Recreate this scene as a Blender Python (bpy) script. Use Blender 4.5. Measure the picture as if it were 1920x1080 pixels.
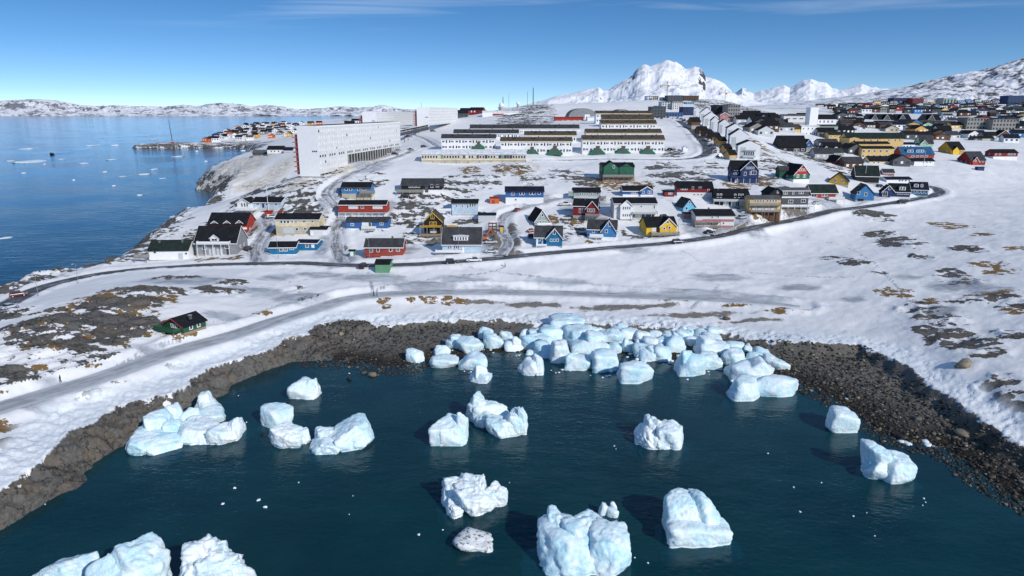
import bpy, bmesh, math, random
import numpy as np
from mathutils import Vector, Matrix, Euler
R = math.radians
scene = bpy.context.scene
for o in list(bpy.data.objects): bpy.data.objects.remove(o)
COL = scene.collection

# ------------------------------------------------------------------ camera, sky, sun, exposure
CAMZ = 60.0
PITCH = math.atan((540 - 208) / 1280.0)
cam_d = bpy.data.cameras.new('camera'); cam = bpy.data.objects.new('camera', cam_d); COL.objects.link(cam)
cam.location = (0, 0, CAMZ); cam.rotation_euler = (math.pi / 2 - PITCH, 0, 0)
cam_d.sensor_width = 36; cam_d.lens = 24; cam_d.clip_start = 1; cam_d.clip_end = 90000
scene.camera = cam

SUN_EL = R(31); SUN_AZ = R(139)          # azimuth clockwise from +Y
world = bpy.data.worlds.new('World'); scene.world = world; world.use_nodes = True
wn = world.node_tree; wn.nodes.clear()
w_out = wn.nodes.new('ShaderNodeOutputWorld'); w_bg = wn.nodes.new('ShaderNodeBackground')
w_sky = wn.nodes.new('ShaderNodeTexSky'); w_sky.sky_type = 'NISHITA'; w_sky.sun_disc = False
w_sky.sun_elevation = SUN_EL; w_sky.sun_rotation = SUN_AZ
w_sky.altitude = 200; w_sky.air_density = 1.0; w_sky.dust_density = 0.0; w_sky.ozone_density = 1.6
w_bg.inputs['Strength'].default_value = 0.14
# thin cirrus, laid on a high plane seen by direction
tc = wn.nodes.new('ShaderNodeTexCoord'); sx = wn.nodes.new('ShaderNodeSeparateXYZ')
wn.links.new(tc.outputs['Generated'], sx.inputs[0])
def wmath(op, a, b):
    n = wn.nodes.new('ShaderNodeMath'); n.operation = op
    for i, v in enumerate((a, b)):
        if v is None: continue
        if isinstance(v, (int, float)): n.inputs[i].default_value = v
        else: wn.links.new(v, n.inputs[i])
    return n.outputs[0]
zz = wmath('MAXIMUM', sx.outputs[2], 0.02)
cx_ = wmath('DIVIDE', sx.outputs[0], zz); cy_ = wmath('DIVIDE', sx.outputs[1], zz)
cmb = wn.nodes.new('ShaderNodeCombineXYZ')
wn.links.new(wmath('ADD', wmath('MULTIPLY', cx_, 0.30), 8.4), cmb.inputs[0]); wn.links.new(wmath('MULTIPLY', cy_, 0.75), cmb.inputs[1])
cn = wn.nodes.new('ShaderNodeTexNoise'); cn.inputs['Scale'].default_value = 1.0; cn.inputs['Detail'].default_value = 5
cn.inputs['Distortion'].default_value = 0.6
wn.links.new(cmb.outputs[0], cn.inputs['Vector'])
cr = wn.nodes.new('ShaderNodeMapRange'); cr.inputs['From Min'].default_value = 0.53; cr.inputs['From Max'].default_value = 0.8
cr.inputs['To Max'].default_value = 0.38
wn.links.new(cn.outputs['Fac'], cr.inputs['Value'])
el = wn.nodes.new('ShaderNodeMapRange'); el.inputs['From Min'].default_value = 0.10; el.inputs['From Max'].default_value = 0.145
wn.links.new(sx.outputs[2], el.inputs['Value'])
cm = wn.nodes.new('ShaderNodeMix'); cm.data_type = 'RGBA'
wn.links.new(wmath('MULTIPLY', cr.outputs[0], el.outputs[0]), cm.inputs['Factor'])
# the clear polar air deepens quickly above the horizon: read the sky model a little higher than the sight line
el2 = wmath('ADD', wmath('MULTIPLY', wmath('MAXIMUM', sx.outputs[2], 0.0), 2.3), 0.075)
cv_ = wn.nodes.new('ShaderNodeCombineXYZ'); wn.links.new(sx.outputs[0], cv_.inputs[0]); wn.links.new(sx.outputs[1], cv_.inputs[1]); wn.links.new(el2, cv_.inputs[2])
nv_ = wn.nodes.new('ShaderNodeVectorMath'); nv_.operation = 'NORMALIZE'; wn.links.new(cv_.outputs[0], nv_.inputs[0]); wn.links.new(nv_.outputs[0], w_sky.inputs['Vector'])
hs = wn.nodes.new('ShaderNodeHueSaturation'); hs.inputs['Saturation'].default_value = 1.34
wn.links.new(w_sky.outputs[0], hs.inputs['Color'])
tn = wn.nodes.new('ShaderNodeMix'); tn.data_type = 'RGBA'; tn.blend_type = 'MULTIPLY'; tn.inputs['Factor'].default_value = 1; tn.inputs['B'].default_value = (1.02, .97, 1.0, 1); wn.links.new(hs.outputs[0], tn.inputs['A'])
wn.links.new(tn.outputs['Result'], cm.inputs['A']); cm.inputs['B'].default_value = (7.5, 8.2, 9.0, 1)
wn.links.new(cm.outputs['Result'], w_bg.inputs['Color']); wn.links.new(w_bg.outputs[0], w_out.inputs['Surface'])

sun_d = bpy.data.lights.new('sun', 'SUN'); sun = bpy.data.objects.new('sun', sun_d); COL.objects.link(sun)
sun_d.energy = 3.6; sun_d.angle = R(0.5); sun_d.color = (1.0, 0.94, 0.86)
sdir = Vector((math.sin(SUN_AZ) * math.cos(SUN_EL), math.cos(SUN_AZ) * math.cos(SUN_EL), math.sin(SUN_EL)))
sun.rotation_euler = sdir.to_track_quat('Z', 'Y').to_euler(); sun.location = (100, -100, 300)

vs = scene.view_settings
scene.display_settings.display_device = 'sRGB'
vs.view_transform = 'Standard'; vs.look = 'None'; vs.exposure = 0.0; vs.gamma = 1.0; vs.use_curve_mapping = False

# ------------------------------------------------------------------ pixel (1920x1080) <-> place helpers
F = 1280.0
cp, sp = math.cos(PITCH), math.sin(PITCH)
def ray(px, py):
    """slopes (dX/dY, dZ/dY) of the sight line through a photo pixel"""
    v = (540 - py) / F; dY = cp + v * sp
    return (px - 960) / F / dY, (-sp + v * cp) / dY
def z_at(py, Y): return CAMZ + ray(960, py)[1] * Y
def x_at(px, py, Y): return ray(px, py)[0] * Y
def on_plane(px, py, z=0.0):
    a, b = ray(px, py); Y = (z - CAMZ) / b
    return a * Y, Y
def mpp(py, Y):                                   # metres per photo pixel at distance Y
    return ray(961, py)[0] * Y

# ------------------------------------------------------------------ noise
def _hash(ix, iy, seed):
    h = (ix.astype(np.int64) * 374761393 + iy.astype(np.int64) * 668265263 + seed * 974634777) & 0x7fffffff
    h = ((h ^ (h >> 13)) * 1274126177) & 0x7fffffff
    return ((h ^ (h >> 16)) & 0xffff) / 65535.0
def vnoise(x, y, seed=0):
    ix = np.floor(x); iy = np.floor(y); fx = x - ix; fy = y - iy
    fx = fx * fx * fx * (fx * (fx * 6 - 15) + 10); fy = fy * fy * fy * (fy * (fy * 6 - 15) + 10)
    a = _hash(ix, iy, seed); b = _hash(ix + 1, iy, seed); c = _hash(ix, iy + 1, seed); d = _hash(ix + 1, iy + 1, seed)
    return (a + (b - a) * fx) * (1 - fy) + (c + (d - c) * fx) * fy
def fbm(x, y, oct=4, seed=0, gain=0.5):
    t = np.zeros_like(x); amp = 1.0; s = 0
    for i in range(oct):
        xr = x * 0.8 - y * 0.6; yr = x * 0.6 + y * 0.8
        t += amp * (vnoise(xr + 17.3 * i, yr - 9.1 * i, seed + i) - 0.5); s += amp
        amp *= gain; x = xr * 2.03; y = yr * 2.03
    return t / s * 2                                 # about -1..1
def ridged(x, y, oct=4, seed=0, gain=0.5):
    t = np.zeros_like(x); amp = 1.0; s = 0
    for i in range(oct):
        xr = x * 0.8 - y * 0.6; yr = x * 0.6 + y * 0.8
        t += amp * (1 - np.abs(2 * vnoise(xr + 5.7 * i, yr + 3.3 * i, seed + i) - 1)); s += amp
        amp *= gain; x = xr * 2.07; y = yr * 2.07
    return t / s
def voron(x, y, seed=0):
    """cell value, distance to nearest and gap to the second nearest feature"""
    ix = np.floor(x); iy = np.floor(y)
    d1 = np.full_like(x, 9.0); d2 = np.full_like(x, 9.0); cv = np.zeros_like(x); ox = np.zeros_like(x); oy = np.zeros_like(x)
    for dx in (-1, 0, 1):
        for dy in (-1, 0, 1):
            jx = ix + dx; jy = iy + dy
            px_ = jx + _hash(jx, jy, seed); py_ = jy + _hash(jx, jy, seed + 31)
            d = np.hypot(px_ - x, py_ - y)
            near = d < d1
            d2 = np.where(near, d1, np.minimum(d2, d)); cv = np.where(near, _hash(jx, jy, seed + 77), cv); ox = np.where(near, px_ - x, ox); oy = np.where(near, py_ - y, oy); d1 = np.where(near, d, d1)
    voron.off = (ox, oy)
    return cv, d1, d2 - d1
def sstep(a, b, x):
    t = np.clip((x - a) / (b - a), 0, 1); return t * t * (3 - 2 * t)

# ------------------------------------------------------------------ materials
MATS = {}
def nd(nt, t, **kw):
    n = nt.nodes.new(t)
    for k, v in kw.items():
        if k in n.inputs: n.inputs[k].default_value = v
        else: setattr(n, k, v)
    return n
def mathn(nt, op, a, b=None, c=None, clamp=False):
    n = nt.nodes.new('ShaderNodeMath'); n.operation = op; n.use_clamp = clamp
    for i, v in enumerate((a, b, c)):
        if v is None: continue
        if isinstance(v, (int, float)): n.inputs[i].default_value = v
        else: nt.links.new(v, n.inputs[i])
    return n.outputs[0]
def mixc(nt, f, a, b):
    n = nt.nodes.new('ShaderNodeMix'); n.data_type = 'RGBA'
    for k, v in (('Factor', f), ('A', a), ('B', b)):
        s = n.inputs[k]
        if isinstance(v, (int, float)): s.default_value = v
        elif isinstance(v, (tuple, list)): s.default_value = (*v[:3], 1)
        else: nt.links.new(v, s)
    return n.outputs['Result']
def smooth(nt, v, lo, hi):
    n = nt.nodes.new('ShaderNodeMapRange'); n.interpolation_type = 'SMOOTHSTEP'
    n.inputs['From Min'].default_value = lo; n.inputs['From Max'].default_value = hi
    nt.links.new(v, n.inputs['Value']); return n.outputs[0]
def noise(nt, vec, scale, detail=4, rough=0.55, dist=0.0):
    n = nd(nt, 'ShaderNodeTexNoise', Scale=scale, Detail=detail, Roughness=rough, Distortion=dist)
    nt.links.new(vec, n.inputs['Vector']); return n.outputs['Fac']
def start(name):
    m = bpy.data.materials.new(name); m.use_nodes = True; nt = m.node_tree; nt.nodes.clear()
    out = nt.nodes.new('ShaderNodeOutputMaterial'); b = nt.nodes.new('ShaderNodeBsdfPrincipled')
    nt.links.new(b.outputs[0], out.inputs[0])
    return m, nt, b
def mk(name, col, rough=0.75, var=0.18, scale=0.9, bump=0.0, metal=0.0, spec=0.3, grime=0.0):
    """painted / weathered surface: noise moves the colour, with a little relief"""
    if name in MATS: return MATS[name]
    m, nt, b = start(name)
    g = nt.nodes.new('ShaderNodeNewGeometry')
    n1 = noise(nt, g.outputs['Position'], scale, 5, 0.65)
    lo = tuple(c * (1 - var) for c in col); hi = tuple(min(1, c * (1 + var)) for c in col)
    c = mixc(nt, smooth(nt, n1, 0.3, 0.7), lo, hi)
    if grime:
        n2 = noise(nt, g.outputs['Position'], scale * 0.45, 3, 0.6)
        c = mixc(nt, mathn(nt, 'MULTIPLY', smooth(nt, n2, 0.5, 0.75), grime), c, (0.62, 0.65, 0.68))
    nt.links.new(c, b.inputs['Base Color'])
    b.inputs['Roughness'].default_value = rough; b.inputs['Metallic'].default_value = metal
    b.inputs['Specular IOR Level'].default_value = spec
    if bump:
        bp = nd(nt, 'ShaderNodeBump', Strength=bump, Distance=0.1); nt.links.new(noise(nt, g.outputs['Position'], scale * 6, 4), bp.inputs['Height'])
        nt.links.new(bp.outputs[0], b.inputs['Normal'])
    MATS[name] = m; return m
PAL = {
 'white': (.78, .79, .80), 'offwhite': (.66, .67, .66), 'palegrey': (.50, .53, .55), 'grey': (.24, .25, .26), 'darkgrey': (.085, .09, .1),
 'black': (.018, .018, .02), 'cream': (.68, .58, .38), 'blue': (.04, .12, .32), 'brightblue': (.05, .19, .40), 'teal': (.015, .15, .30),
 'navy': (.025, .045, .13), 'skyblue': (.16, .48, .70), 'red': (.36, .045, .03), 'darkred': (.20, .02, .022), 'brick': (.30, .055, .04),
 'yellow': (.70, .45, .05), 'paleyellow': (.66, .46, .19), 'mustard': (.44, .27, .04), 'green': (.03, .13, .08), 'darkgreen': (.02, .085, .045),
 'mint': (.30, .52, .34), 'sage': (.30, .36, .33), 'wood': (.27, .21, .15), 'greywood': (.26, .25, .23), 'brown': (.12, .065, .04), 'concrete': (.36, .36, .35),
 'beige': (.46, .42, .33), 'orange': (.55, .13, .04), 'ochre': (.55, .33, .10), 'pink': (.38, .17, .17), 'lightblue': (.45, .56, .66), 'shedgreen': (.12, .28, .16)}
def M(k): return MATS.get('paint_' + k) or mk('paint_' + k, PAL[k], var=0.03 if k in ('white', 'offwhite', 'palegrey') else 0.14, scale=0.7, bump=0.0 if k in ('white', 'offwhite', 'palegrey') else 0.1)
ROOFS = {'black': (.014, .015, .018), 'darkgrey': (.05, .052, .058), 'grey': (.10, .105, .11), 'brown': (.075, .062, .048), 'greenblack': (.02, .03, .027),
 'snow': (.80, .83, .87), 'blueroof': (.03, .10, .22), 'navy': (.013, .016, .03), 'red': (.3, .03, .025), 'arena': (.17, .20, .20), 'white': (.72, .73, .74)}
def MR(k): return MATS.get('roof_' + k) or mk('roof_' + k, ROOFS[k], rough=0.85, var=0.3, scale=0.5, bump=0.3, spec=0.12)
def glass():
    if 'window_glass' in MATS: return MATS['window_glass']
    m, nt, b = start('window_glass'); g = nt.nodes.new('ShaderNodeNewGeometry')
    c = mixc(nt, noise(nt, g.outputs['Position'], 0.35, 2), (.012, .016, .022), (.06, .075, .09))
    nt.links.new(c, b.inputs['Base Color']); b.inputs['Roughness'].default_value = 0.12; MATS['window_glass'] = m; return m

# ------------------------------------------------------------------ objects
def tag(o, label=None, cat=None, group=None, kind=None):
    if label: o['label'] = label
    if cat: o['category'] = cat
    if group: o['group'] = group
    if kind: o['kind'] = kind
    return o
def empty(name, loc, rz=0.0, label=None, cat=None, group=None):
    o = bpy.data.objects.new(name, None); COL.objects.link(o); o.location = loc; o.rotation_euler = (0, 0, rz); o.empty_display_size = 0.5
    return tag(o, label, cat, group)
def link(name, me, parent=None, loc=(0, 0, 0), rot=(0, 0, 0), scale=(1, 1, 1)):
    o = bpy.data.objects.new(name, me); COL.objects.link(o)
    if parent: o.parent = parent
    o.location = loc; o.rotation_euler = rot; o.scale = scale
    return o
def mesh(name, V, Fc, mat=None, smooth_=False):
    me = bpy.data.meshes.new(name); me.from_pydata(V, [], Fc); me.update()
    if mat: me.materials.append(mat)
    if smooth_: me.polygons.foreach_set('use_smooth', [True] * len(me.polygons))
    return me
BOXV = [(-.5, -.5, -.5), (.5, -.5, -.5), (.5, .5, -.5), (-.5, .5, -.5), (-.5, -.5, .5), (.5, -.5, .5), (.5, .5, .5), (-.5, .5, .5)]
BOXF = [(0, 3, 2, 1), (4, 5, 6, 7), (0, 1, 5, 4), (1, 2, 6, 5), (2, 3, 7, 6), (3, 0, 4, 7)]
UB = {}
def ubox(mat):
    if mat.name not in UB: UB[mat.name] = mesh('unit_block', BOXV, BOXF, mat)
    return UB[mat.name]
def box(name, parent, mat, c, s, rot=(0, 0, 0)):
    return link(name, ubox(mat), parent, c, rot, s)
class MB:
    """collects boxes, bars and prisms into one mesh"""
    def __init__(s): s.V = []; s.F = []
    def add(s, V, Fc):
        n = len(s.V); s.V += [tuple(v) for v in V]; s.F += [tuple(i + n for i in f) for f in Fc]; return s
    def box(s, x0, x1, y0, y1, z0, z1):
        return s.add([(x0, y0, z0), (x1, y0, z0), (x1, y1, z0), (x0, y1, z0), (x0, y0, z1), (x1, y0, z1), (x1, y1, z1), (x0, y1, z1)], BOXF)
    def bar(s, a, b, r, n=5, r2=None):
        a = Vector(a); b = Vector(b); d = (b - a); q = d.to_track_quat('Z', 'Y'); r2 = r if r2 is None else r2
        V = []
        for p, rr in ((a, r), (b, r2)):
            for i in range(n):
                t = 2 * math.pi * i / n; V.append(p + q @ Vector((math.cos(t) * rr, math.sin(t) * rr, 0)))
        Fc = [(i, (i + 1) % n, n + (i + 1) % n, n + i) for i in range(n)] + [tuple(range(n - 1, -1, -1)), tuple(range(n, 2 * n))]
        return s.add(V, Fc)
    def prism(s, prof, axis, t0, t1):
        """extrude a profile: axis 'y' profile is (x,z); axis 'x' profile is (y,z)"""
        n = len(prof); V = []
        for t in (t0, t1):
            for p in prof: V.append((p[0], t, p[1]) if axis == 'y' else (t, p[0], p[1]))
        Fc = [(i, (i + 1) % n, n + (i + 1) % n, n + i) for i in range(n)] + [tuple(range(n))[::-1], tuple(range(n, 2 * n))]
        return s.add(V, Fc)
    def build(s, name, mat, parent=None, smooth_=False):
        me = mesh(name, s.V, s.F, mat, smooth_)
        bm = bmesh.new(); bm.from_mesh(me); bmesh.ops.recalc_face_normals(bm, faces=bm.faces); bm.to_mesh(me); bm.free()
        return link(name, me, parent)
def copy_tree(o, parent=None):
    c = o.copy(); COL.objects.link(c)
    if parent: c.parent = parent
    for ch in o.children: copy_tree(ch, c)
    return c
# ------------------------------------------------------------------ the lie of the land
# coast lines, as ground positions of what the photo shows
BAYPX = [(-500, 1250), (-120, 1070), (0, 997), (50, 970), (77, 947), (143, 913), (160, 890), (213, 843), (247, 817), (317, 777), (363, 757), (417, 737), (450, 720),
 (507, 693), (547, 680), (600, 677), (683, 680), (713, 690), (757, 692), (787, 680), (840, 668), (907, 661), (967, 662), (1060, 664), (1167, 664), (1233, 670), (1346, 680),
 (1400, 690), (1444, 702), (1507, 722), (1560, 745), (1600, 768), (1640, 795), (1690, 825), (1747, 836), (1813, 866), (1847, 897), (1890, 922), (1960, 965), (2150, 1080), (2500, 1350)]
BAY = [on_plane(*p) for p in BAYPX]; BAY = [(-150, -80)] + BAY + [(150, -80)]
B2 = [((-500, 1150), 4), ((-120, 985), 4), ((0, 920), 4), ((83, 853), 4), ((123, 807), 4), ((167, 790), 4), ((227, 760), 4), ((317, 739), 4), ((395, 688), 4), ((470, 668), 3.6),
 ((545, 642), 2.6), ((627, 614), 1.6), ((733, 615), 1.5), ((800, 609), 1.5), ((867, 604), 1.5), ((1013, 611), 1.5), ((1130, 614), 1.5), ((1233, 618), 1.5), ((1310, 627), 1.5), ((1395, 640), 1.5), ((1477, 653), 1.4),
 ((1556, 664), 1.4), ((1612, 662), 1.8), ((1657, 672), 3), ((1687, 685), 4), ((1755, 730), 4.2), ((1815, 771), 4.2), ((1852, 797), 4.2), ((1920, 832), 4.2), ((2150, 960), 4.2), ((2500, 1180), 4)]
BAY2 = [on_plane(p[0], p[1], z) for p, z in B2]; BAY2 = [(-175, -80)] + BAY2 + [(175, -80)]
FJPX = [(-900, 760), (-300, 645), (0, 551), (60, 527), (130, 520), (200, 502), (228, 489), (250, 468), (300, 430), (345, 407), (385, 388), (412, 368), (404, 362), (390, 358), (368, 355)]
FJ = [on_plane(*p) for p in FJPX] + [(-252, 560), (-275, 600), (-300, 680), (-322, 800), (-330, 870), (-350, 950), (-410, 1080), (-440, 1140), (-470, 1160), (-540, 1165), (-615, 1150), (-640, 1165), (-610, 1200), (-560, 1230), (-640, 1500), (-800, 2000),
 (-700, 2900), (-500, 3600), (-2000, 9000), (-30000, 60000), (-40000, 10000), (-3000, 160)]
def poly_sd(X, Y, P):
    """distance to the outline, negative inside"""
    d2 = np.full(X.shape, 1e18); inside = np.zeros(X.shape, bool); n = len(P)
    for i in range(n):
        ax, ay = P[i]; bx, by = P[(i + 1) % n]; ex, ey = bx - ax, by - ay
        t = np.clip(((X - ax) * ex + (Y - ay) * ey) / (ex * ex + ey * ey + 1e-9), 0, 1)
        d2 = np.minimum(d2, (X - ax - t * ex) ** 2 + (Y - ay - t * ey) ** 2)
        if ay != by:
            c = ((ay > Y) != (by > Y)) & (X < (bx - ax) * (Y - ay) / (by - ay) + ax); inside ^= c
    return np.where(inside, -1, 1) * np.sqrt(d2)
# spot heights: (px, py, 'z' height) or (px, py, 'y' distance)
CZ = [(0,880,4.3),(0,850,5),(100,760,5),(0,700,8.5),(150,700,6.5),(250,640,7),(100,600,10.5),(250,550,10.5),(0,610,9),(0,572,5),(60,548,4.5),(150,524,5),(230,508,5.5),(350,530,8.5),
 (340,632,6.5),(420,560,7),(300,690,5),(450,620,5),(330,500,6.5),(560,493,7.5),(700,497,8),(560,540,6),(650,562,4.5),(800,560,4),(800,522,6.5),(1000,520,6.3),(1000,575,3.2),(1000,545,4),
 (1200,520,5.8),(1200,570,3.3),(1400,590,3.4),(1400,500,6.5),(1600,630,3.8),(1600,500,7.5),(1750,600,6.5),(1700,665,5),(1850,700,7),(1900,780,5.5),(1920,600,9),(1800,500,10),(1900,440,14),
 (2300,700,14),(2300,500,18),(2150,880,7),(880,488,9),(1060,471,10),(1260,454,11),(1450,420,12),(1600,391,13.5),(1740,368,15),(1700,420,12),(1850,400,14),(-300,800,7),(-300,650,5),(-120,600,6)]
CY = [(320,488,250),(410,479,252),(500,405,300),(560,442,275),(550,478,255),(668,375,312),(690,432,280),(790,362,320),(680,410,292),(810,443,272),(870,403,298),(980,382,310),
 (1130,448,266),(1237,440,272),(1100,410,288),(1190,413,288),(1050,375,315),(1155,345,345),(1295,385,305),(1340,432,278),(1300,362,325),(1395,345,350),(1380,389,308),(1430,406,298),
 (1480,393,308),(1490,342,360),(1400,300,410),(1550,373,330),(1580,349,365),(1620,378,335),(1690,374,345),(1630,343,385),(1680,347,400),(1570,311,440),(1650,309,470),(1790,290,520),
 (1830,310,480),(1640,297,490),(1880,300,520),(1485,286,470),(1900,340,440),(1800,330,440),(1700,250,700),(1850,250,720),(1500,240,650),(1600,225,850),(1900,225,950),(1750,207,1400),
 (1900,203,1500),(1450,215,900),(1750,199,2200),(1920,197,2200),(1600,200,2200),(2300,230,900),(2300,300,500),(560,334,340),(600,340,335),(645,308,390),(750,284,470),(600,365,312),
 (440,300,560),(475,300,600),(540,300,500),(500,290,700),(700,300,430),(850,310,385),(800,303,395),(900,300,400),(1000,310,385),(1080,297,425),(1170,288,430),(1010,289,428),(880,284,425),
 (1000,262,470),(900,258,480),(1240,290,430),(1320,290,425),(1300,250,520),(1170,247,505),(1170,230,560),(960,250,505),(860,262,480),(800,262,520),(780,245,620),(850,238,650),(720,240,600),
 (1000,236,620),(1000,197,800),(960,215,730),(1050,227,650),(1080,222,690),(1250,215,750),(1300,207,800),(1355,190,880),(1420,213,760),(1380,240,520),(1420,265,480),(1440,290,430),
 (1250,202,1200),(900,216,900),(700,226,1000),(500,250,1400),(450,262,1300),(540,262,1000),(1000,207,1500),(1250,204,2500),(800,212,2000),(600,240,1500),(1600,204,3300),(1000,206,3300),(1900,204,3300)]
def tps_xy(X, Y): return X / Y * 1.6, np.log(Y) * 1.5
_c = []
for px, py, z in CZ:
    x, y = on_plane(px, py, z); _c.append((x, y, z))
for px, py, Y in CY: _c.append((x_at(px, py, Y), Y, z_at(py, Y)))
_c += [(-45, 75, 3), (60, 75, 3), (0, 65, 3), (-300, 3300, 30), (-300, 330, 12), (-500, 1160, 4), (-150, 420, 6), (-240, 545, 8), (-222, 520, 10), (-245, 575, 16), (-215, 500, 14), (-560, 1178, 7), (-600, 1172, 6), (-520, 1185, 7), (-170, 400, 5), (400, 130, 12), (-200, 130, 8), (500, 300, 22)]
_c = np.array(_c)
_cu, _cv = tps_xy(_c[:, 0], _c[:, 1]); _n = len(_c)
def _phi(r2): return 0.5 * r2 * np.log(r2 + 1e-12)
_A = np.zeros((_n + 3, _n + 3)); _r2 = (_cu[:, None] - _cu) ** 2 + (_cv[:, None] - _cv) ** 2
_A[:_n, :_n] = _phi(_r2) + np.eye(_n) * 0.0006
_A[:_n, _n] = 1; _A[:_n, _n + 1] = _cu; _A[:_n, _n + 2] = _cv; _A[_n:, :_n] = _A[:_n, _n:].T
_w = np.linalg.solve(_A, np.concatenate([_c[:, 2], [0, 0, 0]]))
def base_h(X, Y):
    u, v = tps_xy(X, Y); z = _w[_n] + _w[_n + 1] * u + _w[_n + 2] * v
    for i in range(_n): z = z + _w[i] * _phi((u - _cu[i]) ** 2 + (v - _cv[i]) ** 2)
    return z
def land(X, Y, detail=True):
    """ground height plus the masks the ground material uses"""
    X = np.asarray(X, float); Y = np.asarray(Y, float)
    if detail:
        wx = X + 2.0 * fbm(X / 6.5, Y / 6.5, 2, 3) + 0.8 * fbm(X / 3.1, Y / 3.1, 2, 5); wy = Y + 2.0 * fbm(X / 6.5, Y / 6.5, 2, 4) + 0.8 * fbm(X / 3.1, Y / 3.1, 2, 8)
    else: wx, wy = X, Y
    b = base_h(X, Y)
    sb = poly_sd(wx, wy, BAY); ss = poly_sd(wx, wy, BAY2); sf = poly_sd(wx, wy, FJ)
    lim = 0.4 + sf * np.where(Y > 430, 0.95, 0.62)
    z = np.minimum(b, lim); z = np.where(sf > 0, np.maximum(z, 0.15), z)
    left = sstep(-36, -46, X + (6 * fbm(X / 4, Y / 4, 3, 15) if detail else 0)); right = sstep(62, 76, X)
    top = 3.9 * left + 4.2 * right + 2.7 * (1 - left) * (1 - right)
    k = sstep(0, 16, ss); zs = top * (1 - k) + np.maximum(z, 2.4) * k
    t = np.clip(sb / (sb + np.maximum(-ss, 0) + 1e-6), 0, 1)
    bank = left * 3.6 * t ** 0.75 + (1 - left) * 1.45 * t ** 0.9 + right * 0.5 * t
    kk = sstep(-1.4 - 1.8 * right, 0.6, ss); bank = bank * (1 - kk) + top * kk
    z = np.where((ss < 0) & (sb > 0), bank, np.where(ss >= 0, np.where(ss < 16, np.minimum(zs, np.where(sf < 30, np.maximum(lim, 0), 99)), z), z))
    sw = np.minimum(sb, sf)
    z = np.where(sw < 0, np.maximum(sw * 0.30, -9) - 0.05, z)
    return z, sb, ss, sf, left, right
_gu = np.linspace(-1.2, 1.2, 420); _gv = np.linspace(math.log(58), math.log(3500), 700)
_GU, _GV = np.meshgrid(_gu, _gv); _GY = np.exp(_GV); _GZ = land((_GU * (_GY + 25)).ravel(), _GY.ravel(), False)[0].reshape(_GU.shape)
def quick(X, Y):
    u = np.clip((X / (Y + 25) - _gu[0]) / (_gu[1] - _gu[0]), 0, len(_gu) - 1.001); v = np.clip((np.log(np.maximum(Y, 58.1)) - _gv[0]) / (_gv[1] - _gv[0]), 0, len(_gv) - 1.001)
    i = u.astype(int); j = v.astype(int); fu = u - i; fv = v - j
    return (_GZ[j, i] * (1 - fu) + _GZ[j, i + 1] * fu) * (1 - fv) + (_GZ[j + 1, i] * (1 - fu) + _GZ[j + 1, i + 1] * fu) * fv
_ys = np.exp(np.linspace(math.log(62), math.log(3400), 2200))
def hit(px, py):
    a, b = ray(px, py); z = np.maximum(quick(a * _ys, _ys), 0.0); rz = CAMZ + b * _ys
    w = np.nonzero(rz < z)[0]
    if len(w) == 0: Y = 2500.0; return a * Y, Y, CAMZ + b * Y
    i = max(w[0], 1); f0 = rz[i - 1] - z[i - 1]; f1 = rz[i] - z[i]; t = f0 / (f0 - f1 + 1e-9)
    Y = float(_ys[i - 1] + t * (_ys[i] - _ys[i - 1])); return a * Y, Y, CAMZ + b * Y
def gz(X, Y): return float(quick(np.array([X]), np.array([Y]))[0])
# ------------------------------------------------------------------ roads (centre lines as the photo shows them)
ROADS = [
 ('road', 3.6, [(-120, 650), (0, 577), (60, 546), (140, 523), (230, 508), (330, 500), (440, 495), (560, 493), (640, 497), (720, 497), (800, 494), (880, 488), (960, 481), (1060, 471), (1160, 463), (1260, 454), (1350, 441), (1450, 420), (1520, 405), (1600, 391), (1680, 379), (1735, 370), (1762, 361), (1752, 352), (1730, 346)], 'asphalt'),
 ('icy_path', 3.6, [(-200, 830), (0, 762), (100, 735), (200, 702), (330, 657), (420, 632), (520, 600), (600, 576), (660, 558), (760, 549), (880, 547), (1010, 549), (1150, 553), (1290, 558), (1420, 566), (1500, 574)], 'ice'),
 ('side_road', 2.8, [(642, 492), (632, 465), (630, 430), (640, 405), (628, 385), (612, 362), (640, 336), (690, 312), (740, 296), (775, 281)], 'slush'),
 ('driveway', 2.6, [(482, 492), (478, 465), (492, 440), (502, 422), (492, 408)], 'slush'),
 ('side_road', 2.6, [(938, 480), (952, 455), (940, 430), (945, 405), (975, 392), (1050, 371)], 'slush'),
 ('hill_road', 3.6, [(1000, 300), (1090, 300), (1200, 299), (1290, 298), (1322, 290), (1326, 278), (1315, 262), (1300, 246), (1285, 235), (1270, 226)], 'asphalt'),
 ('side_road', 2.4, [(1330, 440), (1390, 415), (1385, 402)], 'slush'),
 ('side_road', 2.4, [(775, 252), (800, 262), (822, 276)], 'slush'),
]
def catmull(P, step):
    P = [np.array(p, float) for p in P]; Q = [2 * P[0] - P[1]] + P + [2 * P[-1] - P[-2]]; out = []
    for i in range(1, len(Q) - 2):
        n = max(2, int(np.linalg.norm(Q[i + 1] - Q[i]) / step))
        for k in range(n):
            t = k / n; out.append(0.5 * (2 * Q[i] + (Q[i + 1] - Q[i - 1]) * t + (2 * Q[i - 1] - 5 * Q[i] + 4 * Q[i + 1] - Q[i + 2]) * t * t + (3 * Q[i] - Q[i - 1] - 3 * Q[i + 1] + Q[i + 2]) * t ** 3))
    out.append(Q[-2]); return np.array(out)
RL = []
for nm, hw, pts, kind in ROADS:
    c = catmull([hit(*p)[:2] for p in pts], 2.0)
    z = land(c[:, 0], c[:, 1], False)[0]; k = np.ones(9) / 9
    z = np.convolve(np.pad(z, 4, mode='edge'), k, 'valid')
    RL.append((nm, hw, c, z, kind))
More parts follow.
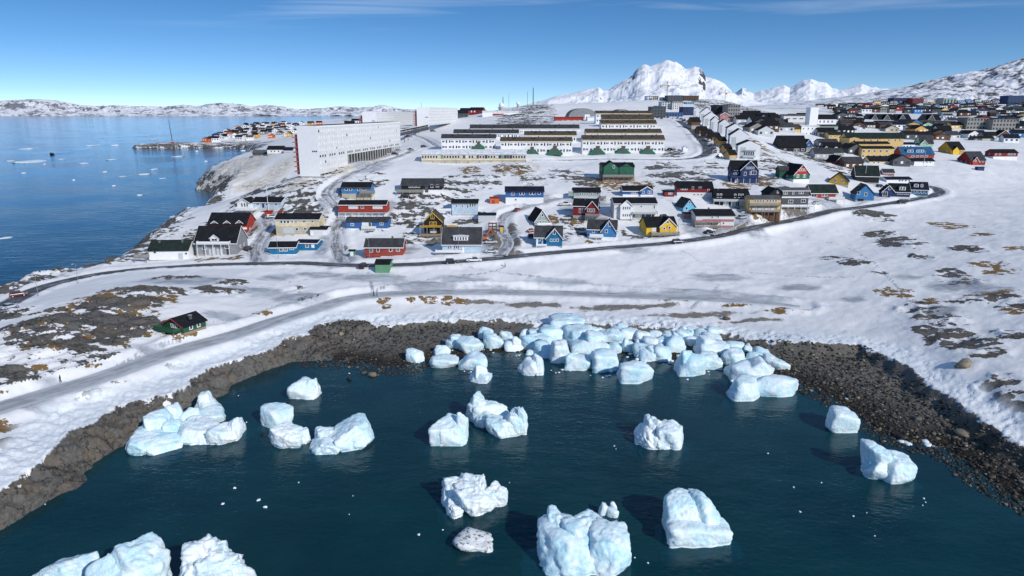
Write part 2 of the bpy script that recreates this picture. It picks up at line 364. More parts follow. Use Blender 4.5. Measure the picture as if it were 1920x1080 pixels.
# ------------------------------------------------------------------ where rock, dead grass, ice and mud show (photo px, py, half width, half height)
PATCH = {
 'rock': [(200,570,120,22),(90,610,100,30),(230,620,60,30),(40,660,70,30),(160,660,70,22),(60,720,60,16),(300,545,60,10),(110,665,60,25),(330,520,50,7),(440,548,30,7),(560,540,25,6),(250,545,75,18),(165,580,110,28),(60,640,90,40),(180,640,70,30),(120,695,50,22),(255,570,40,18),(395,545,40,10),(30,700,50,25),(430,530,40,8),(210,600,60,25),(20,590,40,20),
  (165,740,42,16),(165,748,30,14),(30,865,55,38),(35,835,35,14),(520,632,32,14),(470,650,20,8),(330,690,25,8),(330,610,30,14),(600,565,60,6),(620,596,12,8),
  (100,785,25,9),(1640,405,45,6),(1665,445,40,12),(1690,458,45,12),(1727,482,20,8),(1560,485,35,5),(1600,493,35,7),(1650,512,18,4),(1810,466,32,6),(1840,472,22,4),(1785,512,25,10),(1800,525,45,14),
  (1850,560,70,10),(1890,570,40,12),(1890,628,32,14),(1720,580,50,14),(1760,600,55,20),(1800,640,60,30),(1840,660,40,20),(1740,625,25,16),(1905,750,35,25),(1870,720,40,12),(1880,705,20,8),
  (780,385,36,13),(820,370,34,9),(750,405,22,9),(855,345,40,9),(880,352,30,6),(905,340,40,6),(700,338,30,6),(590,355,50,22),(555,372,45,20),(520,352,50,14),(610,385,25,12),(640,372,20,8),
  (460,380,40,20),(420,410,35,12),(385,435,40,14),(345,455,30,9),(480,365,30,12),(690,470,12,5),(780,435,30,16),(825,452,20,8),(1000,335,30,7),(1060,325,45,6),(1100,340,30,5),(1260,318,30,9),(1240,330,30,10),(1310,330,25,6),
  (1335,312,24,5),(1320,323,22,5),(1400,318,20,12),(1420,335,40,12),(1445,322,30,7),(1500,292,45,5),(1540,300,50,7),(1575,318,50,7),(1520,283,40,5),(1610,325,25,6),(1460,305,40,5),(1410,295,22,8),(1085,425,20,12),(1060,440,18,10),
  (1065,415,16,6),(1140,465,40,5),(1180,437,20,5),(1205,448,25,4),(1120,462,30,4),(900,410,25,5),(870,420,25,5),(700,428,40,5),(1000,210,48,9),(985,222,60,8),(1005,199,35,6),(1350,192,45,7),(1390,201,50,8),(1330,200,30,6),(1360,197,40,6),(1420,208,30,6),(420,272,75,4),(300,272,40,5),
  (1250,285,30,5),(1430,290,18,6),(960,318,45,4),(1340,405,15,5),(1470,355,20,6)],
 'grass': [(120,600,60,18),(180,630,40,16),(90,650,50,16),(150,575,50,14),(40,620,30,14),(30,740,40,6),(270,625,25,8),(200,690,40,8),(240,600,60,20),(180,560,50,10),(300,560,40,12),(215,640,35,18),(60,690,30,12),(255,575,30,14),(360,605,30,14),(310,615,35,8),(340,628,45,9),(180,715,70,7),(60,742,30,5),(10,800,22,18),
  (535,628,30,14),(720,564,14,8),(725,574,10,5),(800,563,45,5),(850,565,40,5),(500,590,30,4),(250,545,50,12),(1677,549,38,11),(1790,425,40,6),(1760,421,20,4),(1850,496,45,6),(1880,508,40,7),(1860,550,55,5),(1900,582,25,9),(1740,565,30,9),(1730,600,20,9),
  (1845,440,30,4),(1900,465,30,4),(1290,566,60,3),(1390,575,50,3),(1470,585,40,5),(1510,585,25,4),(960,318,45,5),(880,318,25,4),(1150,345,55,7),(1195,350,30,5),(1210,345,20,4),(385,488,35,6),(430,486,28,6),(480,436,18,5),(500,477,12,5),(1080,420,20,7),(1105,455,10,4),
  (1038,412,11,8),(850,432,25,8),(1420,340,40,6),(1380,348,30,5),(1440,400,45,7),(1410,395,30,6),(1420,272,20,6),(515,437,12,5),(1780,420,15,4),(165,735,20,8)],
 'ice': [(700,522,90,8),(860,525,70,7),(600,515,60,6),(1050,530,80,6),(420,590,60,10),(300,660,50,12),(1350,520,70,8),(1500,540,60,8),(1700,520,40,8),(1600,560,40,8),(760,470,40,8),(1180,470,50,4),(720,400,30,10),(1080,390,40,8),(560,420,20,10),(350,525,120,14),(480,545,80,12),(560,560,70,12),(520,520,50,8),(950,548,170,10),(1150,550,120,10),(1280,553,170,12),(1420,560,90,10),(800,535,90,8),(1800,535,80,16),(1760,585,60,14),(1850,545,60,12),(60,765,90,16),(120,720,60,12),
  (640,490,40,18),(620,450,26,30),(640,415,22,25),(490,460,28,35),(490,420,30,16),(620,372,25,25),(690,310,50,10),(960,440,22,40),(1000,375,60,8),(1100,380,60,5),(1390,420,60,14),(1300,425,30,14),(1130,420,25,20),(930,465,55,18),(1320,275,16,18),(1480,385,60,7),(1560,385,60,6)],
 'gravel': [(1000,572,110,7),(1150,577,130,7),(1300,590,150,7),(900,566,60,4),(1420,600,90,5),(1230,574,60,4)],
 'mud': [(945,464,32,14),(935,450,28,14),(958,474,26,6),(925,440,20,9),(968,456,14,10),(960,430,12,8),(1395,425,40,6),(1480,388,40,5),(640,470,12,14),(815,455,25,6)],
 'dirt': [(470,318,40,10),(420,340,40,8),(520,320,50,12),(480,345,80,6),(640,320,40,8),(560,345,60,6),(700,302,30,5),(1005,312,14,6)],
}
def build_ground():
    us = np.linspace(-1.12, 1.12, 940); vs_ = np.exp(np.linspace(math.log(58), math.log(3400), 880))
    U, Yg = np.meshgrid(us, vs_); X = (U * (Yg + 25)).ravel(); Y = Yg.ravel()
    z, sb, ss, sf, left, right = land(X, Y)
    wet = (np.minimum(sb, sf) < 0)
    nl = fbm(X / 14, Y / 14, 4, 21); nf = fbm(X / 2.6, Y / 2.6, 4, 31)
    m = {}
    for kind, L in PATCH.items():
        a = np.zeros_like(X)
        for px, py, rx, ry in L:
            cx, cy, cz = hit(px, py)
            if cy > 3000: continue
            A = max(rx * mpp(py, cy), 0.8); e = ry * cy * cy / (F * max(CAMZ - cz, 12)) * 1.02; B = max(e, 0.8)
            B = min(B, 4 * A)
            w = np.nonzero((np.abs(X - cx) < 1.5 * A) & (np.abs(Y - cy) < 1.5 * B))[0]
            if len(w) == 0: continue
            d = np.sqrt(((X[w] - cx) / A) ** 2 + ((Y[w] - cy) / B) ** 2)
            a[w] = np.maximum(a[w], np.clip(0.9 * (1.3 - d), 0, (0.72 if py > 510 and px < 500 else 0.48 if 300 < py < 480 and px < 1500 else 0.58) if kind == 'rock' else (0.86 if px < 500 and py > 510 else 0.7) if kind == 'grass' else 0.95))
        m[kind] = a
    # far ground: rock shows through in streaks
    far = sstep(600, 1100, Y)
    m['rock'] = np.maximum(m['rock'], far * sstep(0.05, 0.6, fbm(X / 60, Y / 110, 4, 77)) * 0.5)
    hd = np.sqrt(((X + 218) / 52) ** 2 + ((Y - 535) / 85) ** 2); m['dirt'] = np.maximum(m['dirt'], np.clip(1.25 * (1.25 - hd), 0, .9))
    for tr in [[(1296, 578), (1320, 562), (1338, 545), (1347, 534)], [(947, 500), (900, 514), (760, 530), (690, 548)], [(335, 636), (280, 655), (200, 690)], [(372, 606), (450, 592), (560, 562)], [(1280, 470), (1340, 500), (1480, 518), (1600, 520)], [(690, 512), (700, 552)], [(1500, 440), (1600, 470), (1700, 560), (1780, 660)], [(860, 500), (1000, 520), (1200, 545)], [(620, 515), (500, 535), (330, 545)]]:
        cc_ = catmull([hit(*p)[:2] for p in tr], 1.0); w = np.nonzero((X > cc_[:, 0].min() - 3) & (X < cc_[:, 0].max() + 3) & (Y > cc_[:, 1].min() - 3) & (Y < cc_[:, 1].max() + 3))[0]
        dd = np.full(len(w), 9.0)
        for q in cc_: dd = np.minimum(dd, np.hypot(X[w] - q[0], Y[w] - q[1]))
        m['ice'][w] = np.maximum(m['ice'][w], np.clip(1.0 - np.abs(dd - .45) / .5, 0, 1) * .8)
    road_d = np.full(X.shape, 99.0); road_z = np.zeros_like(X); road_w = np.ones_like(X)
    for nm, hw, c, rz, kind in RL:
        lo = c.min(0) - 12; hi = c.max(0) + 12
        w = np.nonzero((X > lo[0]) & (X < hi[0]) & (Y > lo[1]) & (Y < hi[1]))[0]
        if len(w) == 0: continue
        bd = np.full(len(w), 1e9); bz = np.zeros(len(w))
        for i in range(0, len(c)):
            d = (X[w] - c[i, 0]) ** 2 + (Y[w] - c[i, 1]) ** 2
            q = d < bd; bd[q] = d[q]; bz[q] = rz[i]
        bd = np.sqrt(bd) - hw
        q = bd < road_d[w]; road_d[w[q]] = bd[q]; road_z[w[q]] = bz[q]
        if kind == 'asphalt': pass
    onl = np.minimum(sb, sf) > 0.5
    # relief
    rock = m['rock']; land_in = sstep(0, 8, np.minimum(ss, sf))
    near = 1 - sstep(500, 1200, Y)
    drift = ridged((X * .8 + Y * .6) / 22, (-X * .6 + Y * .8) / 6, 4, 35) - .5
    dz = nl * 0.6 * land_in * near + nf * 0.13 * land_in * near + drift * 0.26 * land_in * near
    # folded bedrock, streaked from lower left to upper right on the left bank
    xr = X * 0.62 + Y * 0.78; yr = -X * 0.78 + Y * 0.62
    rr = ridged(xr / 9, yr / 2.6, 4, 41); rr2 = ridged(X / 5, Y / 7, 4, 43)
    rock_rel = np.where(X < -30, rr, rr2) - 0.45
    dz += rock * rock_rel * np.where(Y < 200, 2.4, 2.2) * land_in * near
    dz += far * fbm(X / 90, Y / 140, 4, 51) * 3.5 * land_in
    # rocky bank and headland
    cliff = left * sstep(0.6, -1.6, ss) * (sb > -3); cv, d1, gap = voron(xr / 4.2 + .25 * fbm(X / 3, Y / 3, 2, 2), yr / 1.9 + .25 * fbm(X / 3, Y / 3, 2, 4), 3)
    sx_, sy_ = voron.off; tilt = ((cv * 7.3) % 1 - .5) * sx_ * 1.6 + ((cv * 13.7) % 1 - .3) * sy_ * 1.8
    cv2, _, gap2 = voron(xr / 0.9, yr / 0.6, 7)
    dz += cliff * ((cv - 0.5) * 1.3 + tilt + (cv2 - 0.5) * 0.35 - 0.9 * (gap < 0.07) + 0.5 * (rr - 0.5)) * sstep(-3, 1.0, sb)
    fj = ((sf > 0) & (sf < 28)); dz += fj * (ridged(X / 9, Y / 9, 4, 61) - 0.5) * 3.0 * sstep(0, 3, sf) * sstep(30, 14, sf) * near * (road_d > 2)
    # ice foot: tumbled slabs of shore ice
    foot = sstep(10.5, 6.0, ss) * sstep(-1.3, -0.2, ss) * (1 - left * (ss < 0)); fv, _, fg = voron(X / 1.3, Y / 1.1, 13); fv2, _, _ = voron(X / 0.55, Y / 0.5, 14)
    dz += foot * ((fv - 0.5) * 0.62 + (fv2 - 0.5) * 0.28 - 0.22 * (fg < 0.1)) * (1 - 0.55 * right) * (1 - 0.45 * left)
    # beach
    beach = (1 - left) * ((ss < 0.0) & (sb > -4)); dz += beach * fbm(X / 1.2, Y / 1.2, 3, 71) * 0.16
    # ploughed banks beside the roads
    plough = sstep(-0.3, 1.0, road_d) * sstep(5.0, 1.5, road_d)
    dz = dz * sstep(-1.0, 3.0, road_d) + plough * onl * (0.45 + 0.55 * vnoise(X / 1.4, Y / 1.4, 91)) * (Y > 120)
    z2 = z + dz; k = sstep(3.0, -0.2, road_d) * onl
    z2 = z2 * (1 - k) + (road_z - 0.12) * k + 0
    z2 = z2 + plough * k * 0.4 * onl * (Y > 120)
    z2 = np.where(wet, z, np.maximum(z2, 0.05))
    # sea berm beside the left road
    V = np.stack([X, Y, z2], 1)
    nu, nv = len(us), len(vs_); idx = np.arange(nu * nv).reshape(nv, nu)
    a, b, c, d = idx[:-1, :-1].ravel(), idx[:-1, 1:].ravel(), idx[1:, 1:].ravel(), idx[1:, :-1].ravel()
    deep = (z2 < -6.0) | ((z2 < -1.5) & (Y > 200)); keep = ~(deep[a] & deep[b] & deep[c] & deep[d])
    Q = np.stack([a, b, c, d], 1)[keep]; used = np.zeros(len(V), bool); used[Q.ravel()] = True
    remap = np.cumsum(used) - 1; V = V[used]; Q = remap[Q]
    me = bpy.data.meshes.new('ground'); me.vertices.add(len(V)); me.vertices.foreach_set('co', V.astype(np.float32).ravel())
    me.loops.add(Q.size); me.loops.foreach_set('vertex_index', Q.astype(np.int32).ravel())
    me.polygons.add(len(Q)); me.polygons.foreach_set('loop_start', np.arange(0, Q.size, 4, dtype=np.int32))
    me.polygons.foreach_set('use_smooth', np.ones(len(Q), bool)); me.update()
    bank_rock = np.where((ss < 0) & (sb > -60), left, 0) * 1.0
    fj_rock = sstep(34, 8, sf) * (sf > -30) * (Y > 130) * 1.05
    fj_rock = np.where((Y > 430) & (Y < 800), fj_rock * sstep(16, 9, sf), fj_rock)
    rockm = np.maximum(np.maximum(rock, left * np.clip(0.55 - ss * 0.55, 0, 2.2)), fj_rock * 0.7)
    rockm = np.where(road_d < 2, 0, rockm)
    att = {'m_rock': rockm, 'm_grass': m['grass'] * (road_d > 1), 'm_ice': m['ice'], 'm_gravel': m['gravel'], 'm_dirt': m['dirt'], 'm_mud': m['mud'],
           'm_beach': (1 - left) * np.clip(0.5 - ss * 0.5, 0, 1.6), 'm_foot': foot * (ss > 0), 'm_wet': np.clip(np.where(X > 20, 1.3, 1.45) - sb / np.where(X > 20, 9.0, 7.0), 0, 1) * (sb < 40)}
    for k_, v in att.items():
        at = me.attributes.new(k_, 'FLOAT', 'POINT'); at.data.foreach_set('value', v[used].astype(np.float32))
    o = link('ground', me); tag(o, kind='structure'); global GRID_Z; GRID_Z = np.maximum(z2, 0).reshape(nv, nu)
    return o, me
def ground_mat():
    m, nt, b = start('snowy_ground'); g = nt.nodes.new('ShaderNodeNewGeometry'); P = g.outputs['Position']
    def at(k): n = nd(nt, 'ShaderNodeAttribute', attribute_name=k); return n.outputs['Fac']
    mp = nd(nt, 'ShaderNodeMapping'); mp.inputs['Rotation'].default_value = (0, 0, R(-38)); mp.inputs['Scale'].default_value = (0.35, 1.0, 1.0); nt.links.new(P, mp.inputs['Vector']); PS = mp.outputs[0]
    nbig = noise(nt, P, 0.05, 4); nmid = noise(nt, P, 0.35, 6, 0.62); nfine = noise(nt, P, 1.6, 6, 0.65); nstr = noise(nt, PS, 0.30, 8, 0.68); npat = noise(nt, PS, 0.13, 8, 0.66)
    def brk(mask, n, lo=0.52, hi=0.66, amt=0.9): return smooth(nt, mathn(nt, 'ADD', mask, mathn(nt, 'MULTIPLY', mathn(nt, 'MULTIPLY', mathn(nt, 'SUBTRACT', n, 0.5), amt * 2), mathn(nt, 'MULTIPLY', mask, 2.2, clamp=True))), lo, hi)
    snow = mixc(nt, smooth(nt, nbig, 0.35, 0.65), (.71, .725, .74), (.80, .805, .805))
    snow = mixc(nt, smooth(nt, nmid, 0.30, 0.75), snow, (.77, .775, .78)); snow = mixc(nt, mathn(nt, 'MULTIPLY', smooth(nt, nstr, 0.55, 0.75), 0.4), snow, (.62, .655, .70))
    icec = mixc(nt, smooth(nt, nstr, 0.35, 0.65), (.24, .26, .29), (.48, .52, .57))
    c = mixc(nt, mathn(nt, 'MULTIPLY', brk(at('m_ice'), mixc(nt, 0.6, nmid, npat), 0.32, 0.80, 1.0), 0.9), snow, icec)
    dirt = mixc(nt, smooth(nt, nmid, 0.3, 0.6), (.30, .26, .21), (.74, .70, .62)); c = mixc(nt, mathn(nt, 'MULTIPLY', brk(at('m_dirt'), nmid, 0.45, 0.85, 0.7), 0.85), c, dirt)
    c = mixc(nt, mathn(nt, 'MULTIPLY', brk(at('m_mud'), nmid, 0.35, 0.75, 0.9), 0.9), c, mixc(nt, smooth(nt, nfine, .3, .7), (.06, .05, .038), (.20, .17, .135)))
    gvc = nd(nt, 'ShaderNodeTexVoronoi', Scale=2.6); nt.links.new(P, gvc.inputs['Vector'])
    gravel = mixc(nt, gvc.outputs['Distance'], (.10, .09, .075), (.30, .28, .25)); c = mixc(nt, brk(at('m_gravel'), nmid, 0.5, 0.8, 0.8), c, gravel)
    gr = mixc(nt, nfine, (.10, .058, .022), (.30, .19, .075)); c = mixc(nt, brk(at('m_grass'), noise(nt, P, 0.30, 8, 0.7), 0.52, 0.62, 2.4), c, gr)
    rk = mixc(nt, smooth(nt, nfine, 0.25, 0.75), (.02, .019, .018), (.15, .14, .125)); rk = mixc(nt, smooth(nt, nmid, 0.55, 0.75), rk, (.11, .098, .08))
    vr = nd(nt, 'ShaderNodeTexVoronoi', Scale=0.34); vv = nd(nt, 'ShaderNodeVectorMath', operation='ADD'); nw0 = nd(nt, 'ShaderNodeTexNoise', Scale=0.6, Detail=5, Roughness=0.65); nt.links.new(P, nw0.inputs['Vector']); nw = nd(nt, 'ShaderNodeVectorMath', operation='SCALE'); nw.inputs['Scale'].default_value = 2.6; nt.links.new(nw0.outputs['Color'], nw.inputs[0]); nt.links.new(PS, vv.inputs[0]); nt.links.new(nw.outputs[0], vv.inputs[1]); nt.links.new(vv.outputs[0], vr.inputs['Vector'])
    ve = nd(nt, 'ShaderNodeTexVoronoi', Scale=0.34, feature='DISTANCE_TO_EDGE'); nt.links.new(vv.outputs[0], ve.inputs['Vector'])
    sv = nd(nt, 'ShaderNodeSeparateColor'); nt.links.new(vr.outputs['Color'], sv.inputs[0])
    rk = mixc(nt, mathn(nt, 'MULTIPLY', sv.outputs[0], 0.5), rk, mixc(nt, nstr, (.10, .10, .092), (.23, .225, .21)))
    rk = mixc(nt, mathn(nt, 'MULTIPLY', smooth(nt, sv.outputs[1], 0.75, 0.9), 0.3), rk, (.16, .12, .08))
    rk = mixc(nt, mathn(nt, 'MULTIPLY', smooth(nt, ve.outputs['Distance'], 0.04, 0.0), smooth(nt, nmid, 0.35, 0.6)), rk, (.008, .008, .008))
    rmask = brk(at('m_rock'), mixc(nt, 0.42, npat, nmid), 0.52, 0.60, 3.0); c = mixc(nt, rmask, c, rk)
    fc = mixc(nt, smooth(nt, nfine, 0.3, 0.7), (.66, .72, .76), (.84, .87, .89)); c = mixc(nt, at('m_foot'), c, fc)
    bc = mixc(nt, smooth(nt, nfine, 0.35, 0.75), (.008, .007, .006), (.06, .052, .04)); bd = mixc(nt, nfine, (.065, .061, .053), (.20, .19, .17))
    bcol = mixc(nt, mathn(nt, 'MULTIPLY', at('m_wet'), 1.0, clamp=True), bd, bc)
    c = mixc(nt, brk(at('m_beach'), nmid, 0.45, 0.62, 1.1), c, bcol)
    nt.links.new(c, b.inputs['Base Color']); b.inputs['Roughness'].default_value = 0.85; b.inputs['Specular IOR Level'].default_value = 0.2
    hgt = mathn(nt, 'ADD', mathn(nt, 'MULTIPLY', nmid, 0.7), mathn(nt, 'MULTIPLY', nfine, 0.35))
    hgt = mathn(nt, 'ADD', hgt, mathn(nt, 'MULTIPLY', mathn(nt, 'MULTIPLY', rmask, nstr), 1.2))
    bp = nd(nt, 'ShaderNodeBump', Strength=0.48, Distance=0.5); nt.links.new(hgt, bp.inputs['Height']); nt.links.new(bp.outputs[0], b.inputs['Normal'])
    return m
ground, ground_me = build_ground(); ground_me.materials.append(ground_mat())
def surf(X, Y):
    """true ground height under a place"""
    u = (X / (Y + 25) + 1.12) / 2.24 * 939; v = (math.log(max(Y, 58.01)) - math.log(58)) / (math.log(3400) - math.log(58)) * 879
    i = min(max(int(u), 0), 938); j = min(max(int(v), 0), 878); fu = u - i; fv = v - j; Z = GRID_Z
    return float((Z[j, i] * (1 - fu) + Z[j, i + 1] * fu) * (1 - fv) + (Z[j + 1, i] * (1 - fu) + Z[j + 1, i + 1] * fu) * fv)
# roads
def road_mat(kind):
    m, nt, b = start(kind + '_road_surface'); g = nt.nodes.new('ShaderNodeNewGeometry'); uv = nd(nt, 'ShaderNodeUVMap')
    mp = nd(nt, 'ShaderNodeMapping'); mp.inputs['Scale'].default_value = (1.6, 0.06, 1); nt.links.new(uv.outputs[0], mp.inputs['Vector'])
    n1 = noise(nt, mp.outputs[0], 1.5, 5, 0.6); n2 = noise(nt, g.outputs['Position'], 0.25, 5, 0.6); n3 = noise(nt, g.outputs['Position'], 1.8, 4)
    mixn = mathn(nt, 'ADD', mathn(nt, 'MULTIPLY', n1, 0.6), mathn(nt, 'MULTIPLY', n2, 0.4))
    if kind == 'asphalt': a, c_, lo, hi = (.045, .048, .053), (.42, .45, .50), 0.50, 0.66
    elif kind == 'ice': a, c_, lo, hi = (.30, .32, .33), (.56, .59, .62), 0.38, 0.62
    else: a, c_, lo, hi = (.14, .145, .15), (.60, .63, .68), 0.40, 0.60
    sx = nd(nt, 'ShaderNodeSeparateXYZ'); nt.links.new(uv.outputs[0], sx.inputs[0])
    edge = smooth(nt, mathn(nt, 'ABSOLUTE', sx.outputs[0]), 0.6, 1.0)
    c = mixc(nt, smooth(nt, mathn(nt, 'ADD', mixn, mathn(nt, 'MULTIPLY', edge, 0.2)), lo, hi), a, c_)
    c = mixc(nt, mathn(nt, 'MULTIPLY', n3, 0.25), c, (.3, .28, .26))
    nt.links.new(c, b.inputs['Base Color']); b.inputs['Roughness'].default_value = 0.6; b.inputs['Specular IOR Level'].default_value = 0.3
    bp = nd(nt, 'ShaderNodeBump', Strength=0.3, Distance=0.15); nt.links.new(n3, bp.inputs['Height']); nt.links.new(bp.outputs[0], b.inputs['Normal'])
    return m
RM = {k: road_mat(k) for k in ('asphalt', 'ice', 'slush')}
for ri, (nm, hw, c, rz, kind) in enumerate(RL):
    t = np.gradient(c, axis=0); t /= np.linalg.norm(t, axis=1)[:, None]; nrm = np.stack([-t[:, 1], t[:, 0]], 1)
    V = []; Fc = []; UVv = []; K = 9; s = np.concatenate([[0], np.cumsum(np.linalg.norm(np.diff(c, axis=0), axis=1))])
    for i in range(len(c)):
        for k in range(K):
            q = -1 + 2 * k / (K - 1); wv = 1 + 0.16 * (vnoise(np.array([s[i] / 5.0]), np.array([k // 5 * 7.7]), 5)[0] - 0.5)
            wv *= min(1.0, (len(c) - i + 1) / 22.0) ** .5 if nm == 'icy_path' else 1.0; p = c[i] + nrm[i] * q * hw * wv; V.append((p[0], p[1], rz[i] + 0.02 * ri * 0.2 - 0.10 * abs(q) ** 3)); UVv.append((q, s[i]))
    for i in range(len(c) - 1):
        for k in range(K - 1): a = i * K + k; Fc.append((a, a + 1, a + K + 1, a + K))
    me = mesh(nm, V, Fc, RM[kind], True); ul = me.uv_layers.new(name='UVMap')
    for lp in me.loops: ul.data[lp.index].uv = UVv[lp.vertex_index]
    bm = bmesh.new(); bm.from_mesh(me); bmesh.ops.recalc_face_normals(bm, faces=bm.faces)
    if sum(f.normal.z for f in bm.faces) < 0: bmesh.ops.reverse_faces(bm, faces=bm.faces)
    bm.to_mesh(me); bm.free()
    tag(link(nm, me), kind='structure')

# water
def water_mat(name='sea_water', rip=1.0):
    m = bpy.data.materials.new(name); m.use_nodes = True; nt = m.node_tree; nt.nodes.clear(); out = nt.nodes.new('ShaderNodeOutputMaterial')
    g = nt.nodes.new('ShaderNodeNewGeometry'); P = g.outputs['Position']
    mp = nd(nt, 'ShaderNodeMapping'); mp.inputs['Rotation'].default_value = (0, 0, R(25)); mp.inputs['Scale'].default_value = (0.55, 1, 1); nt.links.new(P, mp.inputs['Vector']); W = mp.outputs[0]
    n1 = noise(nt, W, 1.35, 5, 0.6, 0.5); n2 = noise(nt, W, 0.22, 3); n3 = noise(nt, P, 0.012, 4, 0.6); n4 = noise(nt, P, 0.06, 3)
    hgt = mathn(nt, 'ADD', mathn(nt, 'MULTIPLY', n1, 0.16), mathn(nt, 'MULTIPLY', n2, 0.45))
    calm = smooth(nt, n3, 0.35, 0.65)
    bp = nd(nt, 'ShaderNodeBump', Distance=1.0); nt.links.new(mathn(nt, 'ADD', mathn(nt, 'MULTIPLY', calm, 0.5 * rip), 0.22 * rip), bp.inputs['Strength']); nt.links.new(hgt, bp.inputs['Height'])
    body = mixc(nt, smooth(nt, n4, 0.35, 0.65), (.005, .055, .070), (.009, .075, .086))
    dif = nt.nodes.new('ShaderNodeBsdfDiffuse'); nt.links.new(body, dif.inputs['Color'])
    tr = nd(nt, 'ShaderNodeBsdfTransparent'); tr.inputs['Color'].default_value = (.22, .64, .70, 1)
    mx = nd(nt, 'ShaderNodeMixShader'); mx.inputs[0].default_value = 0.48; nt.links.new(dif.outputs[0], mx.inputs[1]); nt.links.new(tr.outputs[0], mx.inputs[2])
    gl = nd(nt, 'ShaderNodeBsdfGlossy', Roughness=0.07); nt.links.new(bp.outputs[0], gl.inputs['Normal']); gl.inputs['Color'].default_value = (.85, .92, 1, 1)
    fr = nd(nt, 'ShaderNodeFresnel', IOR=1.33); nt.links.new(bp.outputs[0], fr.inputs['Normal'])
    m2 = nd(nt, 'ShaderNodeMixShader'); nt.links.new(fr.outputs[0], m2.inputs[0]); nt.links.new(mx.outputs[0], m2.inputs[1]); nt.links.new(gl.outputs[0], m2.inputs[2])
    nt.links.new(m2.outputs[0], out.inputs[0]); return m
V = []; NU = 60; ang = np.linspace(0, 2 * math.pi, NU, endpoint=False); rad = [0, 150, 400, 1200, 4000, 15000, 42000]
V.append((0, 100, 0))
for r_ in rad[1:]: V += [(r_ * math.cos(a), 100 + r_ * math.sin(a), 0) for a in ang]
Fc = [(0, 1 + i, 1 + (i + 1) % NU) for i in range(NU)]
for k in range(len(rad) - 2):
    for i in range(NU): a = 1 + k * NU + i; b = 1 + k * NU + (i + 1) % NU; Fc.append((a, a + NU, b + NU, b))
tag(link('sea', mesh('sea', V, Fc, water_mat())), kind='structure')
tag(link('seabed', mesh('seabed', [(-30000, -30000, -12), (30000, -30000, -12), (30000, 30000, -12), (-30000, 30000, -12)], [(0, 1, 2, 3)], mk('seabed_mud', (.006, .014, .016), var=0.3, scale=0.1))), kind='structure')

wk = catmull([on_plane(*p) for p in [(104, 288.5), (125, 286), (150, 281.5), (175, 276), (192, 271), (198, 266), (192, 262), (176, 260), (186, 259), (230, 257), (300, 254)]], 12.0); V = []; Fc = []
tg = np.gradient(wk, axis=0); tg /= np.linalg.norm(tg, axis=1)[:, None]
for i, p in enumerate(wk):
    ww = 2 + 9 * min(1, i / 30)
    for q in (-1, 0, 1): V.append((p[0] - tg[i, 1] * ww * q, p[1] + tg[i, 0] * ww * q, .05 + .25 * (q == 0)))
for i in range(len(wk) - 1):
    for q in (0, 1): a = i * 3 + q; Fc.append((a, a + 1, a + 4, a + 3))
tag(link('boat_wake', mesh('boat_wake', V, Fc, water_mat('wake_water', 3.5), True)), kind='structure')
# ------------------------------------------------------------------ mountains
def mountain_mat(name, snow_lo, snow_hi, scale, rockc=(.075, .072, .078), thr=(0.0, 0.25)):
    m, nt, b = start(name); g = nt.nodes.new('ShaderNodeNewGeometry'); P = g.outputs['Position']
    n1 = noise(nt, P, scale, 8, 0.68); n2 = noise(nt, P, scale * 5, 5, 0.65)
    sx = nd(nt, 'ShaderNodeSeparateXYZ'); nt.links.new(g.outputs['Normal'], sx.inputs[0])
    f = mathn(nt, 'ADD', mathn(nt, 'MULTIPLY', mathn(nt, 'SUBTRACT', n1, 0.5), 1.6), mathn(nt, 'MULTIPLY', mathn(nt, 'SUBTRACT', n2, 0.5), 0.8))
    f = mathn(nt, 'ADD', sx.outputs[2], f)
    c = mixc(nt, smooth(nt, f, snow_lo, snow_hi), rockc, (.80, .82, .86))
    nt.links.new(c, b.inputs['Base Color']); b.inputs['Roughness'].default_value = 0.9; b.inputs['Specular IOR Level'].default_value = 0.1
    bp = nd(nt, 'ShaderNodeBump', Strength=0.6, Distance=1.5 / scale * 0.03); nt.links.new(n1, bp.inputs['Height']); nt.links.new(bp.outputs[0], b.inputs['Normal']); return m
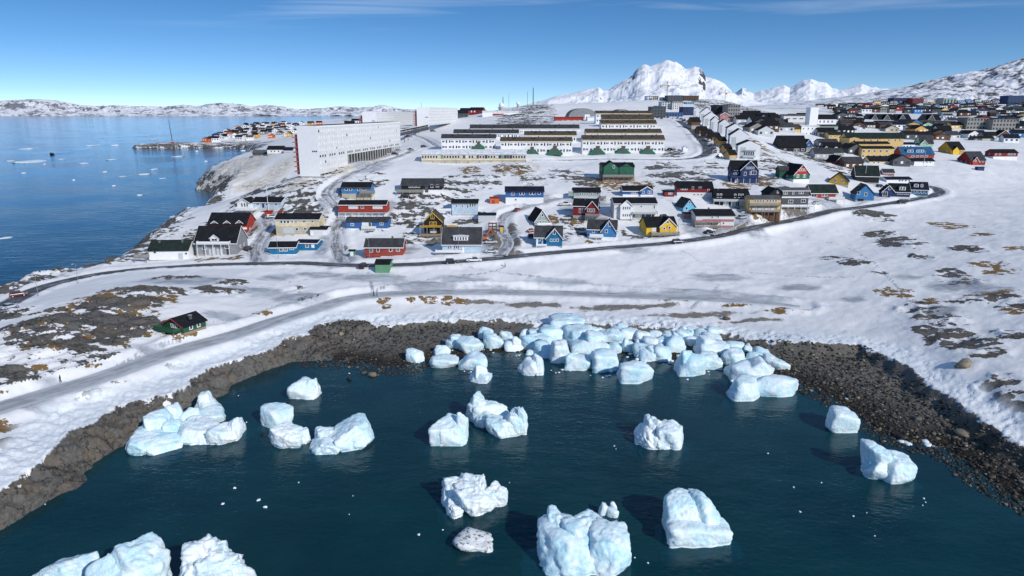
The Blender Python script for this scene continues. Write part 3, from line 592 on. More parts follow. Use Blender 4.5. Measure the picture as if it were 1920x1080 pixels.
def mountain(name, prof, Y, depth, y_base, mat, seed, nx=420, ny=90, amp=0.25, wl=0.12, ridge_at=0.5, sharp=1.0, base_z=None, rug=1.0):
    """a range with its crest line at distance Y: real relief, falling away in front of and behind the crest"""
    px = np.array([p[0] for p in prof], float); py = np.array([p[1] for p in prof], float)
    xs = np.linspace(px[0], px[-1], nx); crest = np.interp(xs, px, py)
    zc = np.array([z_at(q, Y) for q in crest]); zb = z_at(y_base, Y) if base_z is None else base_z
    h = np.maximum(zc - zb, 0)
    xw = np.array([x_at(a, 200, Y) for a in xs]); T = np.linspace(-1, 1, ny)
    XX, TT = np.meshgrid(xw, T); HH = np.tile(h, (ny, 1)); YY = Y + TT * depth
    hm = h.max(); L = hm / wl * 0.35
    n = ridged(XX / L, YY / L, 6, seed, 0.55) - 0.55; warp = fbm(XX / L * 0.6, YY / L * 0.6, 3, seed + 9)
    fall = np.clip(1 - np.abs(TT + 0.10 * warp * (np.abs(TT) > 0.02) * np.minimum(1, np.abs(TT) * 6)), 0, 1) ** sharp
    Z = zb + HH * fall + amp * hm * n * np.minimum(1, np.abs(TT) * 5 * rug) * np.clip(fall * 2.2, 0, 1) * np.clip(HH / hm * 2, 0.15, 1)
    Z = np.minimum(Z, zb + np.maximum(HH, 0) * 1.0 + (TT > 0) * 0 + 0.02 * hm * (n > 0) * n)
    Z += 0.035 * hm * fbm(XX / L * 6, YY / L * 6, 3, seed + 4) * np.clip(HH / hm * 2, 0.1, 1) * (fall > 0.02)
    X3 = XX * (YY / Y)                                   # the range spreads with the valley
    Z = np.where(fall <= 0.001, zb - 20, Z)
    V = np.stack([X3.ravel(), YY.ravel(), Z.ravel()], 1); idx = np.arange(nx * ny).reshape(ny, nx)
    Q = np.stack([idx[:-1, :-1].ravel(), idx[:-1, 1:].ravel(), idx[1:, 1:].ravel(), idx[1:, :-1].ravel()], 1)
    me = mesh(name, V.tolist(), Q.tolist(), mat, True); return tag(link(name, me), kind='structure')
mm1 = mountain_mat('alpine_rock_and_snow', 0.52, 0.70, 0.0022); mm2 = mountain_mat('coastal_rock_and_snow', 0.80, 1.02, 0.004, (.20, .205, .23)); mm3 = mountain_mat('hillside_rock_and_snow', 0.78, 1.02, 0.012, (.12, .115, .112))
SERM = [(860, 214), (950, 205), (1000, 193), (1040, 181), (1080, 173), (1110, 166), (1122, 164), (1130, 170), (1140, 170), (1150, 163), (1165, 153), (1176, 147), (1184, 141), (1192, 130), (1201, 122), (1207, 120), (1216, 122), (1226, 119), (1238, 115), (1250, 112.5), (1262, 114), (1272, 120), (1280, 127), (1290, 127), (1298, 125), (1306, 126), (1314, 135), (1320, 146), (1332, 147), (1345, 152), (1356, 158), (1366, 167), (1380, 178), (1400, 186), (1440, 195), (1500, 204), (1540, 212)]
mountain('mountain', SERM, 14000, 4200, 212, mm1, 3, nx=560, ny=150, amp=0.30, wl=0.30, sharp=1.15)
mountain('mountain', [(1330, 205), (1360, 190), (1375, 176), (1390, 164), (1400, 170), (1412, 176), (1425, 170), (1440, 167), (1455, 162), (1468, 160), (1478, 165), (1490, 157), (1503, 150), (1515, 147), (1528, 152), (1545, 156), (1556, 165), (1570, 168), (1585, 166), (1600, 160), (1611, 157), (1625, 163), (1660, 166), (1700, 172), (1760, 180), (1850, 195)], 24000, 5500, 212, mm1, 11, nx=420, ny=90, amp=0.22, wl=0.3, sharp=1.1)
mountain('hills', [(-700, 196), (-400, 186), (-150, 192), (0, 189), (30, 187), (62, 185.5), (100, 187), (118, 190), (150, 197), (190, 199), (215, 197), (260, 199), (310, 200), (345, 196), (370, 199), (395, 194), (420, 192.5), (450, 195), (475, 200), (500, 196), (520, 199), (560, 205), (600, 203), (640, 199), (670, 202), (700, 200), (715, 196), (735, 200), (760, 207), (800, 210), (850, 212), (900, 216)], 10500, 1800, 214.5, mm2, 17, nx=620, ny=70, amp=0.45, wl=0.6, base_z=0)
mountain('hills', [(560, 208), (640, 203), (700, 201), (760, 204), (800, 206), (850, 207), (950, 210)], 19000, 2500, 212, mm2, 19, nx=200, ny=50, amp=0.3, wl=0.5, base_z=0)
mountain('hills', [(1380, 203), (1450, 195), (1520, 188), (1580, 181), (1640, 172), (1690, 163), (1740, 151), (1765, 145), (1800, 139), (1830, 133), (1860, 122), (1890, 113), (1920, 104), (1980, 88), (2060, 68), (2160, 60), (2300, 80), (2500, 120)], 5200, 2000, 203, mm3, 23, nx=560, ny=150, amp=0.13, wl=0.35, sharp=0.9)
mountain('hills', [(1400, 204), (1500, 196), (1600, 193), (1700, 195), (1800, 193), (1900, 196), (2100, 192), (2300, 200)], 3350, 700, 206, mm3, 29, nx=300, ny=50, amp=0.3, wl=0.5)
# ------------------------------------------------------------------ house kit (measures are read from the photo: ends, ridge, eave, ground line)
FRC = {}
def frame_mesh(w, h, mat):
    k = (round(w, 1), round(h, 1), mat.name)
    if k not in FRC:
        w2, h2 = k[0] / 2, k[1] / 2; t = min(0.16, k[0] * 0.2, k[1] * 0.2); m = MB()
        m.box(-w2, -w2 + t, -.09, .06, -h2, h2); m.box(w2 - t, w2, -.09, .06, -h2, h2); m.box(-w2 + t, w2 - t, -.09, .06, h2 - t, h2); m.box(-w2 + t, w2 - t, -.09, .06, -h2, -h2 + t)
        if k[0] > 1.3: m.box(-.05, .05, -.075, .06, -h2 + t, h2 - t)
        FRC[k] = (mesh('window', m.V, m.F, mat), mesh('pane', *pane_vf(k[0] - t * 1.6, k[1] - t * 1.6), glass()))
    return FRC[k]
def pane_vf(w, h):
    m = MB(); m.box(-w / 2, w / 2, -.035, .04, -h / 2, h / 2); return m.V, m.F
def window(root, x, y, z, w, h, rz=0.0, trim=None, pane=True):
    fm, pm = frame_mesh(max(w, .5), max(h, .5), trim or M('white')); f = link('window', fm, root, (x, y, z), (0, 0, rz))
    if pane: link('pane', pm, f)
    return f
def chevron(x0, x1, xa, ze, za, th, ov):
    """cross-section of a roof of two slopes, eaves pushed out by ov"""
    sl = (za - ze) / max(xa - x0, .1); sr = (za - ze) / max(x1 - xa, .1)
    return [(x0 - ov, ze - ov * sl), (xa, za), (x1 + ov, ze - ov * sr), (x1 + ov, ze - ov * sr + th), (xa, za + th), (x0 - ov, ze - ov * sl + th)]
RECTS = []
class Zoom:
    """reads positions taken from an enlarged crop of the photo"""
    def __init__(s, x0, y0, k): s.a = (x0, y0, k)
    def x(s, v): return s.a[0] + v / s.a[2]
    def y(s, v): return s.a[1] + v / s.a[2]
    def l(s, v): return v / s.a[2]
T2 = Zoom(440, 150, 4); T3 = Zoom(880, 90, 4); T4 = Zoom(1200, 90, 4); T5 = Zoom(1480, 90, 4.32); T6 = Zoom(240, 330, 4.8); T7 = Zoom(600, 320, 4.8); T8 = Zoom(940, 290, 4.8)
Q1 = Zoom(1220, 230, 5.4); Q2 = Zoom(1520, 230, 4.8); T0 = Zoom(0, 0, 1)
def H(T, label, ends, yr, ye, yb, wall='white', roof='black', d=8.0, rot=0.0, yf=None, found='concrete', ridge='x', win=(), wings=(), decks=(), dormers=(), trim=None, chim=(), doors=(),
      Y=None, cat='house', name='house', group=None, right=0, left=0, side=None, bands=(), panels=(), ov=0.45, frames='white'):
    x0, x1 = T.x(ends[0]), T.x(ends[1]); yr, ye, yb = T.y(yr), T.y(ye), T.y(yb); xm = (x0 + x1) / 2; RECTS.append((x0, yr, x1, yb))
    if Y is None: Y = hit(xm, yb)[1]
    X = x_at(xm, yb, Y); zb = z_at(yb, Y); root = empty(name, (X, Y, zb), R(rot), label, cat, group)
    cr_ = math.cos(R(rot)); hw = (x_at(x1, (ye + yb) / 2, Y) - x_at(x0, (ye + yb) / 2, Y)) / 2 / max(cr_, .4)
    ze = z_at(ye, Y) - zb; zf = (z_at(T.y(yf), Y) - zb) if yf is not None else 0.35
    if ridge == 'x': zr = z_at(yr, Y + d / 2) - zb
    else: zr = z_at(yr, Y) - zb
    zr = max(zr, ze + 0.25); WM, RMt = M(wall), MR(roof)
    def lx(px): return (x_at(T.x(px), (ye + yb) / 2, Y) - X) / max(cr_, .4)
    def lz(py, y=0.0): return z_at(T.y(py), Y + y) - zb
    box('foundation', root, M(found), (0, d / 2, (zf - 4) / 2), (2 * hw - .06, d - .06, zf + 4))
    m = MB()
    if ridge == 'x': m.prism([(0, zf), (d, zf), (d, ze), (d / 2, zr), (0, ze)], 'x', -hw, hw)
    else: m.prism([(-hw, zf), (hw, zf), (hw, ze), (0, zr), (-hw, ze)], 'y', 0, d)
    m.build('wall', WM, root)
    m = MB()
    if ridge == 'x': m.prism(chevron(0, d, d / 2, ze + .01, zr + .01, .22, ov), 'x', -hw - .35, hw + .35)
    elif ridge == 'hip': pass
    else: m.prism(chevron(-hw, hw, 0, ze + .01, zr + .01, .22, ov), 'y', -.45, d + .35)
    rf = m.build('roof', RMt, root)
    if trim:
        m = MB()
        if ridge == 'x':
            for xx in (-hw - .42, hw + .355): m.prism(chevron(0, d, d / 2, ze - .12, zr - .12, .34, ov + .02), 'x', xx, xx + .065)
            m.box(-hw - .35, hw + .35, -ov - .08, -ov - .01, ze - ov * (zr - ze) / (d / 2) - .10, ze - ov * (zr - ze) / (d / 2) + .20)
        else: m.prism(chevron(-hw, hw, 0, ze - .14, zr - .14, .38, ov + .02), 'y', -.53, -.46)
        m.build('bargeboard', M(trim), root)
    FR = M(frames)
    for wdef in win:
        x, y, w, h = wdef[:4]; s = mpp((ye + yb) / 2, Y); window(root, lx(x), -.005, lz(y), max(T.l(w) * s, .55), max(T.l(h) * s, .6), 0, FR)
    for (xa, xb, ya, yb_, colr) in panels:       # differently painted lengths of the front wall
        za, zc = lz(ya), lz(yb_); box('wall_panel', root, M(colr), ((lx(xa) + lx(xb)) / 2, -.02, (za + zc) / 2), (abs(lx(xb) - lx(xa)), .10, abs(za - zc)))
    for (x, y, w, h, colr) in doors:
        s = mpp((ye + yb) / 2, Y); dw, dh = T.l(w) * s, T.l(h) * s; dd = box('door', root, M(colr), (lx(x), -.05, lz(y)), (max(dw, .9), .12, max(dh, 1.6)))
    # side gable windows
    for sd, n in ((1, right), (-1, left)):
        for i in range(n): window(root, sd * (hw + .005), d * (i + 1) / (n + 1), zf + (ze - zf) * .55, 1.0, 1.1, sd * math.pi / 2, FR)
    for wg in wings:
        a, b_ = lx(wg['x'][0]), lx(wg['x'][1]); p = wg.get('p', 1.2); xc = (a + b_) / 2
        zw = z_at(T.y(wg['ya']), Y - p) - zb; zwe = z_at(T.y(wg['ye']), Y - p) - zb; wm_ = M(wg.get('wall', wall)); back = d * .55
        kf = wg.get('zf', zf)
        m = MB(); m.prism([(a, kf), (b_, kf), (b_, zwe), (xc, zw), (a, zwe)], 'y', -p, back); m.build('wall', wm_, root)
        if kf > -1: box('foundation', root, M(found), (xc, (back - p) / 2, (kf - 4) / 2), (b_ - a - .06, back + p - .06, kf + 4))
        m = MB(); m.prism(chevron(a, b_, xc, zwe + .015, zw + .015, .2, .4), 'y', -p - .4, back); m.build('roof', MR(wg.get('roof', roof)), root)
        t_ = wg.get('trim', trim)
        if t_: m = MB(); m.prism(chevron(a, b_, xc, zwe - .12, zw - .12, .36, .42), 'y', -p - .48, -p - .41); m.build('bargeboard', M(t_), root)
        for (x, y, w, h) in wg.get('win', ()):
            s = mpp((ye + yb) / 2, Y); window(root, lx(x), -p - .005, z_at(T.y(y), Y - p) - zb, max(T.l(w) * s, .55), max(T.l(h) * s, .6), 0, FR)
    for dk in decks:
        xa, xb, yrail, yfl, dep, dc, rc = dk[:7]; a, b_ = lx(xa), lx(xb); zfl = z_at(T.y(yfl), Y - dep) - zb; zrl = z_at(T.y(yrail), Y - dep) - zb
        zrl = min(max(zrl, zfl + .7), zfl + 1.3)
        dko = box('deck', root, M(dc), ((a + b_) / 2, -dep / 2 - .01, zfl - .1), (b_ - a, dep, .2))
        n = max(2, int((b_ - a) / 2.6) + 1)
        for i in range(n):
            xx = a + .1 + (b_ - a - .2) * i / (n - 1); box('post', root, M(dk[7] if len(dk) > 7 else dc), (xx, -dep + .1, (zfl - .2 - 3) / 2), (.16, .16, zfl - .2 + 3))
        m = MB(); m.box(a, b_, -dep + .0, -dep + .06, zfl + .12, zrl - .14); m.box(a, b_, -dep - .03, -dep + .09, zrl - .12, zrl)
        for xx in (a, b_ - .06): m.box(xx, xx + .06, -dep + .08, -.1, zfl + .12, zrl)
        m.build('railing', M(rc), root)
    for dm in dormers:
        xa, xb, ya, ye_, yb_ = dm[:5]; cw, ct = dm[5], dm[6]; slope = (zr - ze) / (d / 2)
        b2 = ray(960, T.y(yb_))[1]; yy = min(max((ze + zb - slope * Y - CAMZ) / (b2 - slope) - Y, 0.3), d / 2 - .8); zb_ = ze + slope * yy
        a, b_ = lx(xa), lx(xb); xc = (a + b_) / 2; zd = z_at(T.y(ye_), Y + yy) - zb; za = max(z_at(T.y(ya), Y + yy) - zb, zd + .05)
        end = min(d / 2 + .2, (za - ze) / max(slope, .05) + .6)
        m = MB(); m.prism([(a, zb_ - .1), (b_, zb_ - .1), (b_, zd), (xc, za), (a, zd)], 'y', yy, end); dmo = m.build('dormer', M(cw), root)
        m = MB(); m.prism(chevron(a, b_, xc, zd + .01, za + .01, .16, .25), 'y', yy - .3, end); m.build('dormer_roof', MR(dm[7] if len(dm) > 7 else roof), dmo)
        if ct: m = MB(); m.prism(chevron(a, b_, xc, zd - .1, za - .1, .3, .27), 'y', yy - .37, yy - .31); m.build('bargeboard', M(ct), dmo)
        nw = dm[8] if len(dm) > 8 else 1
        for i in range(nw):
            ww = (b_ - a) * .72 / nw; link('window', frame_mesh(max(ww, .5), max((zd - zb_) * .8, .6), FR)[0], dmo, (a + (b_ - a) * (i + .5) / nw * .9 + .05 * (b_ - a), yy - .005, (zb_ + zd) / 2 + .1))
            link('pane', frame_mesh(max(ww, .5), max((zd - zb_) * .8, .6), FR)[1], dmo, (a + (b_ - a) * (i + .5) / nw * .9 + .05 * (b_ - a), yy - .005, (zb_ + zd) / 2 + .1))
    for (x, frac, hgt) in chim:
        yy = d * frac; zc = zr - abs(yy - d / 2) * (zr - ze) / (d / 2) if ridge == 'x' else zr
        c_ = box('chimney', rf, M('darkgrey'), (lx(x), yy, zc + hgt / 2 - .2), (.6, .6, hgt + .4)); box('cap', rf, M('concrete'), (lx(x), yy, zc + hgt + .04), (.8, .8, .08))
    root['_Y'] = Y; root['_h'] = zr; return root
def post_thing(px, py, h, r=.09, label='', name='street_lamp', cat='street lamp', colr='grey', lamp=True, group='street lamps', Y=None):
    x, y, z = hit(px, py)
    if Y: y = Y; x = x_at(px, py, Y); z = gz(x, y)
    o = empty(name, (x, y, z - .3), 0, label, cat, group); m = MB(); m.bar((0, 0, 0), (0, 0, h + .3), r, 6, r * .6); m.build('pole', M(colr), o)
    if lamp:
        m = MB(); m.bar((0, 0, h + .25), (0, -1.2, h + .5), r * .5, 5); m.build('arm', M(colr), o); box('lamp_head', o, M('palegrey'), (0, -1.4, h + .5), (.28, .7, .14))
    else: m = MB(); m.bar((0, 0, h + .3), (0, 0, h + .5), r * 1.3, 6); m.build('finial', M(colr), o)
    return o
# ------------------------------------------------------------------ houses of the near town, left to right
def W(xs, y, w, h): return [(x, y, w, h) for x in xs]
H(T6, 'low white house with dark roof beside the fjord, a motorboat in front of it', (200, 545), 578, 668, 762, 'white', 'greenblack', d=9, rot=4, win=[(250, 685, 30, 25), (520, 700, 25, 25)], decks=[(95, 200, 690, 735, 3, 'greywood', 'greywood')], doors=[(470, 725, 40, 60, 'palegrey')], chim=[(270, .35, .8), (470, .35, .8)])
H(T6, 'grey house with big black roof, white balcony frame and small white dormer', (612, 985), 452, 600, 712, 'grey', 'black', d=11, trim='white', win=[(690, 648, 42, 28), (893, 640, 42, 26), (770, 645, 22, 22)], decks=[(640, 930, 590, 612, 1.8, 'white', 'white')],
  dormers=[(745, 822, 530, 560, 596, 'white', 'white'), ], panels=[(725, 785, 655, 712, 'palegrey'), (795, 850, 655, 712, 'palegrey')], doors=[(900, 680, 30, 50, 'darkgrey')], right=2)
H(T6, 'red house with black roof and three white edged dormers behind the grey house', (732, 1075), 332, 435, 560, 'red', 'black', d=11, Y=hit(T6.x(900), T6.y(565))[1] + 6, dormers=[(755, 812, 405, 425, 450, 'red', 'white'), (868, 925, 403, 425, 450, 'red', 'white'), (978, 1038, 400, 425, 460, 'red', 'white')], win=[(1020, 530, 30, 40)], bands=(), right=2, trim=None, panels=[(1000, 1073, 462, 480, 'white')])
H(T6, 'long pale grey house with stairs and white glazed gable, near the flagpole', (1120, 1385), 192, 238, 318, 'lightblue', 'black', d=9, rot=-5, yf=290, found='palegrey', trim='white', win=W((1168, 1255, 1338), 250, 30, 28), doors=[(1217, 262, 16, 45, 'navy')],
  wings=[dict(x=(1005, 1120), ya=208, ye=242, p=3.0, wall='white', trim='white', win=W((1050, 1075, 1098), 262, 18, 36))], decks=[(1000, 1160, 290, 310, 4.6, 'white', 'white', 'wood')], right=2)
H(T6, 'cream house on a dark basement with flat black roof', (1335, 1728), 338, 392, 535, 'cream', 'black', d=9, yf=455, found='beige', win=W((1385, 1415, 1445), 412, 24, 30) + [(1482, 412, 18, 22), (1516, 412, 18, 22), (1590, 405, 30, 30), (1665, 405, 24, 26), (1520, 478, 28, 26), (1595, 475, 32, 28)],
  panels=[(1395, 1490, 462, 515, 'palegrey')], trim='white')
H(T6, 'white garage with black roof at the corner of the cream house', (1642, 1792), 452, 478, 545, 'white', 'black', d=6, cat='garage', name='garage', doors=[(1715, 518, 80, 48, 'offwhite')], Y=hit(T6.x(1715), T6.y(545))[1])
H(T6, 'bright blue low house with black roof beside the main road', (1275, 1512), 592, 642, 715, 'teal', 'black', d=7, rot=3, win=[(1380, 661, 34, 36), (1420, 660, 34, 36), (1474, 655, 40, 22)], trim='white', found='white', yf=705)
H(T6, 'bright blue annex with white windows right of the low blue house', (1520, 1705), 574, 605, 676, 'teal', 'navy', d=7, rot=-4, win=[(1612, 625, 32, 40)], panels=[(1652, 1680, 608, 645, 'white')], trim='white', doors=[(1560, 640, 26, 50, 'teal')], cat='house annex', name='annex')
H(T7, 'sky blue house on tall grey basement beside the uphill road', (198, 460), 105, 150, 262, 'brightblue', 'black', d=8.5, yf=207, found='beige', win=W((238, 278, 350), 168, 26, 24) + [(398, 165, 40, 28)], decks=[(365, 497, 178, 205, 2.5, 'greywood', 'greywood')], trim='darkgrey')
H(T7, 'black house with white balcony railing on the snowy rise', (735, 1100), 72, 128, 205, 'black', 'darkgrey', d=9, yf=172, found='white', win=W((815, 850, 885), 142, 30, 26) + [(1008, 138, 26, 30), (1058, 136, 30, 26)], decks=[(692, 932, 168, 195, 2.6, 'greywood', 'greywood', 'wood')], doors=[(960, 168, 30, 55, 'darkgrey')], trim='darkgrey')
H(T7, 'long red house with white balcony row and black roof', (172, 598), 268, 308, 425, 'red', 'black', d=9, yf=385, found='white', win=W((290, 320), 328, 30, 30) + [(383, 328, 30, 30)] + W((492, 520, 550), 325, 26, 32), decks=[(172, 598, 352, 378, 1.6, 'white', 'brick', 'white')],
  panels=[(258, 345, 312, 345, 'offwhite'), (475, 565, 310, 345, 'offwhite')], trim='white')
H(T7, 'blue terrace house with white middle below the long red house', (238, 612), 418, 458, 540, 'blue', 'darkgrey', d=8, yf=520, found='white', win=[(292, 485, 30, 24), (395, 470, 18, 18), (425, 470, 18, 18), (555, 478, 32, 26)], panels=[(378, 465, 462, 500, 'white')], decks=[(378, 505, 500, 525, 1.6, 'offwhite', 'offwhite')], doors=[(450, 485, 16, 40, 'darkgrey')])
H(T7, 'black gabled house with yellow trim and yellow balcony', (940, 1098), 378, 455, 595, 'black', 'brown', d=10, rot=0, ridge='y', yf=500, found='black', trim='yellow', frames='yellow', win=[(1016, 415, 36, 40), (1002, 475, 32, 34), (1036, 475, 32, 34)], decks=[(905, 1096, 492, 508, 2.4, 'mustard', 'mustard', 'beige'), (905, 1096, 568, 590, 2.4, 'wood', 'wood')], panels=[(985, 1050, 525, 560, 'offwhite')])
H(T7, 'large pale house with wide dark grey roof and white strip dormer', (1102, 1450), 512, 660, 745, 'lightblue', 'darkgrey', d=11, trim='white', win=W((1160, 1178), 688, 18, 38) + W((1212, 1230, 1246), 685, 18, 38) + W((1305, 1322), 676, 14, 22) + W((1392, 1410), 672, 14, 22),
  dormers=[(1200, 1332, 588, 592, 634, 'white', None, 'white', 5)], decks=[(1045, 1285, 715, 735, 2.5, 'white', 'white', 'greywood')], left=2, doors=[(1285, 715, 20, 50, 'white')])
H(T7, 'brick red bungalow with four white windows beside the main road', (405, 745), 612, 688, 770, 'brick', 'darkgrey', d=8, trim='white', win=[(460, 716, 34, 40), (523, 714, 28, 40), (637, 710, 30, 40), (702, 708, 34, 36)], decks=[(415, 548, 748, 775, 2.0, 'brick', 'brick')], dormers=[], chim=[(640, .5, .9)], found='brown')
H(T7, 'green garage with black roof on the seaward side of the road', (500, 624), 800, 845, 930, 'shedgreen', 'black', d=7, cat='garage', name='garage', found='shedgreen', ov=.15, chim=[])
H(T7, 'small pale blue house with dark roof and fenced white deck', (1188, 1418), 258, 292, 402, 'lightblue', 'black', d=9, left=2, win=[(1232, 318, 14, 22), (1284, 318, 14, 22), (1330, 320, 16, 36)] + W((1355, 1375, 1395), 310, 16, 34) + [(1250, 372, 16, 10), (1302, 372, 16, 10)], decks=[(1055, 1180, 340, 362, 2.0, 'white', 'white')], trim='darkgrey')
H(T7, 'plain pale garage below the small pale blue house', (1425, 1580), 396, 402, 468, 'palegrey', 'navy', d=7, cat='garage', name='garage', ov=.2)
H(T7, 'orange shed standing alone in the snow', (1530, 1612), 240, 250, 306, 'orange', 'red', d=5, cat='shed', name='shed', ov=.15, doors=[(1560, 285, 22, 36, 'brick')])
H(T8, 'royal blue house on white basement with navy roof', (38, 380), 288, 332, 442, 'blue', 'navy', d=9, yf=385, found='white', win=[(103, 352, 30, 28), (172, 350, 22, 28), (198, 350, 22, 28), (265, 348, 26, 28), (292, 348, 26, 28), (340, 347, 26, 26), (130, 405, 20, 18)], trim='navy', left=1)
H(T8, 'dark green wooden building with split slanting roof on stilts', (908, 1192), 72, 105, 245, 'green', 'black', d=14, yf=188, found='wood', ridge='x', rot=0, win=[(1155, 155, 18, 26), (1010, 160, 20, 30)],
  wings=[dict(x=(918, 1052), ya=62, ye=108, p=.8, wall='green', win=[(1008, 108, 20, 30)]), dict(x=(1060, 1192), ya=78, ye=112, p=.4, wall='green')], panels=[(1068, 1105, 142, 180, 'mint')], decks=[(910, 1192, 180, 200, 2.5, 'greywood', 'greywood', 'wood')], left=2)
H(T8, 'pale sage house with black roof and glazed front', (652, 890), 298, 336, 408, 'sage', 'black', d=9, yf=372, found='palegrey', win=W((712, 732, 752, 772), 355, 16, 24) + [(812, 354, 22, 18), (866, 350, 24, 20)], left=1, panels=[(602, 650, 330, 372, 'sage')], decks=[(888, 935, 372, 395, 2.5, 'greywood', 'greywood')])
H(T8, 'small blue house with white corner trim and low cross gable', (1092, 1362), 282, 326, 378, 'blue', 'black', d=8, trim='white', yf=358, found='white', win=W((1175, 1195, 1215), 342, 18, 24), wings=[dict(x=(1250, 1362), ya=288, ye=322, p=1.0, win=W((1275, 1322, 1342), 338, 18, 28))], left=2, panels=[(1140, 1165, 322, 358, 'blue')])
H(T8, 'long dark red house with black roof and white basement', (1582, 1895), 242, 298, 385, 'darkred', 'black', d=10, yf=340, found='offwhite', rot=-6, win=W((1625, 1645, 1665), 308, 18, 22) + [(1722, 300, 22, 22), (1785, 298, 30, 18), (1860, 318, 20, 22)] + W((1740, 1770, 1800), 358, 20, 16), left=2)
H(T8, 'small dark red shed beside the long dark red house', (1468, 1555), 328, 335, 385, 'darkred', 'black', d=5, win=W((1510, 1530), 350, 18, 16), cat='shed', name='shed', ov=.2)
H(T8, 'brown red house with white gable edge and wooden deck', (645, 860), 398, 462, 580, 'darkred', 'black', d=9, rot=-12, trim='white', yf=548, found='concrete', win=[(708, 505, 20, 40), (738, 505, 20, 40)], wings=[dict(x=(765, 870), ya=418, ye=482, p=1.5, win=W((785, 808, 832), 500, 20, 32))], decks=[(765, 885, 530, 550, 4, 'greywood', 'greywood')], chim=[(745, .4, .8)])
H(T8, 'large pale grey house with black roof and two rows of gable windows', (1010, 1395), 388, 440, 582, 'offwhite', 'black', d=11, rot=0, trim='white', win=[(1258, 466, 20, 16), (1375, 470, 14, 34)], wings=[dict(x=(1066, 1172), ya=412, ye=458, p=1.6, wall='white', win=W((1093, 1112, 1131, 1150), 480, 15, 30) + W((1093, 1112, 1131, 1150), 545, 15, 28))],
  decks=[(1172, 1400, 515, 530, 2.6, 'palegrey', 'palegrey')], panels=[(1265, 1380, 538, 572, 'darkgrey')], doors=[(1235, 555, 18, 40, 'cream'), (1190, 545, 25, 35, 'darkgrey')], left=2)
H(T8, 'steep roofed grey house with white ground floor and lower side wing', (302, 432), 500, 595, 640, 'sage', 'black', d=10, rot=14, ridge='y', trim='white', win=[(370, 545, 24, 28), (350, 602, 20, 22), (382, 602, 20, 22), (322, 602, 12, 28)], panels=[(302, 432, 618, 642, 'white')], decks=[(312, 440, 618, 632, 2, 'white', 'white')], left=2)
H(T8, 'blue house with grey roof, white edged gable and white fenced terrace', (300, 545), 642, 742, 822, 'teal', 'darkgrey', d=9, trim='white', rot=-4, wings=[dict(x=(405, 548), ya=665, ye=752, p=1.5, win=[(476, 700, 26, 36), (448, 770, 22, 26), (476, 769, 22, 26), (504, 768, 22, 26)])], win=[(340, 760, 24, 40)], panels=[(315, 330, 738, 815, 'white'), (365, 378, 738, 815, 'white')], decks=[(315, 410, 805, 822, 3.0, 'white', 'white')])
H(T8, 'bright blue house with charcoal roof and tall right gable on white base', (775, 1030), 588, 672, 762, 'brightblue', 'darkgrey', d=9, rot=-10, trim='white', yf=735, found='white', win=[(830, 690, 22, 32), (880, 692, 22, 34)], wings=[dict(x=(900, 1030), ya=592, ye=690, p=1.2, win=[(970, 628, 26, 34), (944, 688, 26, 32)])], decks=[(800, 918, 715, 745, 2.0, 'white', 'white')], left=1, doors=[(940, 748, 18, 24, 'blue')])
H(T8, 'bright yellow house with black roof and grey timber deck above the road', (1300, 1578), 560, 645, 735, 'yellow', 'black', d=10, rot=6, wings=[dict(x=(1420, 1568), ya=575, ye=645, p=1.0, trim='white', win=[(1487, 608, 24, 24), (1458, 665, 22, 24), (1506, 658, 24, 24)])], win=[(1372, 668, 24, 24), (1560, 655, 14, 22)], doors=[(1403, 675, 14, 40, 'black')], panels=[(1350, 1395, 655, 690, 'offwhite')],
  decks=[(1335, 1590, 700, 722, 2.6, 'greywood', 'greywood', 'wood')], left=1, chim=[(1470, .5, .8)])
H(T8, 'little sky blue house with dark left roof slope', (1632, 1745), 400, 470, 518, 'skyblue', 'darkgrey', d=8, rot=12, ridge='y', win=[(1690, 430, 22, 24), (1665, 482, 24, 26)])
H(Q1, 'wide white and rust banded house with dark roof and timber balconies', (452, 842), 878, 940, 1062, 'offwhite', 'black', d=12, rot=0, win=[(620, 958, 24, 20), (680, 955, 24, 20), (740, 1018, 22, 24)] + W((585, 615, 645, 675), 1022, 22, 26), panels=[(525, 842, 978, 1003, 'pink'), (560, 842, 1042, 1060, 'pink')], decks=[(440, 700, 988, 1010, 1.6, 'greywood', 'pink', 'wood'), (440, 700, 1045, 1062, 1.8, 'greywood', 'wood')], left=2, chim=[(620, .5, .7)])
H(Q1, 'small rust brown shed left of the banded house', (335, 420), 915, 922, 975, 'pink', 'black', d=4, cat='shed', name='shed', ov=.15)
H(Q1, 'house with red upper gable, green middle and white base', (1432, 1612), 425, 525, 610, 'green', 'black', d=11, rot=14, ridge='y', trim='white', yf=572, found='white', win=W((1502, 1530, 1558), 478, 24, 26) + W((1475, 1490), 540, 15, 32) + W((1548, 1564), 540, 15, 32), panels=[(1445, 1602, 498, 522, 'red'), (1470, 1575, 470, 497, 'red'), (1500, 1560, 448, 469, 'red')], decks=[], left=1)
H(Q1, 'dark green annex with dark roof left of the red and green gable', (1300, 1420), 440, 482, 570, 'darkgreen', 'darkgrey', d=6, cat='house annex', name='annex')
H(Q1, 'navy house with tall white gable and white balcony at the hill foot', (815, 1068), 385, 490, 615, 'navy', 'black', d=11, rot=-8, ridge='x', wings=[dict(x=(905, 1078), ya=388, ye=478, p=1.4, wall='navy', trim='white', win=[(948, 518, 24, 40), (1030, 505, 50, 40), (998, 510, 14, 36)] + W((958, 980, 1002, 1024), 458, 16, 24))], win=W((850, 875), 505, 18, 40), decks=[(815, 1062, 540, 560, 1.6, 'navy', 'navy', 'white')], panels=[(860, 990, 570, 612, 'white')], doors=[(992, 590, 20, 44, 'navy')], left=1)
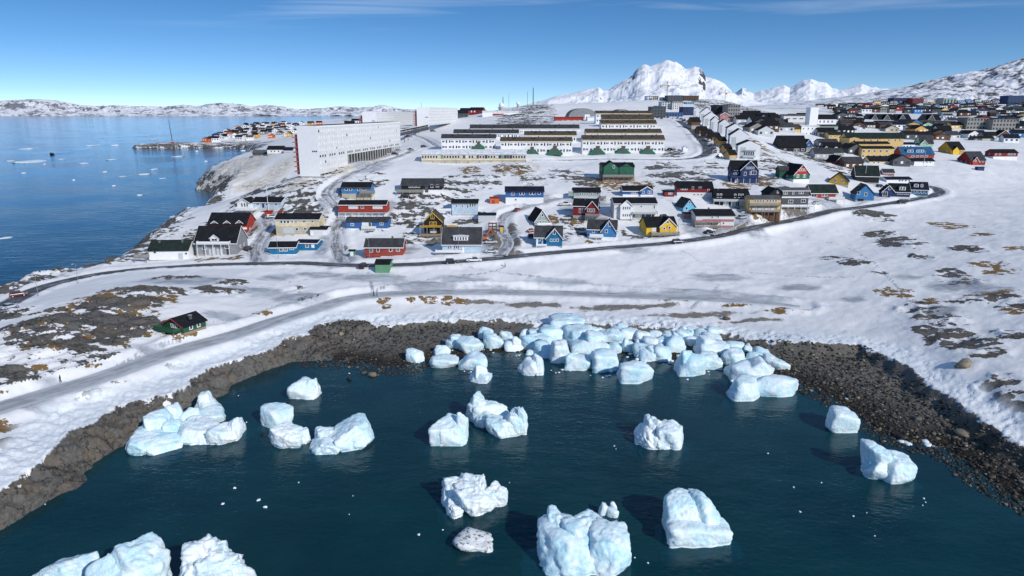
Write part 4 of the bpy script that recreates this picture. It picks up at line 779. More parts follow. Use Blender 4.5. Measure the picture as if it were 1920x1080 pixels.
H(Q1, 'large black house with wide hipped roof and pale garage doors', (650, 990), 672, 745, 850, 'black', 'black', d=12, rot=-5, win=W((680, 710, 850, 890, 920), 740, 20, 40), decks=[(635, 985, 775, 795, 1.8, 'palegrey', 'palegrey', 'palegrey')], doors=[(765, 825, 55, 50, 'palegrey'), (840, 822, 50, 50, 'palegrey'), (925, 820, 60, 50, 'palegrey')], left=1, chim=[(700, .4, .7)])
H(Q1, 'two storey yellow house with flat grey roof and dark balconies', (990, 1305), 738, 770, 945, 'paleyellow', 'grey', d=9, ov=.6, win=W((1052, 1080, 1108, 1136), 793, 22, 24) + W((1178, 1206, 1234, 1262), 792, 22, 24) + W((1045, 1075, 1105, 1150, 1180, 1210, 1245), 872, 22, 18), panels=[(992, 1303, 820, 850, 'greywood'), (1030, 1260, 862, 885, 'offwhite')], decks=[(1000, 1305, 885, 905, 2.0, 'brown', 'greywood', 'wood'), (985, 1305, 815, 838, 1.6, 'greywood', 'greywood', 'wood')], found='brown', yf=905)
H(Q1, 'grey and white two storey house with white balustrade terrace', (1320, 1590), 660, 690, 855, 'darkgrey', 'grey', d=10, trim='white', win=W((1345, 1370), 712, 20, 30) + [(1438, 710, 18, 34)] + W((1505, 1530), 708, 22, 30) + [(1420, 798, 50, 34), (1548, 792, 48, 34)], panels=[(1320, 1600, 748, 762, 'white')], decks=[(1305, 1640, 830, 852, 3.0, 'white', 'white', 'white')], left=1, found='white')
H(Q1, 'black gabled wing left of the grey and white house', (1190, 1318), 668, 720, 850, 'black', 'black', d=10, ridge='y', cat='house wing', name='annex', win=[(1280, 700, 20, 30)])
H(Q2, 'low red house with two tone green and black roof', (0, 240), 558, 632, 685, 'red', 'greenblack', d=9, win=[(30, 655, 54, 30), (112, 653, 26, 28), (138, 653, 26, 28)], trim='white', panels=[(225, 290, 640, 685, 'offwhite')], decks=[(150, 290, 668, 690, 2.2, 'offwhite', 'offwhite')])
H(T4, 'mustard gabled house with black roof behind the low red house', (1425, 1548), 938, 1000, 1030, 'mustard', 'black', d=10, rot=-26, ridge='y', win=[(1468, 995, 20, 26), (1512, 998, 20, 26)], right=1)
H(Q2, 'black barn like house with huge dark green roof and white gable edge', (412, 600), 388, 480, 545, 'black', 'greenblack', d=12, rot=-14, trim='white', right=1, win=[])
H(Q2, 'blue gabled house beside the road bend', (408, 560), 560, 640, 705, 'brightblue', 'darkgrey', d=9, rot=-10, ridge='y', win=[(432, 635, 24, 30), (492, 645, 24, 30)], panels=[(430, 480, 685, 705, 'black')])
H(Q2, 'low white house with navy roof behind the dark blue houses', (680, 905), 488, 510, 552, 'white', 'navy', d=8, win=W((800, 825, 855, 885), 522, 18, 16))
H(Q2, 'dark navy house with white trim and glazed white porch', (720, 878), 548, 622, 682, 'navy', 'black', d=9, rot=-14, trim='white', win=W((790, 815, 840, 862), 634, 18, 26), dormers=[(795, 845, 572, 575, 612, 'white', None, 'black', 2)], wings=[dict(x=(655, 755), ya=570, ye=625, p=1.0, wall='navy', trim='white', win=[(680, 645, 40, 40), (712, 595, 24, 26)])], decks=[(720, 880, 668, 685, 1.8, 'white', 'white')])
H(Q2, 'teal house with navy gable and white windows at the road bend', (905, 1042), 535, 602, 660, 'teal', 'navy', d=9, rot=-16, trim='white', win=W((945, 975, 1003, 1030), 620, 20, 34), dormers=[(935, 970, 548, 552, 585, 'white', None, 'navy', 1), (985, 1005, 548, 552, 585, 'white', None, 'navy', 1)], left=1)
H(Q2, 'red gabled house with white edges half hidden behind the snowy rise', (222, 312), 298, 345, 388, 'red', 'black', d=10, rot=10, ridge='y', trim='white', win=[(280, 328, 22, 22), (252, 368, 24, 24)])
H(Q2, 'grey roofed house with blue wall right of the small red gable', (322, 425), 322, 388, 420, 'lightblue', 'darkgrey', d=9, win=W((350, 380), 402, 14, 14))
H(Q2, 'small brown house with white gable behind the black barn house', (655, 745), 418, 452, 482, 'pink', 'darkgrey', d=7, rot=-12, trim='white', win=[(690, 466, 16, 14)])
H(Q2, 'pale yellow bungalow with black roof and small dormer', (525, 815), 302, 345, 378, 'cream', 'black', d=9, win=W((570, 610, 680, 720, 770), 360, 16, 14), dormers=[(745, 780, 308, 315, 335, 'white', 'white')])
H(Q2, 'black roofed white house with tall flagpole before it', (885, 1108), 320, 345, 395, 'white', 'black', d=8, win=W((1015, 1045, 1075), 358, 14, 12) + W((1015, 1045), 392, 16, 12), panels=[(885, 930, 345, 385, 'darkgrey')], left=1)
H(Q2, 'red long house with white window bands and blue metal roof', (815, 1108), 218, 285, 322, 'brick', 'blueroof', d=12, win=W((920, 960, 1000, 1040), 302, 26, 16), dormers=[(870, 930, 240, 242, 272, 'skyblue', None, 'blueroof', 2), (950, 1025, 240, 242, 272, 'skyblue', None, 'blueroof', 3)])
H(Q2, 'yellow apartment house with two rows of black windows', (455, 742), 212, 232, 320, 'paleyellow', 'black', d=10, cat='apartment house', name='apartment_house', win=W((475, 522, 572, 628, 682), 256, 20, 24) + W((475, 522, 572, 628, 682), 300, 20, 22))
H(Q2, 'yellow apartment house showing only its upper wall behind the two row yellow one', (405, 705), 170, 188, 240, 'paleyellow', 'black', d=9, cat='apartment house', name='apartment_house', Y=505)
H(Q2, 'longest yellow terrace with green black roof', (318, 830), 92, 140, 220, 'paleyellow', 'greenblack', d=12, cat='terrace', name='terrace', Y=520, win=W((360, 420, 480, 540, 600, 700, 760, 800), 158, 14, 20), wings=[dict(x=(312, 400), ya=128, ye=138, p=6, win=[(355, 160, 16, 20)])])
H(Q2, 'short yellow terrace left of the longest yellow one', (155, 320), 82, 108, 200, 'paleyellow', 'greenblack', d=10, cat='terrace', name='terrace', Y=545, win=W((180, 215, 290), 125, 12, 16))
H(Q2, 'low white house with navy roof right of the yellow apartments', (722, 935), 178, 195, 242, 'white', 'navy', d=9, win=W((760, 790, 840, 870, 900), 212, 14, 14))
H(Q2, 'dark house with mint green gable beside the low white house', (985, 1098), 112, 185, 215, 'mint', 'darkgrey', d=11, rot=-6, wings=[dict(x=(985, 1045), ya=158, ye=192, p=1.0, wall='mint', trim='white', win=[(1015, 190, 16, 16)])], left=1)
H(Q2, 'mustard yellow house with black roof on the open snow at right', (1255, 1385), 172, 240, 290, 'mustard', 'black', d=13, rot=10, wings=[dict(x=(1268, 1330), ya=215, ye=245, p=.8, wall='yellow')], win=[(1300, 262, 14, 16), (1355, 258, 16, 18)], left=2)
H(Q2, 'dark red house with grey roof and small cross gable on the open snow', (1425, 1575), 260, 335, 385, 'darkred', 'darkgrey', d=12, rot=8, wings=[dict(x=(1445, 1500), ya=312, ye=345, p=.8, wall='red', trim='white', win=[(1472, 345, 14, 14)])], win=W((1525, 1555), 348, 16, 18), left=2)
H(Q2, 'long red house with white basement at the far right', (1640, 1855), 240, 270, 335, 'darkred', 'black', d=10, yf=305, found='white', win=W((1665, 1700, 1780, 1805, 1832), 285, 18, 16) + W((1775, 1805, 1835), 318, 18, 14), panels=[(1755, 1855, 305, 335, 'white')], left=1)
H(Q2, 'low black and grey house at the edge of the far snow slope', (1465, 1650), 122, 140, 165, 'darkgrey', 'black', d=8, win=W((1490, 1600), 150, 14, 12), panels=[(1545, 1650, 142, 162, 'beige')])
H(Q2, 'dark house with white edged brown gable near the far right', (1680, 1805), 68, 118, 135, 'brown', 'black', d=10, ridge='y', trim='white', win=[(1745, 112, 18, 14)])
H(Q2, 'bright blue long house with white windows in the far right town', (1375, 1570), 68, 95, 125, 'brightblue', 'navy', d=9, win=W((1400, 1440, 1490, 1530), 105, 18, 14), wings=[dict(x=(1395, 1465), ya=88, ye=105, p=4, wall='skyblue')])
H(T4, 'wide black house with huge dark roof and white windows on the slope', (1042, 1245), 658, 740, 782, 'black', 'black', d=13, win=[(1088, 765, 18, 18), (1165, 768, 20, 24), (1185, 768, 18, 24), (1222, 762, 26, 18)], Y=470)
H(T4, 'small black house with dark roof left of the yellow hall', (958, 1068), 600, 645, 690, 'darkgrey', 'black', d=9, win=W((1000, 1040), 665, 14, 12), Y=540)
H(T4, 'yellow flat hall with windows below its brown roof', (1066, 1200), 572, 605, 655, 'paleyellow', 'brown', d=9, win=W((1115, 1135, 1155), 630, 14, 12), Y=560, cat='hall', name='hall')
H(T4, 'white cube like house with small black windows', (1205, 1340), 580, 586, 660, 'white', 'snow', d=9, win=W((1225, 1260, 1290, 1320), 605, 10, 14) + W((1225, 1250, 1280, 1310), 640, 10, 12), Y=560, cat='apartment house', name='apartment_house')
H(T4, 'grey glass fronted building right of the white cube like house', (1345, 1480), 575, 585, 640, 'sage', 'darkgrey', d=9, win=W((1375, 1405), 610, 20, 18), Y=580, cat='building', name='building')
H(T4, 'small bright blue house beside the wide black house', (1240, 1290), 685, 718, 750, 'blue', 'navy', d=7, ridge='y', trim='white', win=[(1265, 728, 10, 10)], Y=480)
H(T4, 'pale grey house with dark roof and white porch on the slope', (1340, 1482), 682, 708, 760, 'palegrey', 'darkgrey', d=9, win=W((1370, 1400, 1430, 1460), 722, 14, 12), Y=500, decks=[(1400, 1478, 730, 745, 2, 'white', 'white')])
H(T4, 'long sage green house with two white gables behind it', (1320, 1525), 752, 782, 830, 'sage', 'darkgrey', d=9, win=W((1350, 1400, 1450, 1500), 798, 14, 12), Y=470)
H(T4, 'pale house with a pair of white tent shaped gables', (1350, 1500), 735, 762, 800, 'white', 'black', d=8, Y=486, wings=[dict(x=(1358, 1420), ya=738, ye=768, p=.6, trim='white'), dict(x=(1425, 1500), ya=742, ye=768, p=.6, trim='white')])
# ------------------------------------------------------------------ long white row houses on the hill
def rowhouse(T, label, ends, yr, ye, ybase, Y, floors, nwin, roof='brown', d=10, porches=(), part=1.0, uneven=3):
    x0, x1, yr, ye = T.x(ends[0]), T.x(ends[1]), T.y(yr), T.y(ye); yb = T.y(ybase); xm = (x0 + x1) / 2; X = x_at(xm, ye, Y); gb = gz(X, Y); zb = min(z_at(yb, Y), 99)
    root = empty('row_house', (X, Y, zb), 0, label, 'row house', 'white row houses on the hill'); hw = (x_at(x1, ye, Y) - x_at(x0, ye, Y)) / 2
    ze = z_at(ye, Y) - zb; zr = max(z_at(yr, Y + d / 2) - zb, ze + .6); low = min(gb - zb, 0) - 3
    m = MB(); m.prism([(0, low), (d, low), (d, ze), (d / 2, zr), (0, ze)], 'x', -hw, hw); m.build('wall', M('white'), root)
    m = MB(); m.prism(chevron(0, d, d / 2, ze + .02, zr + .02, .25, .35), 'x', -hw - .3, hw + .3); rf = m.build('roof', MR(roof), root)
    m = MB(); m.box(-hw - .3, hw + .3, -.46, -.37, ze - .35, ze + .1); m.build('eave_board', M('cream' if roof == 'brown' else 'white'), root)
    rnd = random.Random(int(x0 * 7))
    for i in range(uneven):
        xx = -hw + 2 * hw * (i + .5) / uneven + rnd.uniform(-2, 2); box('roof_vent', rf, M('black'), (xx, d * .28, (ze + zr) / 2 + .35), (1.6, 1.0, .9)); box('chimney', rf, M('darkgrey'), (xx + 3, d * .52, zr + .3), (.5, .5, .9))
    fh = ze / max(floors, 1)
    units = max(1, nwin // 3)
    for f in range(floors):
        zc = ze - fh * (f + .52)
        for u in range(units):
            uc = -hw + 2 * hw * (u + .5) / units; sp = hw / units
            for q, (off, w, h) in enumerate(((-.55, .9, 1.5), (.05, .7, 1.1), (.45, .7, 1.1)) if (u + f) % 2 else ((-.6, .7, 1.1), (-.25, .7, 1.1), (.5, .9, 1.7))):
                wo = link('window', frame_mesh(w, h * min(1, fh / 2.6), M('palegrey'))[1], root, (uc + off * sp, -.02, zc), (0, 0, 0), (1.25, 2, 1.15))
    for (px, py, pw, ph) in porches:
        a = x_at(T.x(px), ye, Y) - X; z0 = z_at(T.y(py), Y - 4) - zb; w_ = T.l(pw) * mpp(ye, Y); h_ = T.l(ph) * mpp(ye, Y)
        m = MB(); m.prism([(a - w_ / 2, z0), (a + w_ / 2, z0), (a + w_ / 2, z0 + h_ * .25), (a + w_ * .12, z0 + h_ * .8), (a - w_ * .12, z0 + h_ * .8), (a - w_ / 2, z0 + h_ * .25)], 'y', -4, 0); pc = m.build('porch', M('green'), root)
        box('porch_door', pc, M('darkgrey'), (a, -4.04, z0 + h_ * .45), (w_ * .2, .1, h_ * .75)); box('canopy', pc, M('brown'), (a, -3.9, z0 + h_ * .95), (w_ * .26, .8, h_ * .22))
    return root
rowhouse(T3, 'front right white row house with brown roof and three green porches', (850, 1466), 655, 690, 782, 434, 2, 36, 'brown', porches=[(960, 804, 115, 64), (1150, 804, 115, 64), (1335, 806, 115, 66)])
rowhouse(T3, 'white row house directly behind the one with three green porches', (875, 1443), 608, 638, 720, 462, 2, 30, 'brown')
rowhouse(T3, 'white row house third back on the right, under two stacked roofs', (990, 1405), 541, 570, 640, 500, 2, 24, 'brown')
rowhouse(T3, 'white row house with uneven brown roof, fourth back on the right', (1000, 1385), 500, 537, 600, 528, 2, 21, 'brown', uneven=4)
rowhouse(T3, 'highest white row house below the dark tower blocks', (950, 1370), 472, 492, 560, 560, 2, 24, 'brown', uneven=5)
rowhouse(T3, 'front middle white row house with brown roof above the school', (235, 773), 670, 700, 790, 430, 2, 33, 'brown', porches=[(470, 806, 100, 60), (640, 804, 115, 66)])
rowhouse(T3, 'white row house behind the front middle one, right end showing', (415, 803), 625, 655, 760, 462, 2, 21, 'brown')
rowhouse(T2, 'front left white row house with dark roof above the school', (1550, 1955), 408, 440, 522, 436, 2, 24, 'darkgrey', porches=[(1830, 520, 90, 50)])
rowhouse(T2, 'white row house with dark roof second back on the left', (1642, 2130), 372, 402, 470, 466, 2, 24, 'darkgrey')
rowhouse(T3, 'longest white row house at the back with notched dark roof', (5, 825), 576, 606, 690, 505, 2, 36, 'darkgrey', uneven=7)
# low school under a snowy roof
def school():
    T = T2; x0, x1 = T2.x(1400), T3.x(425); Y = 392; ye = T2.y(555); X = x_at((x0 + x1) / 2, ye, Y); zb = z_at(T2.y(612), Y)
    root = empty('school', (X, Y, zb), 0, 'long low school building under a snow covered roof with a coloured window band', 'school'); hw = (x_at(x1, ye, Y) - x_at(x0, ye, Y)) / 2; ze = z_at(T2.y(558), Y) - zb; d = 14
    zr = z_at(T2.y(525), Y + d) - zb
    m = MB(); m.prism([(0, -3), (d, -3), (d, zr), (0, ze)], 'x', -hw, hw); m.build('wall', M('beige'), root)
    m = MB(); m.prism([(-.5, ze), (d + .3, zr + .02), (d + .3, zr + .35), (-.5, ze + .33)], 'x', -hw - .4, hw + .4); m.build('roof', MR('snow'), root)
    box('sill_board', root, M('cream'), (0, -.15, ze * .28), (2 * hw, .3, ze * .22))
    cols = ['shedgreen', 'offwhite', 'darkgrey', 'red', 'navy', 'offwhite', 'palegrey']; n = 38; rnd = random.Random(4)
    for i in range(n):
        xx = -hw + 2 * hw * (i + .5) / n
        if rnd.random() < .62: window(root, xx, -.02, ze * .66, 2 * hw / n * .86, ze * .42, 0, M('white'))
        else: box('panel', root, M(rnd.choice(cols)), (xx, -.02, ze * .66), (2 * hw / n * .86, .1, ze * .42))
    for i in range(10): box('pillar', root, M('greywood'), (-hw + 2 * hw * i / 9, -.1, -1.2), (.35, .35, 3.2))
    m = MB(); m.box(hw * .52, hw + 4, -3, 0, -4.2, -.2); m.build('end_block', M('palegrey'), root)
    r0 = MB(); r0.add([(-hw * .65, -5, -1.6), (hw, -5, -3.2), (hw, -4.7, -3.2), (-hw * .65, -4.7, -1.6), (-hw * .65, -5, -.7), (hw, -5, -1.6), (hw, -4.7, -1.6), (-hw * .65, -4.7, -.7)], BOXF); r0.build('ramp_wall', M('offwhite'), root)
school()
# ------------------------------------------------------------------ the big slab blocks
def slab(label, pxl, pxr, pxf, y_top, y_base, Y0, Y1, wins=(7, 44), dark_row=4, stilt_from=0.28, joined=False, tower=True):
    A = (x_at(pxl, y_top, Y0), Y0); B = (x_at(pxr, y_top, Y0), Y0 - 0.5); C = (x_at(pxf, y_top, Y1), Y1)
    ax, ay = C[0] - B[0], C[1] - B[1]; L = math.hypot(ax, ay); wd = math.hypot(B[0] - A[0], B[1] - A[1]); zt = z_at(y_top, Y0); zb = z_at(y_base, Y0); Hh = zt - zb
    root = empty('apartment_block', (B[0], B[1], zb), math.atan2(ay, ax) - math.pi / 2, label, 'apartment block', 'long white apartment blocks')
    # local: facade along +y at x=0, body towards -x
    zs = Hh * .36 if stilt_from < 1 else 0; k = L * stilt_from
    box('end_wall', root, M('white'), (-wd / 2, -.12, Hh / 2 + .5), (wd + .1, .3, Hh + .9))
    box('base', root, M('concrete'), (-wd / 2, .5, -2), (wd - .2, 1.2, 5))
    fw = MATS.get('facade_panel') or mk('facade_panel', (.66, .67, .67), var=.1, scale=.5)
    m = MB(); m.box(-wd + .1, 0, .04, k, 1.2, Hh); m.build('wall', fw, root)
    m = MB(); m.box(-wd + .1, 0, k, L, zs, Hh); m.build('wall', fw, root)
    box('parapet', root, M('white'), (-wd / 2 + .05, L / 2, Hh + .45), (wd + .3, L, .9))
    box('roof', root, MR('darkgrey'), (-wd / 2, L / 2, Hh + .93), (wd - .8, L - 1, .1))
    nr, nc = wins; fh = (Hh - zs) / (nr - (2 if stilt_from < 1 else 0)); mm_ = MB() if joined else None
    ww = L / nc * .50; key_l = mk('light_panel', (.80, .80, .79), var=.1); key_d = glass()
    cnt = 0
    for r_ in range(nr):
        z = Hh - fh * (r_ + .55)
        for c in range(nc):
            y = L * (c + .5) / nc
            if z < (zs + .5 if y > k else 1.8): continue
            if r_ == dark_row:
                if c % 4 == 3: continue
                if joined: mm_.box(0, .06, y - ww / 2, y + ww / 2, z - fh * .2, z + fh * .2)
                else: box('window', root, key_d, (.03, y, z), (.08, ww, fh * .36))
            elif joined: mm_.box(0, .06, y - ww * .3, y + ww * .3, z - fh * .26, z + fh * .26)
            else: box('window', root, key_l if (c * 7 + r_ * 3) % 29 else key_d, (.02, y, z), (.06, ww * (.45 if c % 2 else .8), fh * .42)); cnt += 1
    if joined: o = mm_.build('window_band', key_l, root); o['kind'] = 'stuff'
    if stilt_from < 1:
        n = 22
        for i in range(n): box('column', root, M('concrete'), (-.4, k + (L - k) * (i + .5) / n, zs / 2 - 2.5), (.5, .5, zs + 5))
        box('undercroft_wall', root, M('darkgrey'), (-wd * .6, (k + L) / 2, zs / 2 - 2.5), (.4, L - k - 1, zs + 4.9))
        for i in range(9): box('column', root, M('concrete'), (-.3, k * (i + .5) / 9, 0), (.45, .45, 3.0))
    for i in range(3): box('end_window', root, glass(), (-wd * (.28 - .09 * i), -.28, Hh * .52), (.7, .08, .7))
    if tower:
        st = box('stair_tower', root, M('brick'), (-wd - 1.1, 3, Hh * .45), (1.6, 4.5, Hh * .82))
        for i in range(8): box('landing', root, M('pink'), (-wd - 1.9, 1.2, Hh * (.10 + .1 * i)), (2.2, 2.4, .5))
    return root
slab('nearest long white slab block with bare white end wall and dark window row', 555, 595, 750, 239.5, 331, 340, 470)
slab('white slab block partly hidden behind the nearest one', 679, 705, 773, 212, 243, 560, 700, wins=(6, 36), dark_row=9, stilt_from=1, joined=True)
slab('farthest white slab block with a short mast, above the parking deck', 781, 804, 858, 203, 238, 590, 740, wins=(6, 36), dark_row=9, stilt_from=1, joined=True)
def walkway():
    Y = 520; a = (x_at(750, 252, 500), 500, z_at(252, 500)); b = (x_at(803, 240, 590), 590, z_at(240, 590)); o = empty('footbridge', (a[0], a[1], a[2]), 0, 'dark covered footbridge on struts between the slab blocks', 'footbridge'); v = Vector(b) - Vector(a)
    m = MB(); m.bar((0, 0, 0), v, 1.2, 4); m.build('deck', M('darkgrey'), o); m = MB(); m.bar((0, 0, 2.2), v + Vector((0, 0, 2.2)), .5, 4); m.build('canopy', M('black'), o)
    for i in range(9): t = i / 8; p = v * t; m = MB(); m.bar(p + Vector((0, 0, -7)), p + Vector((0, 0, 2.2)), .25, 5); m.build('post', M('darkgrey'), o)
walkway()
# ------------------------------------------------------------------ stepped white terrace climbing the hill
def terr(px0, px1, ya, ye, yb, Y, label, bal=False, nwin=0):
    xm = (px0 + px1) / 2; X = x_at(xm, yb, Y); zb = min(z_at(yb, Y), gz(X, Y) + .5); o = empty('stepped_house', (X, Y, zb), R(-13), label, 'terraced house', 'white stepped houses in a row up the hill')
    hw = (x_at(px1, ye, Y) - x_at(px0, ye, Y)) / 2 / 1.05; ze = z_at(ye, Y) - zb; za = z_at(ya, Y) - zb; d = 17
    m = MB(); m.prism([(-hw, -3), (hw, -3), (hw, ze), (0, za), (-hw, ze)], 'y', 0, d); m.build('wall', M('white'), o)
    m = MB(); m.prism([(-hw - .3, ze - .1), (0, za + .02), (0, za + .3), (-hw - .3, ze + .2)], 'y', .25, d); m.prism([(hw + .3, ze - .1), (0, za + .02), (0, za + .3), (hw + .3, ze + .2)], 'y', .25, d); m.build('roof', MR('navy'), o)
    box('recess_panel', o, M('palegrey'), (-hw * .55, -.04, ze * .5), (hw * .5, .1, ze * .75))
    for i in range(4): box('window', o, glass(), (-hw - .03, 2 + i * 3.6, ze * .62), (.1, 1.1, 1.2))
    if bal:
        for i in range(5): window(o, -hw * .38 + i * hw * .2, -.06, ze * .42, 1.0, 2.0, 0, M('palegrey'))
        box('balcony', o, M('palegrey'), (hw * .02, -.9, ze * .22), (hw * 1.15, 1.8, 1.1)); box('lintel', o, M('grey'), (hw * .02, -.5, ze * .64), (hw * 1.15, 1.0, .25))
    return o
terr(1382, 1424, 264, 273, 299, 412, 'nearest stepped white house with glazed balcony at the foot of the row', True)
terr(1367, 1402, 242, 254, 278, 440, 'second stepped white house from the bottom with a grey recess')
terr(1362, 1391, 232, 240, 262, 466, 'third stepped white house from the bottom of the row')
terr(1347, 1366, 224, 231, 250, 492, 'fourth stepped white house, between dark garage roofs and the slope')
terr(1332, 1347, 219, 226, 243, 516, 'fifth stepped white house, a narrow white gable')
terr(1318, 1346, 210, 220, 238, 545, 'sixth stepped white house with a long white roof edge')
terr(1312, 1336, 202, 211, 226, 575, 'seventh stepped white house near the top of the row')
terr(1300, 1312, 201, 205, 222, 610, 'topmost small stepped white house below the rocky knoll')
SH = [(1367, 1382, 281, 290, 296, 'ochre', 408, 'nearest yellow fronted shed beside the stepped houses'), (1359, 1373, 270, 279, 285, 'ochre', 428, 'second yellow fronted shed beside the stepped houses'), (1347, 1363, 257, 264, 272, 'ochre', 448, 'third yellow fronted shed beside the stepped houses'),
      (1334, 1352, 249, 256, 263, 'brown', 470, 'dark brown shed above the three yellow ones'), (1310, 1328, 237, 244, 252, 'brown', 500, 'dark shed below the sixth stepped house'), (1296, 1314, 220, 228, 236, 'brown', 540, 'dark brown shed by the parked cars on the hill road'), (1322, 1338, 243, 250, 257, 'brown', 485, 'low dark shed roof between the brown sheds')]
for x0, x1, yr, ye, yb, c, Y, lb in SH: H(T0, lb, (x0, x1), yr, ye, yb, c, 'black', d=6, rot=18, Y=Y, cat='shed', name='shed', ov=.3, group='sheds beside the stepped houses')
post_thing(1331, 217, 13, .55, 'white pole standing above the stepped houses', 'white_pole', 'pole', 'white', False, None, Y=600)
# ------------------------------------------------------------------ town centre skyline
def tower(T, label, x0, x1, yt, yb, Y, wall, d=18, rows=8, cols=6, top=None, name='tower_block', cat='tower block', accent=None, split=False):
    xm = (T.x(x0) + T.x(x1)) / 2; yb_ = T.y(yb); X = x_at(xm, yb_, Y); zb = min(z_at(yb_, Y), gz(X, Y)); o = empty(name, (X, Y, zb), 0, label, cat)
    hw = (x_at(T.x(x1), yb_, Y) - x_at(T.x(x0), yb_, Y)) / 2; h = z_at(T.y(yt), Y) - zb
    box('wall', o, M(wall), (0, d / 2, h / 2 - 1), (2 * hw, d, h + 2)); box('roof', o, MR(top or 'darkgrey'), (0, d / 2, h + .2), (2 * hw + .3, d + .3, .45))
    if accent: box('side_panel', o, M(accent), (hw * .5, -.05, h / 2), (hw, .2, h * .98))
    zb2 = max(0, h - rows * 3.0) * 0
    for r_ in range(rows):
        for c in range(cols): box('window', o, glass(), (-hw + 2 * hw * (c + .5) / cols, -.08, h * (r_ + .6) / rows), (2 * hw / cols * .5, .12, h / rows * .5))
    return o
tower(T4, 'tallest pale tower block left of the crane', 50, 90, 362, 445, 900, 'white', rows=8, cols=3)
tower(T4, 'tan side half of the tallest pale tower', 90, 135, 364, 445, 902, 'beige', rows=8, cols=3)
tower(T4, 'dark glass office block below the tallest tower', 82, 190, 442, 545, 700, 'darkgrey', rows=5, cols=5, cat='office block', name='office_block')
tower(T4, 'dark slant roofed block right of the crane foot', 205, 320, 358, 440, 860, 'darkgrey', rows=6, cols=6)
tower(T4, 'brown and dark block above the blue roof on the skyline', 325, 438, 360, 425, 870, 'brown', rows=4, cols=6)
tower(T4, 'pale block with white piers in the town centre', 160, 240, 405, 490, 800, 'palegrey', rows=6, cols=4)
tower(T4, 'white ribbed block beside the pale piers in the town centre', 240, 320, 408, 490, 795, 'offwhite', rows=6, cols=5)
tower(T4, 'small block under the crane mast', 165, 205, 372, 410, 880, 'palegrey', rows=4, cols=3)
tower(T4, 'bright blue rounded roof building on the skyline', 342, 405, 408, 432, 840, 'skyblue', rows=1, cols=4, top='blueroof', name='hall', cat='hall')
tower(T4, 'blue fronted shop row at the end of the hill road', 195, 320, 485, 525, 720, 'blue', rows=1, cols=6, name='shop', cat='shop')
tower(T4, 'dark glass block left of the stepped houses top', 320, 400, 445, 510, 740, 'navy', rows=3, cols=4, name='office_block', cat='office block')
tower(T4, 'olive flat block with lit looking windows behind the white pole', 655, 745, 428, 540, 640, 'greywood', rows=5, cols=5)
tower(T4, 'black flat block left of the olive one', 565, 650, 430, 500, 660, 'black', rows=4, cols=4)
tower(T4, 'tall white square church tower beside the white hall', 1270, 1330, 448, 560, 640, 'white', d=10, rows=0, cols=1, top='white', name='church_tower', cat='church')
H(T4, 'white church hall with black roof beside the square tower', (1330, 1468), 500, 532, 590, 'white', 'black', d=14, Y=645, win=W((1350, 1380, 1410, 1440), 552, 12, 18), cat='church hall', name='church_hall')
H(T4, 'pale long building with flat roof left of the church tower', (1075, 1262), 498, 508, 560, 'offwhite', 'grey', d=14, Y=680, win=W((1110, 1160, 1210), 530, 30, 10), cat='building', name='building')
H(T4, 'pale hall with black pitched roof right of the olive block', (745, 875), 486, 512, 550, 'palegrey', 'black', d=14, Y=690, win=W((780, 820, 850), 530, 14, 10), cat='hall', name='hall')
H(T4, 'small white gable house on the ridge before the church', (600, 662), 484, 502, 540, 'pink', 'darkgrey', ridge='y', d=10, Y=600, trim='white', win=[(630, 520, 14, 12)])
H(T3, 'red flat building with white lower band left of the dark arch hall', (642, 855), 518, 524, 568, 'red', 'red', d=14, Y=655, win=W((700, 740, 790, 830), 548, 16, 12), panels=[(785, 830, 545, 566, 'white')], cat='building', name='building')
H(T3, 'white box building with red panel below the antenna hill', (98, 372), 472, 480, 555, 'white', 'snow', d=14, Y=735, panels=[(175, 258, 492, 530, 'brick')], win=W((290, 320, 350), 520, 12, 12), cat='building', name='building')
H(T3, 'grey concrete station under the radar domes', (215, 368), 445, 450, 490, 'palegrey', 'snow', d=12, Y=790, win=W((250, 290, 330), 470, 18, 10), cat='building', name='building')
H(T3, 'white low wing right of the arch hall', (885, 950), 515, 520, 558, 'white', 'snow', d=12, Y=640, cat='building', name='building')
def arch_hall(T, label, x0, x1, yt, yb, Y, d, roof):
    X = x_at((T.x(x0) + T.x(x1)) / 2, T.y(yb), Y); zb = min(z_at(T.y(yb), Y), gz(X, Y)); hw = (x_at(T.x(x1), T.y(yb), Y) - x_at(T.x(x0), T.y(yb), Y)) / 2; h = z_at(T.y(yt), Y) - zb; o = empty('sports_hall', (X, Y, zb), 0, label, 'hall')
    pr = [(hw * math.cos(math.pi - math.pi * i / 18), h * math.sin(math.pi * i / 18) ** .8) for i in range(19)]
    m = MB(); m.prism(pr, 'y', 0, d); m.build('vault_roof', MR(roof), o); pr2 = [(p[0] * .985, p[1] * .975) for p in pr]; m = MB(); m.prism(pr2, 'y', -.3, 0.2); m.build('end_wall', M('grey'), o); box('door', o, M('white'), (hw * .3, -.4, 2), (5, .2, 4))
arch_hall(T3, 'large grey green arch roofed hall on the ridge', 742, 960, 452, 530, 690, 40, 'arena')
arch_hall(T3, 'smaller dark arch roof behind the top row house', 1085, 1215, 460, 500, 720, 30, 'darkgrey')
